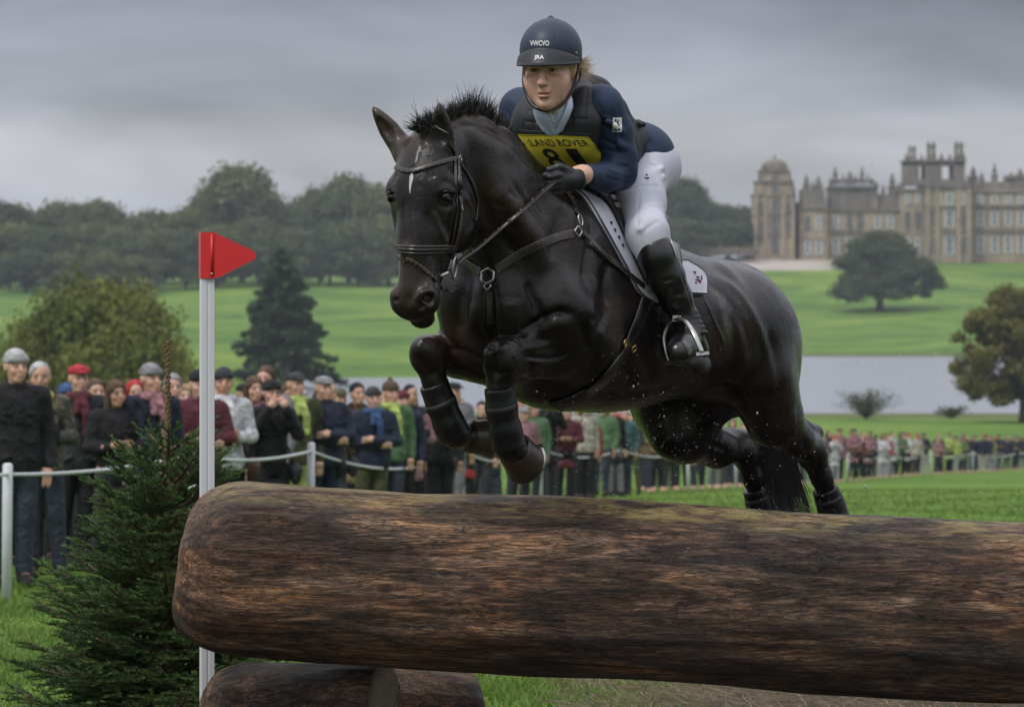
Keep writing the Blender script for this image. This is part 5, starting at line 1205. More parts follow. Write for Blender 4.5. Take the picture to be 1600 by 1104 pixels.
horse = thing('horse', 'black horse in mid-jump above the big log, with a woman in navy on its back', 'horse', tuple(P(960, 880, 0)))
obj('body', mesh_np('horse_body', hv, hf), COAT, horse)
# eyes
eh = hit(HB, 697, 309); ec = eh[0] - eh[1] * .0125 - HO; EA, ES, EF = ec.dot(HA), ec.dot(HS) / QS, ec.dot(HF) / QF
EYE = pmat('horse_eye', (.008, .005, .004), .06, var=0, bump=0, spec=.9)
for s_ in (-1, 1):
    mb = MB(); Rm = np.array([list(HA), list(HS), list(HF)]).T
    pr = [(.019 * math.sin(t) + .0001, .019 * math.cos(t)) for t in np.linspace(0, math.pi, 12)]
    mb.lathe(pr, H(EA, s_ * ES, EF), 18, Rm); mb.build('eye', EYE, horse)
    lid = MB()
    for sg, dd in ((-1, -.010), (1, .012)):
        pts = [H(EA + dd * (.45 + .55 * math.sin(t)), s_ * (ES + .009 * math.sin(t) + .004), EF + .004 + .021 * math.cos(t)) for t in np.linspace(0, math.pi, 9)]
        lid.tube(pts, [.002, .004, .005, .0055, .0055, .0055, .005, .004, .002], 6)
    lid.build('eyelid', COAT, horse)
# hooves
HOOF = pmat('hoof_horn', (.040, .028, .021), .32, var=.5, scale=60, bump=.3)
STEEL = pmat('worn_steel', (.42, .41, .39), .30, metal=1, var=.25, scale=40, bump=.1)
def hoof(c, down, front, r=.058, L=.075):
    dn = Vector(down).normalized(); fr = Vector(front); fr = (fr - dn * fr.dot(dn)).normalized(); sd = dn.cross(fr)
    R_ = np.array([list(sd), list(fr), list(dn)]).T; mb = MB(); n = 22; vs_ = []; c = Vector(c)
    rows = [(.70, -.012, 0), (.80, -.004, .0), (.82, .006, .004), (.90, .5 * L, .010), (1.0, .95 * L, .018), (1.0, L, .018), (.86, L * .985, .018), (.5, L * .9, .014), (.02, L * .88, .01)]
    for q, z, o in rows:
        for k_ in range(n):
            a_ = 2 * math.pi * k_ / n; rr = r * q * (1 - .12 * max(0, -math.sin(a_)))
            vs_.append(c + sd * (rr * math.cos(a_) * .93) + fr * (rr * math.sin(a_) + o) + dn * (z - (.018 * math.sin(a_) if z < .01 else 0)))
    f_ = [(i * n + k_, i * n + (k_ + 1) % n, (i + 1) * n + (k_ + 1) % n, (i + 1) * n + k_) for i in range(len(rows) - 1) for k_ in range(n)]
    mb.add([tuple(q) for q in vs_], f_); o = mb.build('hoof', HOOF, horse)
    sh = MB(); sh.tube([c + sd * (r * .86 * math.cos(t)) + fr * (r * .88 * math.sin(t) + .016) + dn * (L + .003) for t in np.linspace(-.9, math.pi + .9, 18)], .008, 6)
    sh.build('horseshoe', STEEL, o)
hoof(P(806, 701, -.49), (.42, .82, -.30), (-.25, -.45, -.85), .072, .070)
hoof(P(733, 679, -.30), (.62, .70, .12), (0, -.2, -1), .062, .070)
hoof(P(1292, 850, .72), (-.1, .2, -1), (-.6, -.8, 0), .058); hoof(P(1183, 850, .93), (-.1, .2, -1), (-.6, -.8, 0), .058)
# white mark on the forehead
wm = MB(); ps, ns = on_surface(HB, [(644, 268), (643, 280), (641, 292), (641, 302)], .0012, 3)
ribbon(ps, ns, list(np.interp(np.linspace(0, 1, len(ps)), [0, .3, .6, 1], [.004, .014, .009, .002])), .001, wm)
WHH = pmat('white_hair', (.42, .41, .40), .6, var=.5, scale=300, bump=.5)
wm.build('forehead_star', WHH, horse)
# ------------------------------------------------------------------ mane and tail
HAIR = pmat('black_hair', (.008, .007, .007), .38, var=.5, scale=40, bump=0, spec=.6)
mr, md, ml = [], [], []
path = crom([(655, 204), (684, 194), (715, 187), (750, 187), (780, 200), (804, 224), (830, 254), (856, 280)], 1.1)
dep = [(640, -.78), (690, -.74), (730, -.62), (762, -.52), (812, -.36), (866, -.17)]
for q in path:
    dd = np.interp(q[0], [a for a, b in dep], [b for a, b in dep])
    if len(mr) % 3 == 0: cd_ = (rng.normal(0, .20), rng.normal(0, .22), rng.uniform(.62, 1.2))
    for j in range(34):
        t = (q[0] - 664) / 200; hl = np.interp(t, [0, .15, .3, .52, .66, .8, 1], [.04, .06, .076, .060, .028, .018, .014])
        mr.append(np.array(P(q[0] + rng.normal(0, 2), q[1] + rng.normal(5, 3), dd + rng.normal(0, .014))))
        g_ = int(rng.integers(0, 3)); md.append([-.1 + .6 * t + cd_[0] + (g_ - 1) * .22 + rng.normal(0, .09), cd_[1] + (g_ - 1) * .2 + rng.normal(-.1, .12), 1 - .25 * t]); ml.append(hl * cd_[2] * rng.uniform(.5, 1.0))
v_, f_ = strands(mr, md, ml, .0032, .28, 4, 3)
obj('mane', mesh_np('mane', v_, f_), HAIR, horse)
mr, md, ml = [], [], []
for j in range(26):
    for i in range(10):
        mr.append(np.array(P(650 + j * 1.1, 203 + rng.normal(0, 3) - j * .2, -.82 + rng.normal(0, .02)))); md.append([rng.normal(-.3, .4), rng.normal(-.5, .3), rng.uniform(0, .7)]); ml.append(rng.uniform(.02, .05))
v_, f_ = strands(mr, md, ml, .0035, .3, 3, 5); obj('forelock', mesh_np('forelock', v_, f_), HAIR, horse)
# tail: dock behind the rump, hair falling between the hind legs
td, tr, tl = [], [], []
tl0 = crom([(1226, 560, .98), (1236, 600, 1.04), (1228, 660, 1.04), (1220, 700, 1.03), (1222, 760, 1.0), (1228, 815, .96)], 40)
V_all, F_all, nn = [], [], 0
r_ = np.random.default_rng(11); NS = 1500
ctrl = [(1205, 540, .94), (1215, 575, 1.02), (1214, 640, 1.05), (1214, 700, 1.04), (1219, 760, 1.02), (1231, 818, 1.0)]
spread = [.012, .03, .05, .060, .075, .092]
off = r_.normal(0, 1, (NS, 3)); end = r_.uniform(.72, 1.03, NS); side = np.array([1, -.2, 0.0]); seg = 12; V_ = []
cp = np.array([list(P(*c)) for c in ctrl]); ts = np.linspace(0, 1, 6)
wob = r_.normal(0, 1, (NS, 3)); 
for i in range(seg + 1):
    t = i / seg * end; c_ = np.stack([np.interp(t, ts, cp[:, j]) for j in range(3)], 1); s_ = np.interp(t, ts, spread)[:, None]
    c_ = c_ + np.clip(off, -1.5, 1.5) * np.array([.62, .5, .05]) * s_ + wob * .012 * np.sin(t * 9)[:, None] * t[:, None]
    w_ = .0034 * (1 - (i / seg) * .8); V_ += [c_ - side * w_ / 2, c_ + side * w_ / 2]
V_ = np.stack(V_, 1).reshape(-1, 3); b_ = (np.arange(NS) * 2 * (seg + 1))[:, None]
F_ = np.concatenate([b_ + np.array([[2 * i, 2 * i + 1, 2 * i + 3, 2 * i + 2]]) for i in range(seg)])
obj('tail', mesh_np('tail', V_, F_), HAIR, horse)
# ================================================================== TACK
LEA = pmat('wet_brown_leather', (.022, .014, .011), .34, var=.5, scale=90, bump=.25, bd=.001, spec=.6)
LEB = pmat('black_leather', (.010, .009, .009), .30, var=.5, scale=70, bump=.25, bd=.001, spec=.6)
STI = pmat('pale_stitching', (.30, .25, .18), .7, var=.2, bump=0)
PADM = pmat('white_pad_cloth', (.48, .48, .54), .75, var=.14, scale=30, bump=.25, bd=.002)
PIPE = pmat('dark_piping', (.03, .035, .06), .6, bump=0)
def strap(name, pix, w, t=.003, lift=.003, mat=None, parent=None, stitch=False, T=None, sm=3):
    ps, ns = on_surface(T or HB, pix, lift, 4, sm); mb = MB(); ribbon(ps, ns, w, t, mb); o = mb.build(name, mat or LEA, parent)
    if stitch:
        sm_ = MB()
        for sg in (-1, 1):
            side = np.cross(np.gradient(ps, axis=0), ns); side /= np.linalg.norm(side, axis=1)[:, None] + 1e-9
            pp = ps + side * w * .36 * sg + ns * (t * .72)
            for i in range(1, len(pp) - 2, 2): sm_.tube([pp[i], pp[i] * .4 + pp[i + 1] * .6], .0006, 4)
        sm_.build('stitching', STI, o)
    return o, ps, ns
def ring(name, c, n, r, t, parent, mat=None, sx=1.0, up=(0, 0, 1), k=28, poly=None):
    n = Vector(n).normalized(); u = Vector(up); u = (u - n * u.dot(n)).normalized(); w = n.cross(u); mb = MB(); c = Vector(c)
    if poly: pts = [c + u * r * math.cos(a) + w * r * sx * math.sin(a) for a in np.linspace(0, 2 * math.pi, poly + 1)]; pts = sum([[a.lerp(b_, t_) for t_ in (0, .33, .66)] for a, b_ in zip(pts[:-1], pts[1:])], []) + [pts[-1]]
    else: pts = [c + u * r * math.cos(a) + w * r * sx * math.sin(a) for a in np.linspace(0, 2 * math.pi, k)]
    mb.tube(pts, t, 7, up=n); return mb.build(name, mat or STEEL, parent)
br = thing('bridle', 'dark leather bridle with steel bit on the black horse head', 'bridle', tuple(HO))
bb, ps, ns = strap('browband', [(613, 252), (620, 262), (643, 268), (676, 258), (714, 247)], .015, .006, .004, LEA, br, True)
strap('headpiece', [(703, 221), (709, 234), (714, 250)], .016, .004, .004, LEA, br, True)
strap('headpiece', [(650, 203), (668, 197), (684, 200)], .014, .004, .003, LEA, br)
cp_, cps, cns = strap('cheekpiece', [(714, 249), (717, 290), (719, 333), (713, 372), (704, 405)], .0125, .004, .005, LEA, br, True)
strap('noseband_strap', [(710, 250), (712, 290), (712, 333), (707, 370), (702, 388)], .009, .003, .003, LEA, br)
strap('throatlash', [(716, 252), (730, 272), (740, 292), (746, 318), (742, 345)], .009, .0035, .003, LEA, br)
strap('noseband', [(618, 386), (625, 389), (650, 391), (680, 390), (706, 388)], .011, .008, .004, LEB, br)
strap('noseband_roll', [(618, 382), (625, 385), (650, 386), (680, 385), (706, 383)], .008, .007, .006, LEA, br)
strap('noseband_roll', [(618, 391), (625, 394), (650, 396), (680, 395), (706, 393)], .006, .005, .004, LEA, br)
strap('flash_loop', [(631, 396), (631, 404), (633, 411)], .014, .004, .007, LEB, br)
strap('flash_strap', [(624, 404), (640, 405), (655, 415), (669, 427), (684, 441), (692, 452)], .010, .0035, .004, LEA, br, True)
for q in ((716, 248), (718, 300), (718, 325)):
    r_ = hit(HB, *q); ring('buckle', r_[0] + r_[1] * .008, r_[1], .009, .0016, br, sx=.8, poly=4)
BITC = hit(HB, 699, 414); bc = BITC[0] + BITC[1] * .012
ring('bit_ring', bc + Vector((.010, -.004, -.006)), (BITC[1] + Vector((.3, 0, 0))), .031, .0034, br, sx=.62)
mb = MB(); r0 = hit(HB, 688, 430); mb.tube([bc + Vector((.004, -.006, -.012)), Vector(r0[0]) + r0[1] * .006, Vector(r0[0]) + Vector((-.012, .01, -.004))], [.006, .0075, .006], 8); mb.build('bit_mouthpiece', STEEL, br)
HANDL = P(868, 281, -.42)
def rein(a, b_, name, sagz=.01):
    a = Vector(a); b_ = Vector(b_); n = 16; pp = np.array([list(a.lerp(b_, t) - Vector((0, 0, sagz * 4 * t * (1 - t)))) for t in np.linspace(0, 1, n)])
    d = (b_ - a).normalized(); nn = d.cross(Vector((0, 0, 1))).normalized(); nn = nn if nn.y < 0 else -nn; mb = MB(); ribbon(pp, np.array([list(nn)] * n), .0135, .0045, mb); o = mb.build(name, LEA, br)
    g = MB()
    for i in range(4, 13, 2): g.box(pp[i], (.0035, .004, .009), None)
    g.build('rein_stop', LEB, o)
rp0 = bc + Vector((.020, -.004, .006)); pts_ = []
for q in crom([(718, 407), (745, 389), (778, 361), (814, 331), (848, 300), (866, 285)], 8):
    r_ = hit(HB, q[0], q[1]); pts_.append((r_[0] if r_ else None, q))
n_ = len(pts_); pp = []
for i, (w_, q) in enumerate(pts_):
    t_ = i / (n_ - 1); Yl = rp0.y * (1 - t_) + (HANDL.y - .03) * t_; Yc = min(Yl, (w_.y - .022) if w_ else Yl); pp.append(Yc)
for _ in range(6): pp[1:-1] = [min(pp[i], (pp[i - 1] + pp[i + 1]) / 2) for i in range(1, n_ - 1)]
pp = np.array([list(P(q[0], q[1], y_ - 12)) for (w_, q), y_ in zip(pts_, pp)]); pp[0] = rp0
nn_ = np.array([[-.25, -.85, .45]] * n_); nn_ /= np.linalg.norm(nn_, axis=1)[:, None]; mb = MB(); ribbon(pp, nn_, .0145, .005, mb); rn = mb.build('rein', LEA, br)
g = MB()
for i in range(3, n_ - 3, 3): g.box(pp[i], (.004, .005, .010))
g.build('rein_stop', LEB, rn)
rein(H(.44, -.07, -.02), P(818, 268, -.10), 'rein', 0)
# breastplate
bp = thing('breastplate', 'brown leather breastplate with steel ring across the chest of the black horse', 'breastplate', tuple(P(764, 432, -.65)))
RC = hit(HB, 764, 432); rc_ = RC[0] + RC[1] * .010
ring('chest_ring', rc_, RC[1], .0235, .0036, bp, poly=6); ring('keeper', rc_ - Vector((0, 0, .030)), RC[1], .012, .0026, bp, poly=4)
strap('breast_strap', [(896, 365), (870, 371), (846, 380), (810, 397), (776, 421)], .029, .004, .004, LEA, bp, True, sm=6)
strap('breast_strap', [(752, 425), (738, 416), (727, 406), (716, 396)], .027, .004, .004, LEA, bp, True)
strap('martingale_strap', [(765, 452), (765, 475), (766, 492), (766, 506)], .026, .004, .006, LEB, bp, sm=4)
b1 = hit(HB, 900, 362); ring('buckle', b1[0] + b1[1] * .010, b1[1], .017, .0028, bp, poly=4)
strap('wither_strap', [(901, 336), (897, 320), (884, 296)], .017, .004, .003, LEA, bp, True); r1 = hit(HB, 903, 345); ring('ring', r1[0] + r1[1] * .009, r1[1], .017, .0024, bp, sx=.6)
strap('side_strap', [(906, 362), (922, 380), (940, 398), (958, 412), (980, 430), (1003, 448)], .019, .004, .010, LEA, bp, True)
r2 = hit(HB, 918, 378); ring('ring', r2[0] + r2[1] * .012, r2[1], .016, .0024, bp, sx=.55, up=(.6, 0, -1))
# saddle pad
def patch(name, Lc, Rc, nu, nv, lift, th, mat, parent, T=None, smo=3):
    A = crom(Lc, 1e9); 
    def samp(c, n):
        c = np.array(crom(c, 3)); s_ = np.concatenate([[0], np.cumsum(np.linalg.norm(np.diff(c[:, :2], axis=0), axis=1))]); s_ /= s_[-1]; return np.stack([np.interp(np.linspace(0, 1, n), s_, c[:, j]) for j in range(2)], 1)
    a = samp(Lc, nv); b_ = samp(Rc, nv); G = np.zeros((nv, nu, 3)); Nn = np.zeros((nv, nu, 3)); last = None
    for i in range(nv):
        for j in range(nu):
            q = a[i] + (b_[i] - a[i]) * j / (nu - 1); r_ = hit(T or HB, q[0], q[1])
            if r_ is None: r_ = last
            else: last = r_
            G[i, j] = r_[0]; Nn[i, j] = r_[1]
    for _ in range(smo):
        for X_ in (G, Nn):
            X_[1:-1, 1:-1] = (X_[:-2, 1:-1] + X_[2:, 1:-1] + X_[1:-1, :-2] + X_[1:-1, 2:] + X_[1:-1, 1:-1] * 2) / 6
    Nn /= np.linalg.norm(Nn, axis=2)[:, :, None] + 1e-9
    to = (G + Nn * (lift + th)).reshape(-1, 3); bo_ = (G + Nn * (lift - .012)).reshape(-1, 3); n = nu * nv; idx = np.arange(n).reshape(nv, nu)
    f = np.stack([idx[:-1, :-1], idx[:-1, 1:], idx[1:, 1:], idx[1:, :-1]], -1).reshape(-1, 4)
    rim = np.concatenate([idx[0, :], idx[1:, -1], idx[-1, ::-1][1:], idx[::-1, 0][1:]]); side = np.stack([rim[:-1], rim[1:], rim[1:] + n, rim[:-1] + n], 1)
    mb = MB(); mb.add(np.concatenate([to, bo_]), np.concatenate([f, f[:, ::-1] + n, side])); o = mb.build(name, mat, parent)
    rp_ = MB(); rp_.tube([tuple(q) for q in to[rim]], .0026, 5); return o, G, Nn, rp_
pad = thing('saddle_pad', 'white saddle pad with dark piping under the saddle', 'saddle pad', tuple(P(985, 400, 0)))
o, _, _, rp_ = patch('pad', [(893, 293), (915, 312), (945, 362), (974, 414), (997, 456), (1022, 474)], [(1000, 345), (1030, 360), (1050, 385), (1058, 410), (1062, 440), (1062, 476)], 26, 40, .006, .004, PADM, pad)
rp_.build('piping', PIPE, o)
o, _, _, rp_ = patch('pad_corner', [(1048, 411), (1050, 430), (1054, 458)], [(1070, 411), (1097, 430), (1100, 461)], 14, 14, .010, .004, PADM, pad); rp_.build('piping', PIPE, o)
# small woven emblem on the pad corner
em = MB(); 
for (x, y, w_, h_) in ((1080, 430, .010, .008), (1084, 437, .014, .006), (1087, 443, .012, .010), (1082, 445, .006, .006)):
    r_ = hit(HB, x, y); n_ = r_[1]; u_ = n_.orthogonal().normalized(); em.box(r_[0] + n_ * .0155, (w_ / 2, .0012, h_ / 2))
em.build('emblem', pmat('emblem_thread', (.20, .035, .04), .6, var=.5, scale=200, bump=0), pad)
em = MB(); r_ = hit(HB, 1083, 441); em.box(r_[0] + r_[1] * .0162, (.009, .001, .002)); r_ = hit(HB, 1090, 438); em.box(r_[0] + r_[1] * .0165, (.002, .001, .007)); em.build('emblem', PIPE, pad)
# embroidered marks along the front strip
for (x, y) in ((951, 352), (957, 363), (963, 374), (969, 386)):
    r_ = hit(HB, x, y); e1 = MB(); e1.box(r_[0] + r_[1] * .0115, (.004, .001, .006)); e1.build('embroidery', PIPE, pad)
# saddle
sad = thing('saddle', 'dark leather jumping saddle under the rider', 'saddle', tuple(P(985, 330, .1)))
o, G1, N1, rp_ = patch('saddle_flap', [(928, 306), (950, 330), (972, 375), (990, 415), (1002, 440)], [(1000, 330), (1040, 360), (1056, 395), (1058, 425), (1050, 452)], 22, 34, .014, .006, LEB, sad); rp_.build('welt', LEA, o)
s2 = SDF(.006, math.atan2(FW.y, FW.x))
s2.chain([(P(930, 305, -.04), .045), (P(950, 318, .02), .055), (P(985, 345, .12), .062), (P(1008, 368, .22), .050)], k=.03)
s2.ell(P(975, 350, .10), (.17, .13, .045), ax(-8), .03); v, f = s2.build(); obj('seat', mesh_np('saddle_seat', v, f), LEB, sad)
s2 = SDF(.004); pr_ = [hit(HB, *q) for q in ((972, 328), (981, 348), (988, 368), (995, 388))]
s2.chain([(np.array(r_[0] + r_[1] * .038), q) for r_, q in zip(pr_, (.018, .024, .023, .014))], k=.01); v, f = s2.build(); obj('knee_roll', mesh_np('knee_roll', v, f), LEA, sad)
for q in ((950, 318), (956, 330)): r_ = hit(HB, *q); ring('dee_ring', r_[0] + r_[1] * .028, r_[1], .010, .002, sad)
# girth
gi = thing('girth', 'dark leather girth strap running under the belly of the horse', 'girth', tuple(P(960, 540, -.2)))
strap('girth_strap', [(1012, 456), (1004, 480), (994, 505), (984, 525), (974, 545)], .050, .006, .006, LEB, gi, True, sm=5)
strap('girth_belly', [(976, 540), (962, 566), (942, 592), (915, 615), (890, 628), (868, 635)], [.062] * 200, .010, .006, LEB, gi, False, sm=6) if False else None
ps, ns = on_surface(HB, [(980, 536), (966, 562), (944, 590), (915, 613), (890, 626), (868, 633)], .005, 4, 6); mb = MB(); ribbon(ps, ns, list(np.linspace(.056, .075, len(ps))), .009, mb); mb.build('girth_belly', LEB, gi)
for dx in (-9, 7): r_ = hit(HB, 978 + dx, 540 + dx * .35); ring('buckle', r_[0] + r_[1] * .016, r_[1], .013, .0026, gi, pmat('brass', (.5, .35, .15), .35), sx=.8, up=(.4, 0, 1), poly=4)
# stirrup leather and iron
sl_, ps, ns = strap('stirrup_leather', [(1004, 398), (1020, 430), (1038, 464), (1054, 497)], .022, .004, .030, LEB, sad, True)
ST = P(1056, 499, -.24)
stp = thing('stirrup', 'steel stirrup iron round the black boot of the rider', 'stirrup', tuple(ST))
path_ = [P(1047, 566, -.25), P(1041, 548, -.245), P(1038, 527, -.24), P(1045, 508, -.245), P(1056, 498, -.27), P(1071, 503, -.31), P(1084, 521, -.355), P(1091, 537, -.37), P(1097, 551, -.375)]
mb = MB(); pp = [Vector(q) for q in crom([tuple(q) for q in path_], .008)]; mb.tube(pp, .0062, 8, flat=1.5, up=(-.5, -.8, 0)); mb.build('stirrup_arch', STEEL, stp)
mb = MB(); a_, b_ = P(1046, 567, -.25), P(1098, 552, -.375); d_ = (b_ - a_).normalized(); f_ = Vector((-.57, -.82, 0)); f_ = (f_ - d_ * f_.dot(d_)).normalized(); u_ = d_.cross(f_); c_ = (a_ + b_) / 2
mb.box(c_, ((b_ - a_).length / 2, .026, .005), np.array([list(d_), list(f_), list(u_)]).T); mb.build('stirrup_tread', STEEL, stp, False)
mb = MB(); mb.box(ST + Vector((.002, -.03, .004)), (.013, .004, .009)); mb.build('leather_eye', STEEL, stp, False)
# tendon boots on the legs (worn, part of the horse)
def legboot(pts, rs, dirs, marks=()):
    s = SDF(.0045); s.chain([(np.array(p), r) for p, r in zip(pts, rs)], k=.015); a = Vector(pts[0]); b_ = Vector(pts[-1]); s.plane(a, a - b_, .006); s.plane(b_, b_ - a, .006)
    v, f = s.build(); o = obj('leg_boot', mesh_np('leg_boot', v, f), pmat('boot_shell', (.006, .006, .0065), .36, var=.5, scale=40, bump=.5, bd=.002, spec=.35), horse)
    n = len(pts)
    for t in (.30, .66):
        i = t * (n - 1); k = int(i); p = Vector(pts[k]).lerp(Vector(pts[min(k + 1, n - 1)]), i - k); r = rs[k] * 1.04; d = (b_ - a).normalized(); u = d.orthogonal().normalized(); w = d.cross(u); m = MB()
        for (z0) in (0,):
            ring_ = [(r + dd, zz) for dd, zz in ((-.004, -.010), (.0016, -.009), (.0022, 0), (.0016, .009), (-.004, .010))]
            m.lathe(ring_, p, 24, np.array([list(u), list(w), list(d)]).T)
        m.build('boot_strap', pmat('boot_strap_web', (.010, .010, .011), .6, var=.3, scale=60, bump=.3, bd=.001), o)
    return v, f
kb = [legboot([P(780, 604, -.575), P(784, 640, -.565), P(790, 672, -.552), P(796, 699, -.535)], [.046, .045, .047, .054], None),
      legboot([P(677, 598, -.418), P(690, 633, -.405), P(701, 660, -.392), P(713, 682, -.376)], [.046, .045, .047, .052], None)]
legboot([P(1289, 763, .765), P(1299, 790, .79), P(1304, 812, .80)], [.044, .046, .056], None); legboot([P(1179, 763, .985), P(1187, 790, 1.0), P(1193, 812, 1.01)], [.042, .044, .054], None)
# ================================================================== THE RIDER
rider = thing('person', 'woman in navy riding the black horse, wearing a helmet, body protector and yellow number 81', 'person', tuple(P(1000, 560, 0)))
NAVY = pmat('navy_knit', (.014, .026, .062), .62, var=.3, scale=160, bump=.35, bd=.0008, spec=.35)
VEST = pmat('black_vest_mesh', (.013, .015, .020), .62, var=.45, scale=140, bump=.5, bd=.0015, spec=.4)
BREE = pmat('pale_breeches_cloth', (.46, .46, .53), .62, var=.10, scale=50, bump=.25, bd=.0015, spec=.3)
SHIRT = pmat('pale_blue_shirt', (.48, .54, .70), .6, var=.12, scale=120, bump=.2, bd=.0006)
GLOVE = pmat('black_glove', (.012, .013, .017), .45, var=.5, scale=80, bump=.4, bd=.001, spec=.5)
HELM = pmat('navy_helmet_silk', (.012, .020, .045), .50, var=.25, scale=200, bump=.2, bd=.0005, spec=.45)
PEAK = pmat('helmet_peak', (.004, .005, .010), .5, var=.3, scale=60, bump=.1, spec=.5)
HIPM = P(985, 262, .18); NECKB = P(870, 176, -.20); TT = (NECKB - HIPM).normalized(); LR = Vector((.84, -.54, 0)); LR = (LR - TT * LR.dot(TT)).normalized()
NF = TT.cross(LR); NF = NF if NF.z < 0 else -NF
TX = (LR, NF, TT)
SHL, ELL, WRL = P(940, 166, -.25), P(968, 270, -.20), P(910, 273, -.375)
SHR, ELR, WRR = P(815, 172, -.09), P(800, 240, -.02), P(826, 268, -.06)
C1, C2, C3 = P(885, 213, -.12), P(935, 238, .04), P(985, 258, .17)
# --- head frame
FD = Vector((-.26, -.95, -.10)).normalized(); HU = Vector((-.03, -.10, 1)); HU = (HU - FD * HU.dot(FD)).normalized(); HR = HU.cross(FD) * 1
if HR.x < 0: HR = -HR
HCN = P(860, 109, -.34)
def q3(x, y, z): return HCN + HR * x - FD * y + HU * z      # y backwards, like the spectators' heads
HXR = (HR, -FD, HU)
def rhead(s):
    e = lambda x, y, z, r, k=.012, op='add': s.ell(q3(x, y, z), r, HXR, k, op)
    e(0, .012, .02, (.074, .092, .096), .02); e(0, -.026, -.050, (.051, .060, .068), .03); e(0, -.030, -.085, (.036, .046, .034), .025); e(0, -.066, -.100, (.021, .018, .017), .022)
    for g in (-1, 1):
        e(g * .031, -.093, .006, (.021, .015, .0135), .013, 'sub'); e(g * .031, -.0735, .003, (.0125,) * 3, .002)
        e(g * .031, -.082, .0115, (.0165, .0085, .0035), .004); e(g * .031, -.081, -.0055, (.014, .0075, .0030), .004); e(g * .033, -.088, .022, (.020, .009, .006), .012)
        e(g * .043, -.054, -.030, (.024, .020, .026), .035); e(g * .044, -.030, -.066, (.010, .026, .026), .03)
        e(g * .0105, -.096, -.037, (.0075, .010, .0075), .006); e(g * .076, .012, -.012, (.008, .018, .028), .008)
        e(g * .0095, -.104, -.0435, (.0032, .0045, .0028), .003, 'sub')
    s.cap(q3(0, -.086, .012), q3(0, -.109, -.032), .0075, .0105, k=.012); e(0, -.108, -.036, (.0105, .010, .009), .008)
    e(0, -.090, -.056, (.016, .010, .010), .012)
    e(0, -.0925, -.0635, (.021, .0085, .0048), .004); e(0, -.090, -.0755, (.019, .0095, .0058), .004)
    s.cap(q3(-.018, -.0965, -.0693), q3(.018, -.0965, -.0693), .0014, .0014, k=.0025, op='sub'); e(0, -.086, -.086, (.018, .006, .005), .008, 'sub')
s = SDF(.0030); rhead(s)
s.chain([(q3(0, .012, -.06), .050), (q3(0, .024, -.13), .046), (P(873, 190, -.18), .058)], k=.03)
v, f = s.build()
def face2(v):
    R3 = np.array([list(HR), list(-FD), list(HU)]); d = (v - np.array(HCN)) @ R3.T; sk = (.60, .37, .28); col = np.tile(np.array(sk), (len(v), 1))
    def paint(m, cc):
        nonlocal col
        m = np.clip(m, 0, 1)[:, None]; col = col * (1 - m) + np.array(cc) * m
    fr = d[:, 1] < -.045; E_ = lambda x0, z0, rx, rz, a=.6, b=1.25: 1 - smooth(a, b, np.sqrt(((d[:, 0] - x0) / rx) ** 2 + ((d[:, 2] - z0) / rz) ** 2))
    for g in (-1, 1):
        paint(fr * E_(g * .043, -.034, .034, .028, .0, 1.4) * .30, (.66, .34, .26))
        paint(fr * E_(g * .031, .002, .022, .014) * .35, (.42, .24, .18))
        paint(fr * E_(g * .031, .0215, .020, .0036, .5, 1.4) * .85, (.10, .055, .03))
        paint(fr * E_(g * .031, .0025, .0150, .0058, .8, 1.05), (.05, .03, .022)); paint(fr * E_(g * .031, .0015, .0128, .0042, .85, 1.05), (.34, .31, .29))
        paint(fr * E_(g * .029, .0022, .0066, .0056, .8, 1.1), (.03, .03, .025)); paint(fr * E_(g * .029, .0022, .0026, .0026, .8, 1.1), (.008, .008, .008))
        paint(fr * E_(g * .0095, -.0445, .0035, .0026, .6, 1.3) * .8, (.14, .06, .045))
    paint(fr * E_(0, -.034, .014, .013, .2, 1.3) * .35, (.62, .30, .23))
    fk = np.array([mnoise.noise(Vector(q) * 90) for q in d]); paint(np.clip(fk * 1.2, 0, 1) * .35, (.50, .25, .18)); fk = np.array([mnoise.noise(Vector(q) * 34 + Vector((5, 0, 0))) for q in d]); paint(np.clip(fk, 0, 1) * .5, (.66, .36, .28))
    paint(fr * E_(0, -.0640, .0215, .0050, .7, 1.2) * .8, (.42, .16, .14)); paint(fr * E_(0, -.0755, .0195, .0060, .7, 1.2) * .8, (.52, .22, .19)); paint(fr * E_(0, -.0693, .0185, .0016, .6, 1.4) * .9, (.075, .025, .022))
    return col
# the rest of the body continues under the clothes
s.chain([(np.array(C3), .10), (np.array(C2), .085), (np.array(C1), .10), (np.array(NECKB), .06)], k=.05)
s.chain([(NECKB, .05), (SHL, .045), (ELL, .034), (WRL, .0265), (P(900, 274, -.385), .0265)], k=.02); s.chain([(NECKB, .05), (SHR, .045), (ELR, .034), (WRR, .024), (P(836, 268, -.08), .03)], k=.02)
HIPL, KNL, ANL = P(1000, 265, .10), P(1013, 376, -.25), P(1076, 512, -.16)
HIPR, KNR, ANR = P(940, 262, .24), P(868, 400, .12), P(900, 520, .32)
s.chain([(HIPL, .08), (P(1004, 320, -.07), .062), (KNL, .045), (P(1050, 455, -.20), .04), (ANL, .030), (P(1062, 548, -.29), .028)], k=.03)
s.chain([(HIPR, .08), (KNR, .045), (ANR, .030), (ANR + Vector((-.05, -.10, -.04)), .028)], k=.03)
s.h = .0042; v, f = s.build()
RB = bvh(v, f); obj('body', mesh_np('rider_body', v, f, True, face2(v)), SKIN, rider)
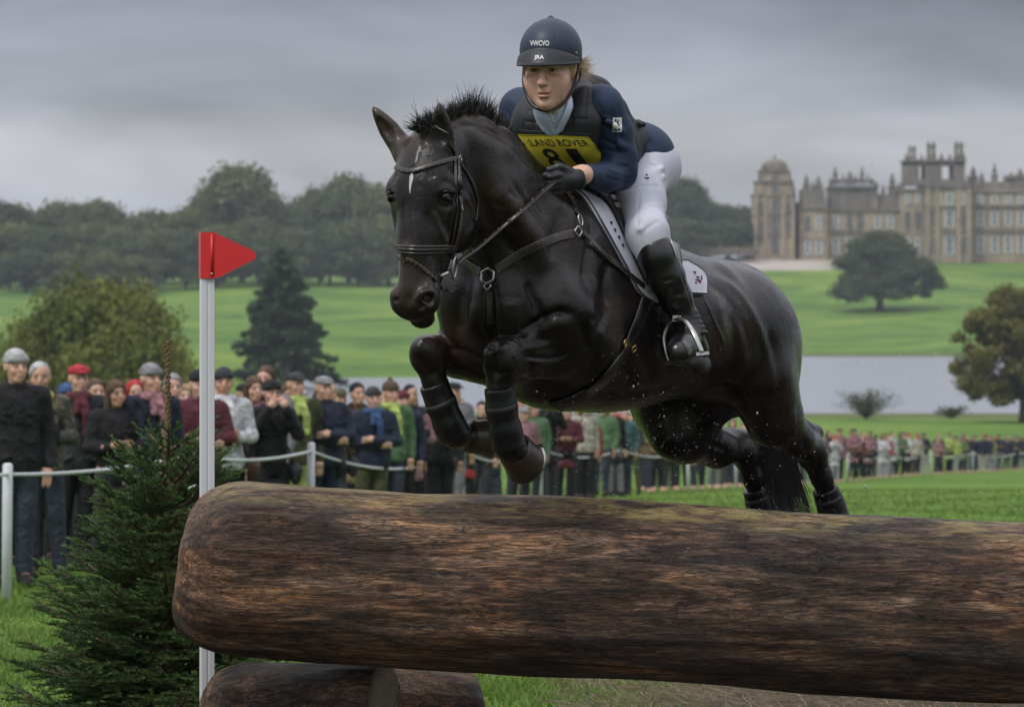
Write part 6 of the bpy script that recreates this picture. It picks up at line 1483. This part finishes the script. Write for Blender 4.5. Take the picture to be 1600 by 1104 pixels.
# finer face skin over the same surface: head only
# --- shirt: stand around the neck, placket and two pointed collar wings
s = SDF(.0032)
s.chain([(P(868, 168, -.245), .062), (P(868, 185, -.270), .058), (P(868, 197, -.285), .040)], k=.02); s.chain([(q3(0, .022, -.115), .062), (P(872, 180, -.22), .064)], k=.02)
s.plane(q3(0, .02, -.094), HU + FD * -.45, .004); s.cap(P(864, 146, -.43), P(867, 188, -.36), .030, .008, k=.006, op='sub')
v, f = s.build(); SV = bvh(v, f); shirt = obj('shirt_collar', mesh_np('shirt', v, f), SHIRT, rider)
# --- navy top: torso, sleeves
s = SDF(.0045); tl = lambda c, r, k=.04, op='add': s.ell(c, r, TX, k, op)
tl(C1, (.165, .11, .19)); tl(C2, (.140, .105, .17)); tl(C3 + Vector((-.01, -.02, .012)), (.155, .122, .12)); tl(P(1000, 235, .13), (.10, .08, .10))
s.chain([(P(905, 165, -.20), .058), (SHL, .061), (P(958, 205, -.22), .056), (P(968, 245, -.21), .050), (ELL, .048), (P(945, 277, -.28), .042), (P(918, 274, -.355), .034)], k=.03)
s.chain([(P(845, 170, -.14), .06), (SHR, .064), (P(803, 205, -.05), .055), (ELR, .048), (WRR, .034)], k=.03)
s.plane(P(915, 273, -.364), (P(905, 273, -.385) - P(930, 275, -.33)), .003)
for (a, b_, r) in (((985, 262, -.235), (960, 250, -.265), .010), ((988, 272, -.22), (962, 262, -.265), .009), ((952, 262, -.30), (962, 288, -.265), .008), ((940, 262, -.33), (948, 288, -.30), .007), ((968, 225, -.285), (985, 238, -.235), .009), ((950, 190, -.32), (972, 205, -.28), .009), ((925, 262, -.36), (930, 285, -.345), .006), ((955, 288, -.27), (980, 285, -.20), .008)):
    s.cap(P(*a), P(*b_), r, r * .7, k=.016)
v, f = s.build(); NV = bvh(v, f)
v = sculpt(v, f, NV, [([(950, 250), (968, 258), (984, 262)], 2.5, -.005), ([(946, 262), (965, 270), (985, 274)], 2, .004), ([(944, 276), (962, 282), (980, 284)], 2.5, -.004), ([(925, 262), (928, 275), (925, 290)], 2, -.004), ([(936, 262), (940, 276), (938, 290)], 2, .003), ([(916, 262), (918, 274), (916, 286)], 1.6, -.003),
  ([(934, 190), (950, 200), (972, 204)], 2.5, -.005), ([(936, 180), (955, 186), (974, 188)], 2.5, .003), ([(938, 215), (955, 224), (976, 226)], 2.5, -.004), ([(944, 232), (962, 238), (982, 238)], 2.5, -.004), ([(958, 160), (962, 185), (964, 215), (972, 240)], 3, .003), ([(932, 160), (940, 175), (938, 200)], 2.5, -.004), ([(1000, 225), (1010, 240), (1012, 255)], 3, -.004), ([(1012, 215), (1020, 232)], 3, -.004), ([(790, 170), (800, 190), (806, 205)], 3, -.004)])
NV = bvh(v, f); obj('navy_top', mesh_np('navy_top', v, f), NAVY, rider)
# --- body protector
s = SDF(.0045); e = lambda c, r, k=.03, op='add': s.ell(c, r, TX, k, op)
e(C1 + NF * .005, (.168, .138, .20)); e(P(925, 230, .0) , (.155, .130, .16)); e(P(960, 228, .10), (.13, .09, .12), .03)
s.chain([(P(838, 172, -.20), .055), (P(836, 190, -.22), .06), (P(842, 215, -.20), .06)], k=.03)
s.chain([(P(905, 146, -.17), .050), (P(915, 158, -.27), .042), (P(912, 190, -.30), .050), (P(905, 215, -.28), .06)], k=.03)
s.chain([(P(900, 140, -.10), .050), (P(930, 149, -.07), .052), (P(951, 176, -.02), .055), (P(970, 206, .04), .052)], k=.03)
s.chain([(P(838, 160, -.10), .05), (P(870, 150, -.06), .05), (P(905, 140, -.05), .05)], k=.04)
s.cap(SHL + LR * .02, SHL + LR * .16 - TT * .02, .070, .085, k=.012, op='sub'); s.cap(P(968, 208, -.21), P(985, 260, -.19), .070, .060, k=.012, op='sub')
s.cap(SHR - LR * .035, SHR - LR * .16, .066, .08, k=.012, op='sub')
s.ell(q3(0, -.02, -.125), (.062, .075, .06), HXR, .012, 'sub'); s.cap(P(868, 172, -.36), P(867, 212, -.40), .026, .006, k=.008, op='sub'); s.cap(P(868, 165, -.44), P(867, 212, -.44), .034, .010, k=.008, op='sub')
v, f = s.build(); VV = bvh(v, f)
def quilt(v, f, T, lines, w, dep): return sculpt(v, f, T, [(l, w, dep) for l in lines])
lines = [[(822, 170), (818, 205)], [(838, 160), (836, 205)], [(900, 130), (896, 165), (892, 208)], [(918, 135), (915, 170), (912, 212)], [(822, 172), (850, 174)], [(818, 190), (856, 192)], [(885, 186), (925, 186)], [(888, 165), (930, 163)], [(925, 120), (950, 135), (970, 160), (985, 190)], [(975, 165), (998, 160)], [(985, 190), (1008, 190)], [(960, 200), (990, 215)], [(935, 205), (940, 255)]]
v = quilt(v, f, VV, lines, 1.8, -.0045); VV = bvh(v, f); vest = obj('body_protector', mesh_np('body_protector', v, f), VEST, rider)
mb = MB(); ps, ns = on_surface([VV, NV], [(812, 205), (840, 207), (880, 209), (922, 211)], .003, 4, 2); ribbon(ps, ns, .013, .003, mb); mb.build('chest_band', VEST, vest)
mb = MB(); ps = [P(988, 192, .05), P(998, 193, .03), P(1006, 195, .0)]; mb.tube(ps, [.010, .013, .008], 8); mb.build('toggle', VEST, vest)
for pth, w_ in (([(845, 166), (848, 174), (855, 188), (866, 206)], (.018, .024, .022, .004)), ([(891, 152), (888, 164), (881, 184), (869, 206)], (.016, .026, .024, .004))):
    ps, ns = on_surface([SV, VV], pth, .006, 3, 6)
    if len(ps) > 4: mb = MB(); ribbon(ps, ns, list(np.interp(np.linspace(0, 1, len(ps)), [0, .35, .7, 1], w_)), .003, mb); mb.build('collar_wing', SHIRT, shirt)
# --- number bib
def bibpt(u, v_): 
    TL, TR, BL, BR = (811, 209), (919, 213), (858, 268), (950, 262); x = (TL[0] * (1 - u) + TR[0] * u) * (1 - v_) + (BL[0] * (1 - u) + BR[0] * u) * v_; y = (TL[1] * (1 - u) + TR[1] * u) * (1 - v_) + (BL[1] * (1 - u) + BR[1] * u) * v_
    return x + 3 * math.sin(v_ * 3.1) * (u - .5), y + 2.0 * math.sin(u * 3.14) * v_
NU, NV_ = 40, 24; G = np.zeros((NV_, NU, 3)); Nn = np.zeros((NV_, NU, 3)); last = hit(VV, 880, 230)
for i in range(NV_):
    for j in range(NU):
        r_ = hit([VV], *bibpt(j / (NU - 1), i / (NV_ - 1)));
        if r_ is None: r_ = (CAMP + ray_dir(*bibpt(j / (NU - 1), i / (NV_ - 1))) * (Vector(G[i, j - 1] if j else G[i - 1, j]) - CAMP).length, last[1])
        last = r_; G[i, j] = r_[0]; Nn[i, j] = r_[1]
Gs = G.copy()
for _ in range(14):
    for X_ in (Gs, Nn):
        X_[1:-1, 1:-1] = (X_[:-2, 1:-1] + X_[2:, 1:-1] + X_[1:-1, :-2] + X_[1:-1, 2:]) / 4
Nn /= np.linalg.norm(Nn, axis=2)[:, :, None]; Gs = Gs + Nn * .007
wr = np.sin(np.linspace(0, 9, NU))[None, :] * np.linspace(0, 1, NV_)[:, None] ** 2 * .0022; Gs = Gs + Nn * wr[:, :, None]
idx = np.arange(NU * NV_).reshape(NV_, NU); ff = np.stack([idx[:-1, :-1], idx[:-1, 1:], idx[1:, 1:], idx[1:, :-1]], -1).reshape(-1, 4); n = NU * NV_
to = Gs.reshape(-1, 3); bo2 = (Gs - Nn * .0016).reshape(-1, 3); rim = np.concatenate([idx[0, :], idx[1:, -1], idx[-1, ::-1][1:], idx[::-1, 0][1:]])
YEL = pmat('yellow_bib_cloth', (.56, .47, .035), .55, var=.18, scale=26, bump=.25, bd=.002); INK = pmat('black_print', (.012, .012, .012), .6, bump=0)
bib = obj('number_bib', mesh_np('number_bib', np.concatenate([to, bo2]), np.concatenate([ff, ff[:, ::-1] + n, np.stack([rim[:-1], rim[1:], rim[1:] + n, rim[:-1] + n], 1)])), YEL, rider)
def surf(G_, N_, u, v_, off=.0008):
    u = min(max(u, 0), .9999) * (G_.shape[1] - 1); v_ = min(max(v_, 0), .9999) * (G_.shape[0] - 1); i, j = int(v_), int(u); a, b_ = v_ - i, u - j
    L_ = lambda X_: (X_[i, j] * (1 - b_) + X_[i, j + 1] * b_) * (1 - a) + (X_[i + 1, j] * (1 - b_) + X_[i + 1, j + 1] * b_) * a
    return L_(G_) + L_(N_) * off
def text_mesh(txt, bold=0.0, space=1.0):
    cu = bpy.data.curves.new('lettering', 'FONT'); cu.body = txt; cu.size = 1; cu.offset = bold; cu.space_character = space; cu.resolution_u = 5
    o = bpy.data.objects.new('lettering_tmp', cu); C.objects.link(o); dg = bpy.context.evaluated_depsgraph_get(); me = bpy.data.meshes.new_from_object(o.evaluated_get(dg))
    bpy.data.objects.remove(o); bpy.data.curves.remove(cu); return me
def letter(txt, u0, u1, v0, v1, bold, mat, parent, G_, N_, name='lettering', space=1.0, sub=3):
    import bmesh
    me = text_mesh(txt, bold, space); bm = bmesh.new(); bm.from_mesh(me)
    bmesh.ops.triangulate(bm, faces=bm.faces[:])
    for _ in range(sub - 1): bmesh.ops.subdivide_edges(bm, edges=[e_ for e_ in bm.edges if e_.calc_length() > .15], cuts=1); bmesh.ops.triangulate(bm, faces=bm.faces[:])
    xs_ = [v.co.x for v in bm.verts]; ys_ = [v.co.y for v in bm.verts]; x0, x1, y0, y1 = min(xs_), max(xs_), min(ys_), max(ys_)
    for v in bm.verts: v.co = Vector(surf(G_, N_, u0 + (v.co.x - x0) / (x1 - x0) * (u1 - u0), v1 - (v.co.y - y0) / (y1 - y0) * (v1 - v0), .0026))
    bm.to_mesh(me); bm.free(); me.name = name; return obj(name, me, mat, parent)
letter(':LAND ROVER', .07, .93, .10, .285, .012, INK, bib, Gs, Nn, space=1.05)
letter('8', .17, .40, .34, .86, .012, INK, bib, Gs, Nn); letter('1', .56, .72, .34, .88, .0, INK, bib, Gs, Nn)
# --- breeches
s = SDF(.0048); s.ell(C3 + Vector((.012, -.01, -.01)), (.158, .125, .125), TX, .04)
s.chain([(HIPL, .092), (P(1001, 318, -.07), .072), (P(1012, 366, -.235), .060), (P(1020, 395, -.25), .052)], k=.04); s.chain([(HIPR, .095), (KNR, .058), (KNR.lerp(ANR, .2), .05)], k=.04)
s.plane(P(1003, 232, .1), (P(1000, 222, .1) - P(1012, 262, .1)), .006)
for (a, b_, r) in (((1000, 285, -.11), (1036, 262, -.0), .007), ((995, 296, -.12), (1038, 276, -.02), .006), ((1008, 348, -.28), (1034, 338, -.22), .007), ((1000, 358, -.30), (1030, 352, -.26), .006)): s.cap(P(*a), P(*b_), r, r * .6, k=.018)
v, f = s.build(); BV = bvh(v, f)
v = sculpt(v, f, BV, [([(1000, 300), (996, 340), (1000, 375)], 2, -.003), ([(970, 300), (1005, 290), (1035, 292)], 3, -.004), ([(985, 330), (1015, 322), (1036, 326)], 3, -.003), ([(1005, 362), (1018, 352), (1030, 345)], 3, -.004), ([(1010, 255), (1030, 262), (1038, 280)], 2.5, -.004)])
brc = obj('breeches', mesh_np('breeches', v, f), BREE, rider)
r_ = hit(BV, 1010, 279); m_ = MB(); m_.box(r_[0] + r_[1] * .002, (.008, .001, .0025)); m_.box(r_[0] + r_[1] * .002 + Vector((0, 0, .010)), (.003, .001, .003)); m_.build('logo', pmat('grey_print', (.06, .06, .08), .6, bump=0), brc)
# --- tall boots
def tallboot(K, A, name, mir=0):
    s = SDF(.0042)
    if not mir:
        s.chain([(P(1018, 376, -.255), .052), (P(1026, 400, -.255), .056), (P(1040, 432, -.235), .057), (P(1056, 465, -.205), .048), (P(1068, 492, -.18), .039), (P(1077, 514, -.165), .039), (P(1090, 545, -.13), .036)], k=.02)
        s.chain([(P(1078, 524, -.18), .040), (P(1067, 543, -.28), .040), (P(1060, 550, -.34), .036)], k=.02)
        s.plane(P(1018, 380, -.255), Vector((-.42, .05, 1)), .004)
        for t in range(5): s.cap(P(1064 + t * 4, 492 + t * 7, -.225), P(1088 + t * 4, 487 + t * 8, -.20), .008, .006, k=.010)
    else:
        s.chain([(K, .055), (K.lerp(A, .4), .055), (A, .04), (A + Vector((-.05, -.10, -.045)), .038)], k=.02)
    v, f = s.build(); T = bvh(v, f)
    if not mir: v = sculpt(v, f, T, [([(1052, 380), (1062, 420), (1076, 460), (1086, 492)], 1.6, -.003), ([(1035, 440), (1052, 436)], 3, -.004), ([(1045, 462), (1066, 458)], 3, -.004), ([(1054, 478), (1076, 474)], 3, -.003)])
    bt = obj(name, mesh_np(name, v, f), pmat('polished_boot_leather', (.006, .006, .0065), .27, var=.4, scale=24, bump=.22, bd=.003, spec=.6), rider)
    return bt, T
bt, BT = tallboot(0, 0, 'tall_boot'); tallboot(KNR, ANR, 'tall_boot', 1)
s = SDF(.004); s.chain([(P(1096, 566, -.10), .026), (P(1078, 562, -.21), .026), (P(1062, 562, -.33), .033)], k=.02); s.plane(P(1080, 574, -.2), (.05, -.1, -1), .003); s.cap(P(1098, 570, -.10), P(1092, 572, -.14), .026, .026, k=.008); v, f = s.build(); obj('boot_sole', mesh_np('boot_sole', v, f), pmat('rubber', (.014, .014, .014), .6, scale=60, bump=.3), bt)
m_ = MB(); ps, ns = on_surface(BT, [(1046, 372), (1052, 388), (1056, 402)], .002, 3, 1)
if len(ps) > 2: ribbon(ps, ns, .008, .002, m_); m_.build('boot_buckle', STEEL, bt)
# --- gloves: palm, four separate curled fingers and a thumb closed on the rein
def glove(W, D, Uv, name):
    """W wrist, D direction of the hand, Uv towards the thumb side"""
    D = Vector(D).normalized(); Uv = Vector(Uv); Uv = (Uv - D * Uv.dot(D)).normalized(); Pn = D.cross(Uv)      # back of hand normal
    if Pn.y > 0: Pn = -Pn
    s = SDF(.0028); W = Vector(W)
    s.chain([(W - D * .002, .0305), (W + D * .005, .030), (W + D * .02, .031)], k=.012); s.plane(W - D * .014, -D, .002); s.ell(W + D * .055, (.045, .036, .020), (D, Uv, Pn), .015)
    for j, (L, r) in enumerate(((.066, .0100), (.072, .0105), (.068, .0102), (.055, .0092))):
        o = (1.5 - j) * .0195; o *= .92; b0 = W + D * .070 + Uv * o + Pn * .006; b1 = b0 + D * (L * .42) - Pn * .004; b2 = b1 + D * (L * .04) - Pn * (L * .34); b3 = b2 - D * (L * .26) - Pn * .004
        s.chain([(W + D * .05 + Uv * o * .9, .012), (b0, r * 1.12), (b1, r), (b2, r * .92), (b3, r * .85)], k=.0045)
    t0 = W + D * .025 + Uv * .028; t1 = t0 + D * .030 + Uv * .020 - Pn * .004; t2 = t1 + D * .032 - Uv * .004 - Pn * .012; s.chain([(t0, .016), (t1, .013), (t2, .0105)], k=.008)
    v, f = s.build(); o = obj(name, mesh_np(name, v, f), GLOVE, rider); m = MB()
    m.lathe([(.031, -.010), (.0345, -.008), (.0355, 0), (.0345, .008), (.031, .010)], W - D * .003, 22, np.array([list(Uv), list(Pn), list(D)]).T); m.build('wrist_strap', VEST, o)
glove(P(901, 279, -.385), P(862, 285, -.43) - P(900, 275, -.385), (.1, -.2, 1), 'glove')
glove(P(832, 268, -.08), (-.3, -.8, -.1), (.5, -.2, 1), 'glove')
# --- helmet, peak, harness
HMC = q3(0, .012, .058)
s = SDF(.0035); s.ell(HMC, (.094, .113, .098), HXR, .01); s.plane(q3(0, 0, .026), (-HU * 1.0 + FD * .10), .006); s.ell(q3(0, .075, .015), (.075, .055, .06), HXR, .03)
s.cap(q3(0, .02, .152), q3(0, .02, .156), .011, .008, k=.01); v, f = s.build(); HT = bvh(v, f)
R3 = np.array([list(HR), list(-FD), list(HU)]); d = (v - np.array(HMC)) @ R3.T
for yy in (-.045, .045):
    g_ = np.exp(-((d[:, 0] - yy * (1 - .35 * (d[:, 2] / .1) ** 2)) / .0025) ** 2) * (d[:, 2] > -.02); v = v - vnorm(v, f) * (g_ * .0014)[:, None]
hel = obj('helmet', mesh_np('helmet', v, f), HELM, rider)
nu, nv = 28, 9; V_ = []
for side_ in (0, 1):
    for j in range(nv):
        for i in range(nu):
            a = math.pi * (i / (nu - 1)) ; t = j / (nv - 1); x = .0945 * math.cos(a) * (1 + .03 * t); y = .004 - .108 * math.sin(a) ** .85 - .040 * (math.sin(a) ** .9) * t; z = .034 + .036 * math.sin(a) ** 1.3 * (1 - t) - .014 * t * t - side_ * .004 + .002 * math.sin(t * 3.1)
            V_.append(q3(x, y + (.035 if a < .25 or a > 2.9 else 0) * 0, z))
n = nu * nv; idx = np.arange(n).reshape(nv, nu); ff = np.stack([idx[:-1, :-1], idx[:-1, 1:], idx[1:, 1:], idx[1:, :-1]], -1).reshape(-1, 4); rim = np.concatenate([idx[0, :], idx[1:, -1], idx[-1, ::-1][1:], idx[::-1, 0][1:]])
obj('peak', mesh_np('peak', [tuple(q) for q in V_], np.concatenate([ff, ff[:, ::-1] + n, np.stack([rim[:-1], rim[1:], rim[1:] + n, rim[:-1] + n], 1)])), PEAK, hel)
mb = MB()
for sg in (-1, 1):
    pts = [q3(sg * .086, .02, .02), q3(sg * .082, -.015, -.03), q3(sg * .068, -.035, -.075), q3(sg * .042, -.052, -.108), q3(0, -.060, -.122)]; mb.tube(crom([tuple(q) for q in pts], .008), .0058, 7, flat=.6)
    pts = [q3(sg * .080, .06, .0), q3(sg * .082, .03, -.035), q3(sg * .068, -.035, -.075)]; mb.tube(crom([tuple(q) for q in pts], .008), .0048, 7, flat=.6)
mb.build('chin_harness', LEB, hel)
mb = MB(); ps, ns = on_surface(HT, [(897, 82), (901, 84)], .002, 1, 0); mb.box(P(899, 83, -.33 - .06), (.006, .004, .003)); mb.build('badge', STEEL, hel)
WHT = pmat('white_print', (.62, .62, .62), .6, bump=0)
def hpatch(x0, x1, y0, y1, T):
    G_ = np.zeros((8, 16, 3)); N_ = np.zeros((8, 16, 3)); last = None
    for i in range(8):
        for j in range(16):
            r_ = hit(T, x0 + (x1 - x0) * j / 15, y0 + (y1 - y0) * i / 7) or last
            if r_ is None: return None
            last = r_; G_[i, j] = r_[0]; N_[i, j] = r_[1]
    return G_, N_
gp = hpatch(829, 858, 64, 72, HT)
if gp: letter('VWCVO', 0, 1, 0, 1, .02, WHT, hel, *gp, sub=1)
pkv = np.array([tuple(q) for q in V_]); PKT = bvh(pkv, np.concatenate([ff, ff + n])); gp = hpatch(835, 850, 87, 95, PKT)
if gp: letter('JRA', 0, 1, 0, 1, .02, WHT, hel, *gp, sub=1)
# sleeve badge
r_ = hit(NV, 964, 194)
if r_:
    gp = hpatch(957, 971, 184, 206, NV); o_ = []
    G_, N_ = gp; m_ = MB(); to = (G_ + N_ * .002).reshape(-1, 3); idx = np.arange(128).reshape(8, 16); m_.add(to, np.stack([idx[:-1, :-1], idx[:-1, 1:], idx[1:, 1:], idx[1:, :-1]], -1).reshape(-1, 4)[:, ::1])
    bd = m_.build('sleeve_badge', WHT, rider); letter('R', .2, .8, .1, .6, .03, INK, bd, *gp, sub=1); letter('---', .15, .85, .78, .9, .03, INK, bd, *gp, sub=1)
# --- hair: tucked at the temples, ponytail blowing back
HBL = pmat('dark_blonde_hair', (.50, .35, .19), .45, var=.5, scale=60, bump=0, spec=.5)
rr = np.random.default_rng(3); n = 420; base = np.array(P(893, 107, -.28)); rt = base + rr.normal(0, .011, (n, 3)); dd = np.tile(np.array([.9, .1, -.02]), (n, 1)) + rr.normal(0, .16, (n, 3)); dd[:, 2] += rr.normal(0, .12, n)
v_, f_ = strands(rt, dd, rr.uniform(.02, .052, n), .0028, .35, 4, 6, -.12); obj('ponytail', mesh_np('ponytail', v_, f_), HBL, rider)
rt, dd, ll = [], [], []
for sg in (-1, 1):
    for i in range(160): rt.append(np.array(q3(sg * rr.uniform(.068, .079), rr.uniform(-.045, .05), rr.uniform(.015, .04)))); dd.append(np.array(-HU * 1.0 + FD * rr.normal(-.6, .2) + HR * rr.normal(sg * .06, .05))); ll.append(rr.uniform(.02, .05))
v_, f_ = strands(rt, dd, ll, .0020, .12, 3, 7); obj('side_hair', mesh_np('side_hair', v_, f_), HBL, rider)
# ================================================================== AIR, SPRAY
hz = bpy.data.materials.new('thin_haze'); hz.use_nodes = True; t_ = hz.node_tree; t_.nodes.clear(); vo = t_.nodes.new('ShaderNodeVolumePrincipled'); ou = t_.nodes.new('ShaderNodeOutputMaterial')
vo.inputs['Color'].default_value = (.80, .87, .96, 1); vo.inputs['Density'].default_value = .00015; vo.inputs['Anisotropy'].default_value = .2; t_.links.new(vo.outputs[0], ou.inputs['Volume'])
mb = MB(); mb.box((0, 3190, (CZ + 47 - 40) / 2), (3900, 3300, (CZ + 47 + 40) / 2)); o = mb.build('haze', hz, None, False, 'stuff')
# flung mud and water drops around the hindquarters
rd = np.random.default_rng(44); DRP = pmat('water_drops', (.42, .40, .36), .2, var=.4, scale=3, bump=0, spec=.8); V_, F_ = [], []; n0 = 0
ico = np.array([(0, 0, 1), (.9, 0, .45), (.28, .85, .45), (-.72, .53, .45), (-.72, -.53, .45), (.28, -.85, .45), (.72, .53, -.45), (-.28, .85, -.45), (-.9, 0, -.45), (-.28, -.85, -.45), (.72, -.53, -.45), (0, 0, -1)])
icf = [(0, 1, 2), (0, 2, 3), (0, 3, 4), (0, 4, 5), (0, 5, 1), (1, 6, 2), (2, 7, 3), (3, 8, 4), (4, 9, 5), (5, 10, 1), (6, 7, 2), (7, 8, 3), (8, 9, 4), (9, 10, 5), (10, 6, 1), (11, 7, 6), (11, 8, 7), (11, 9, 8), (11, 10, 9), (11, 6, 10)]
for cx, cy, sx_, sy_, n, dlo, dhi in ((1090, 690, 70, 45, 420, .1, 1.1), (930, 700, 90, 50, 300, -.5, .3), (1330, 720, 110, 60, 330, .3, 1.3), (1420, 560, 120, 120, 120, .2, 1.2), (900, 600, 110, 35, 160, -.5, -.2), (1250, 800, 180, 20, 220, .5, 1.2), (1180, 620, 160, 120, 120, -.2, 1.0)):
    for i in range(n):
        x, y = rd.normal(cx, sx_), rd.normal(cy, sy_)
        if y > 835: continue
        c = np.array(P(x, y, rd.uniform(dlo, dhi))); r = .0010 * rd.lognormal(0, .42); st = np.array([1, 1, rd.uniform(.8, 1.6)])
        V_.append(c + ico * r * st); F_.append(np.array(icf) + n0); n0 += 12
obj('flung_drops', mesh_np('flung_drops', np.concatenate(V_), np.concatenate(F_)), DRP, kind='stuff')
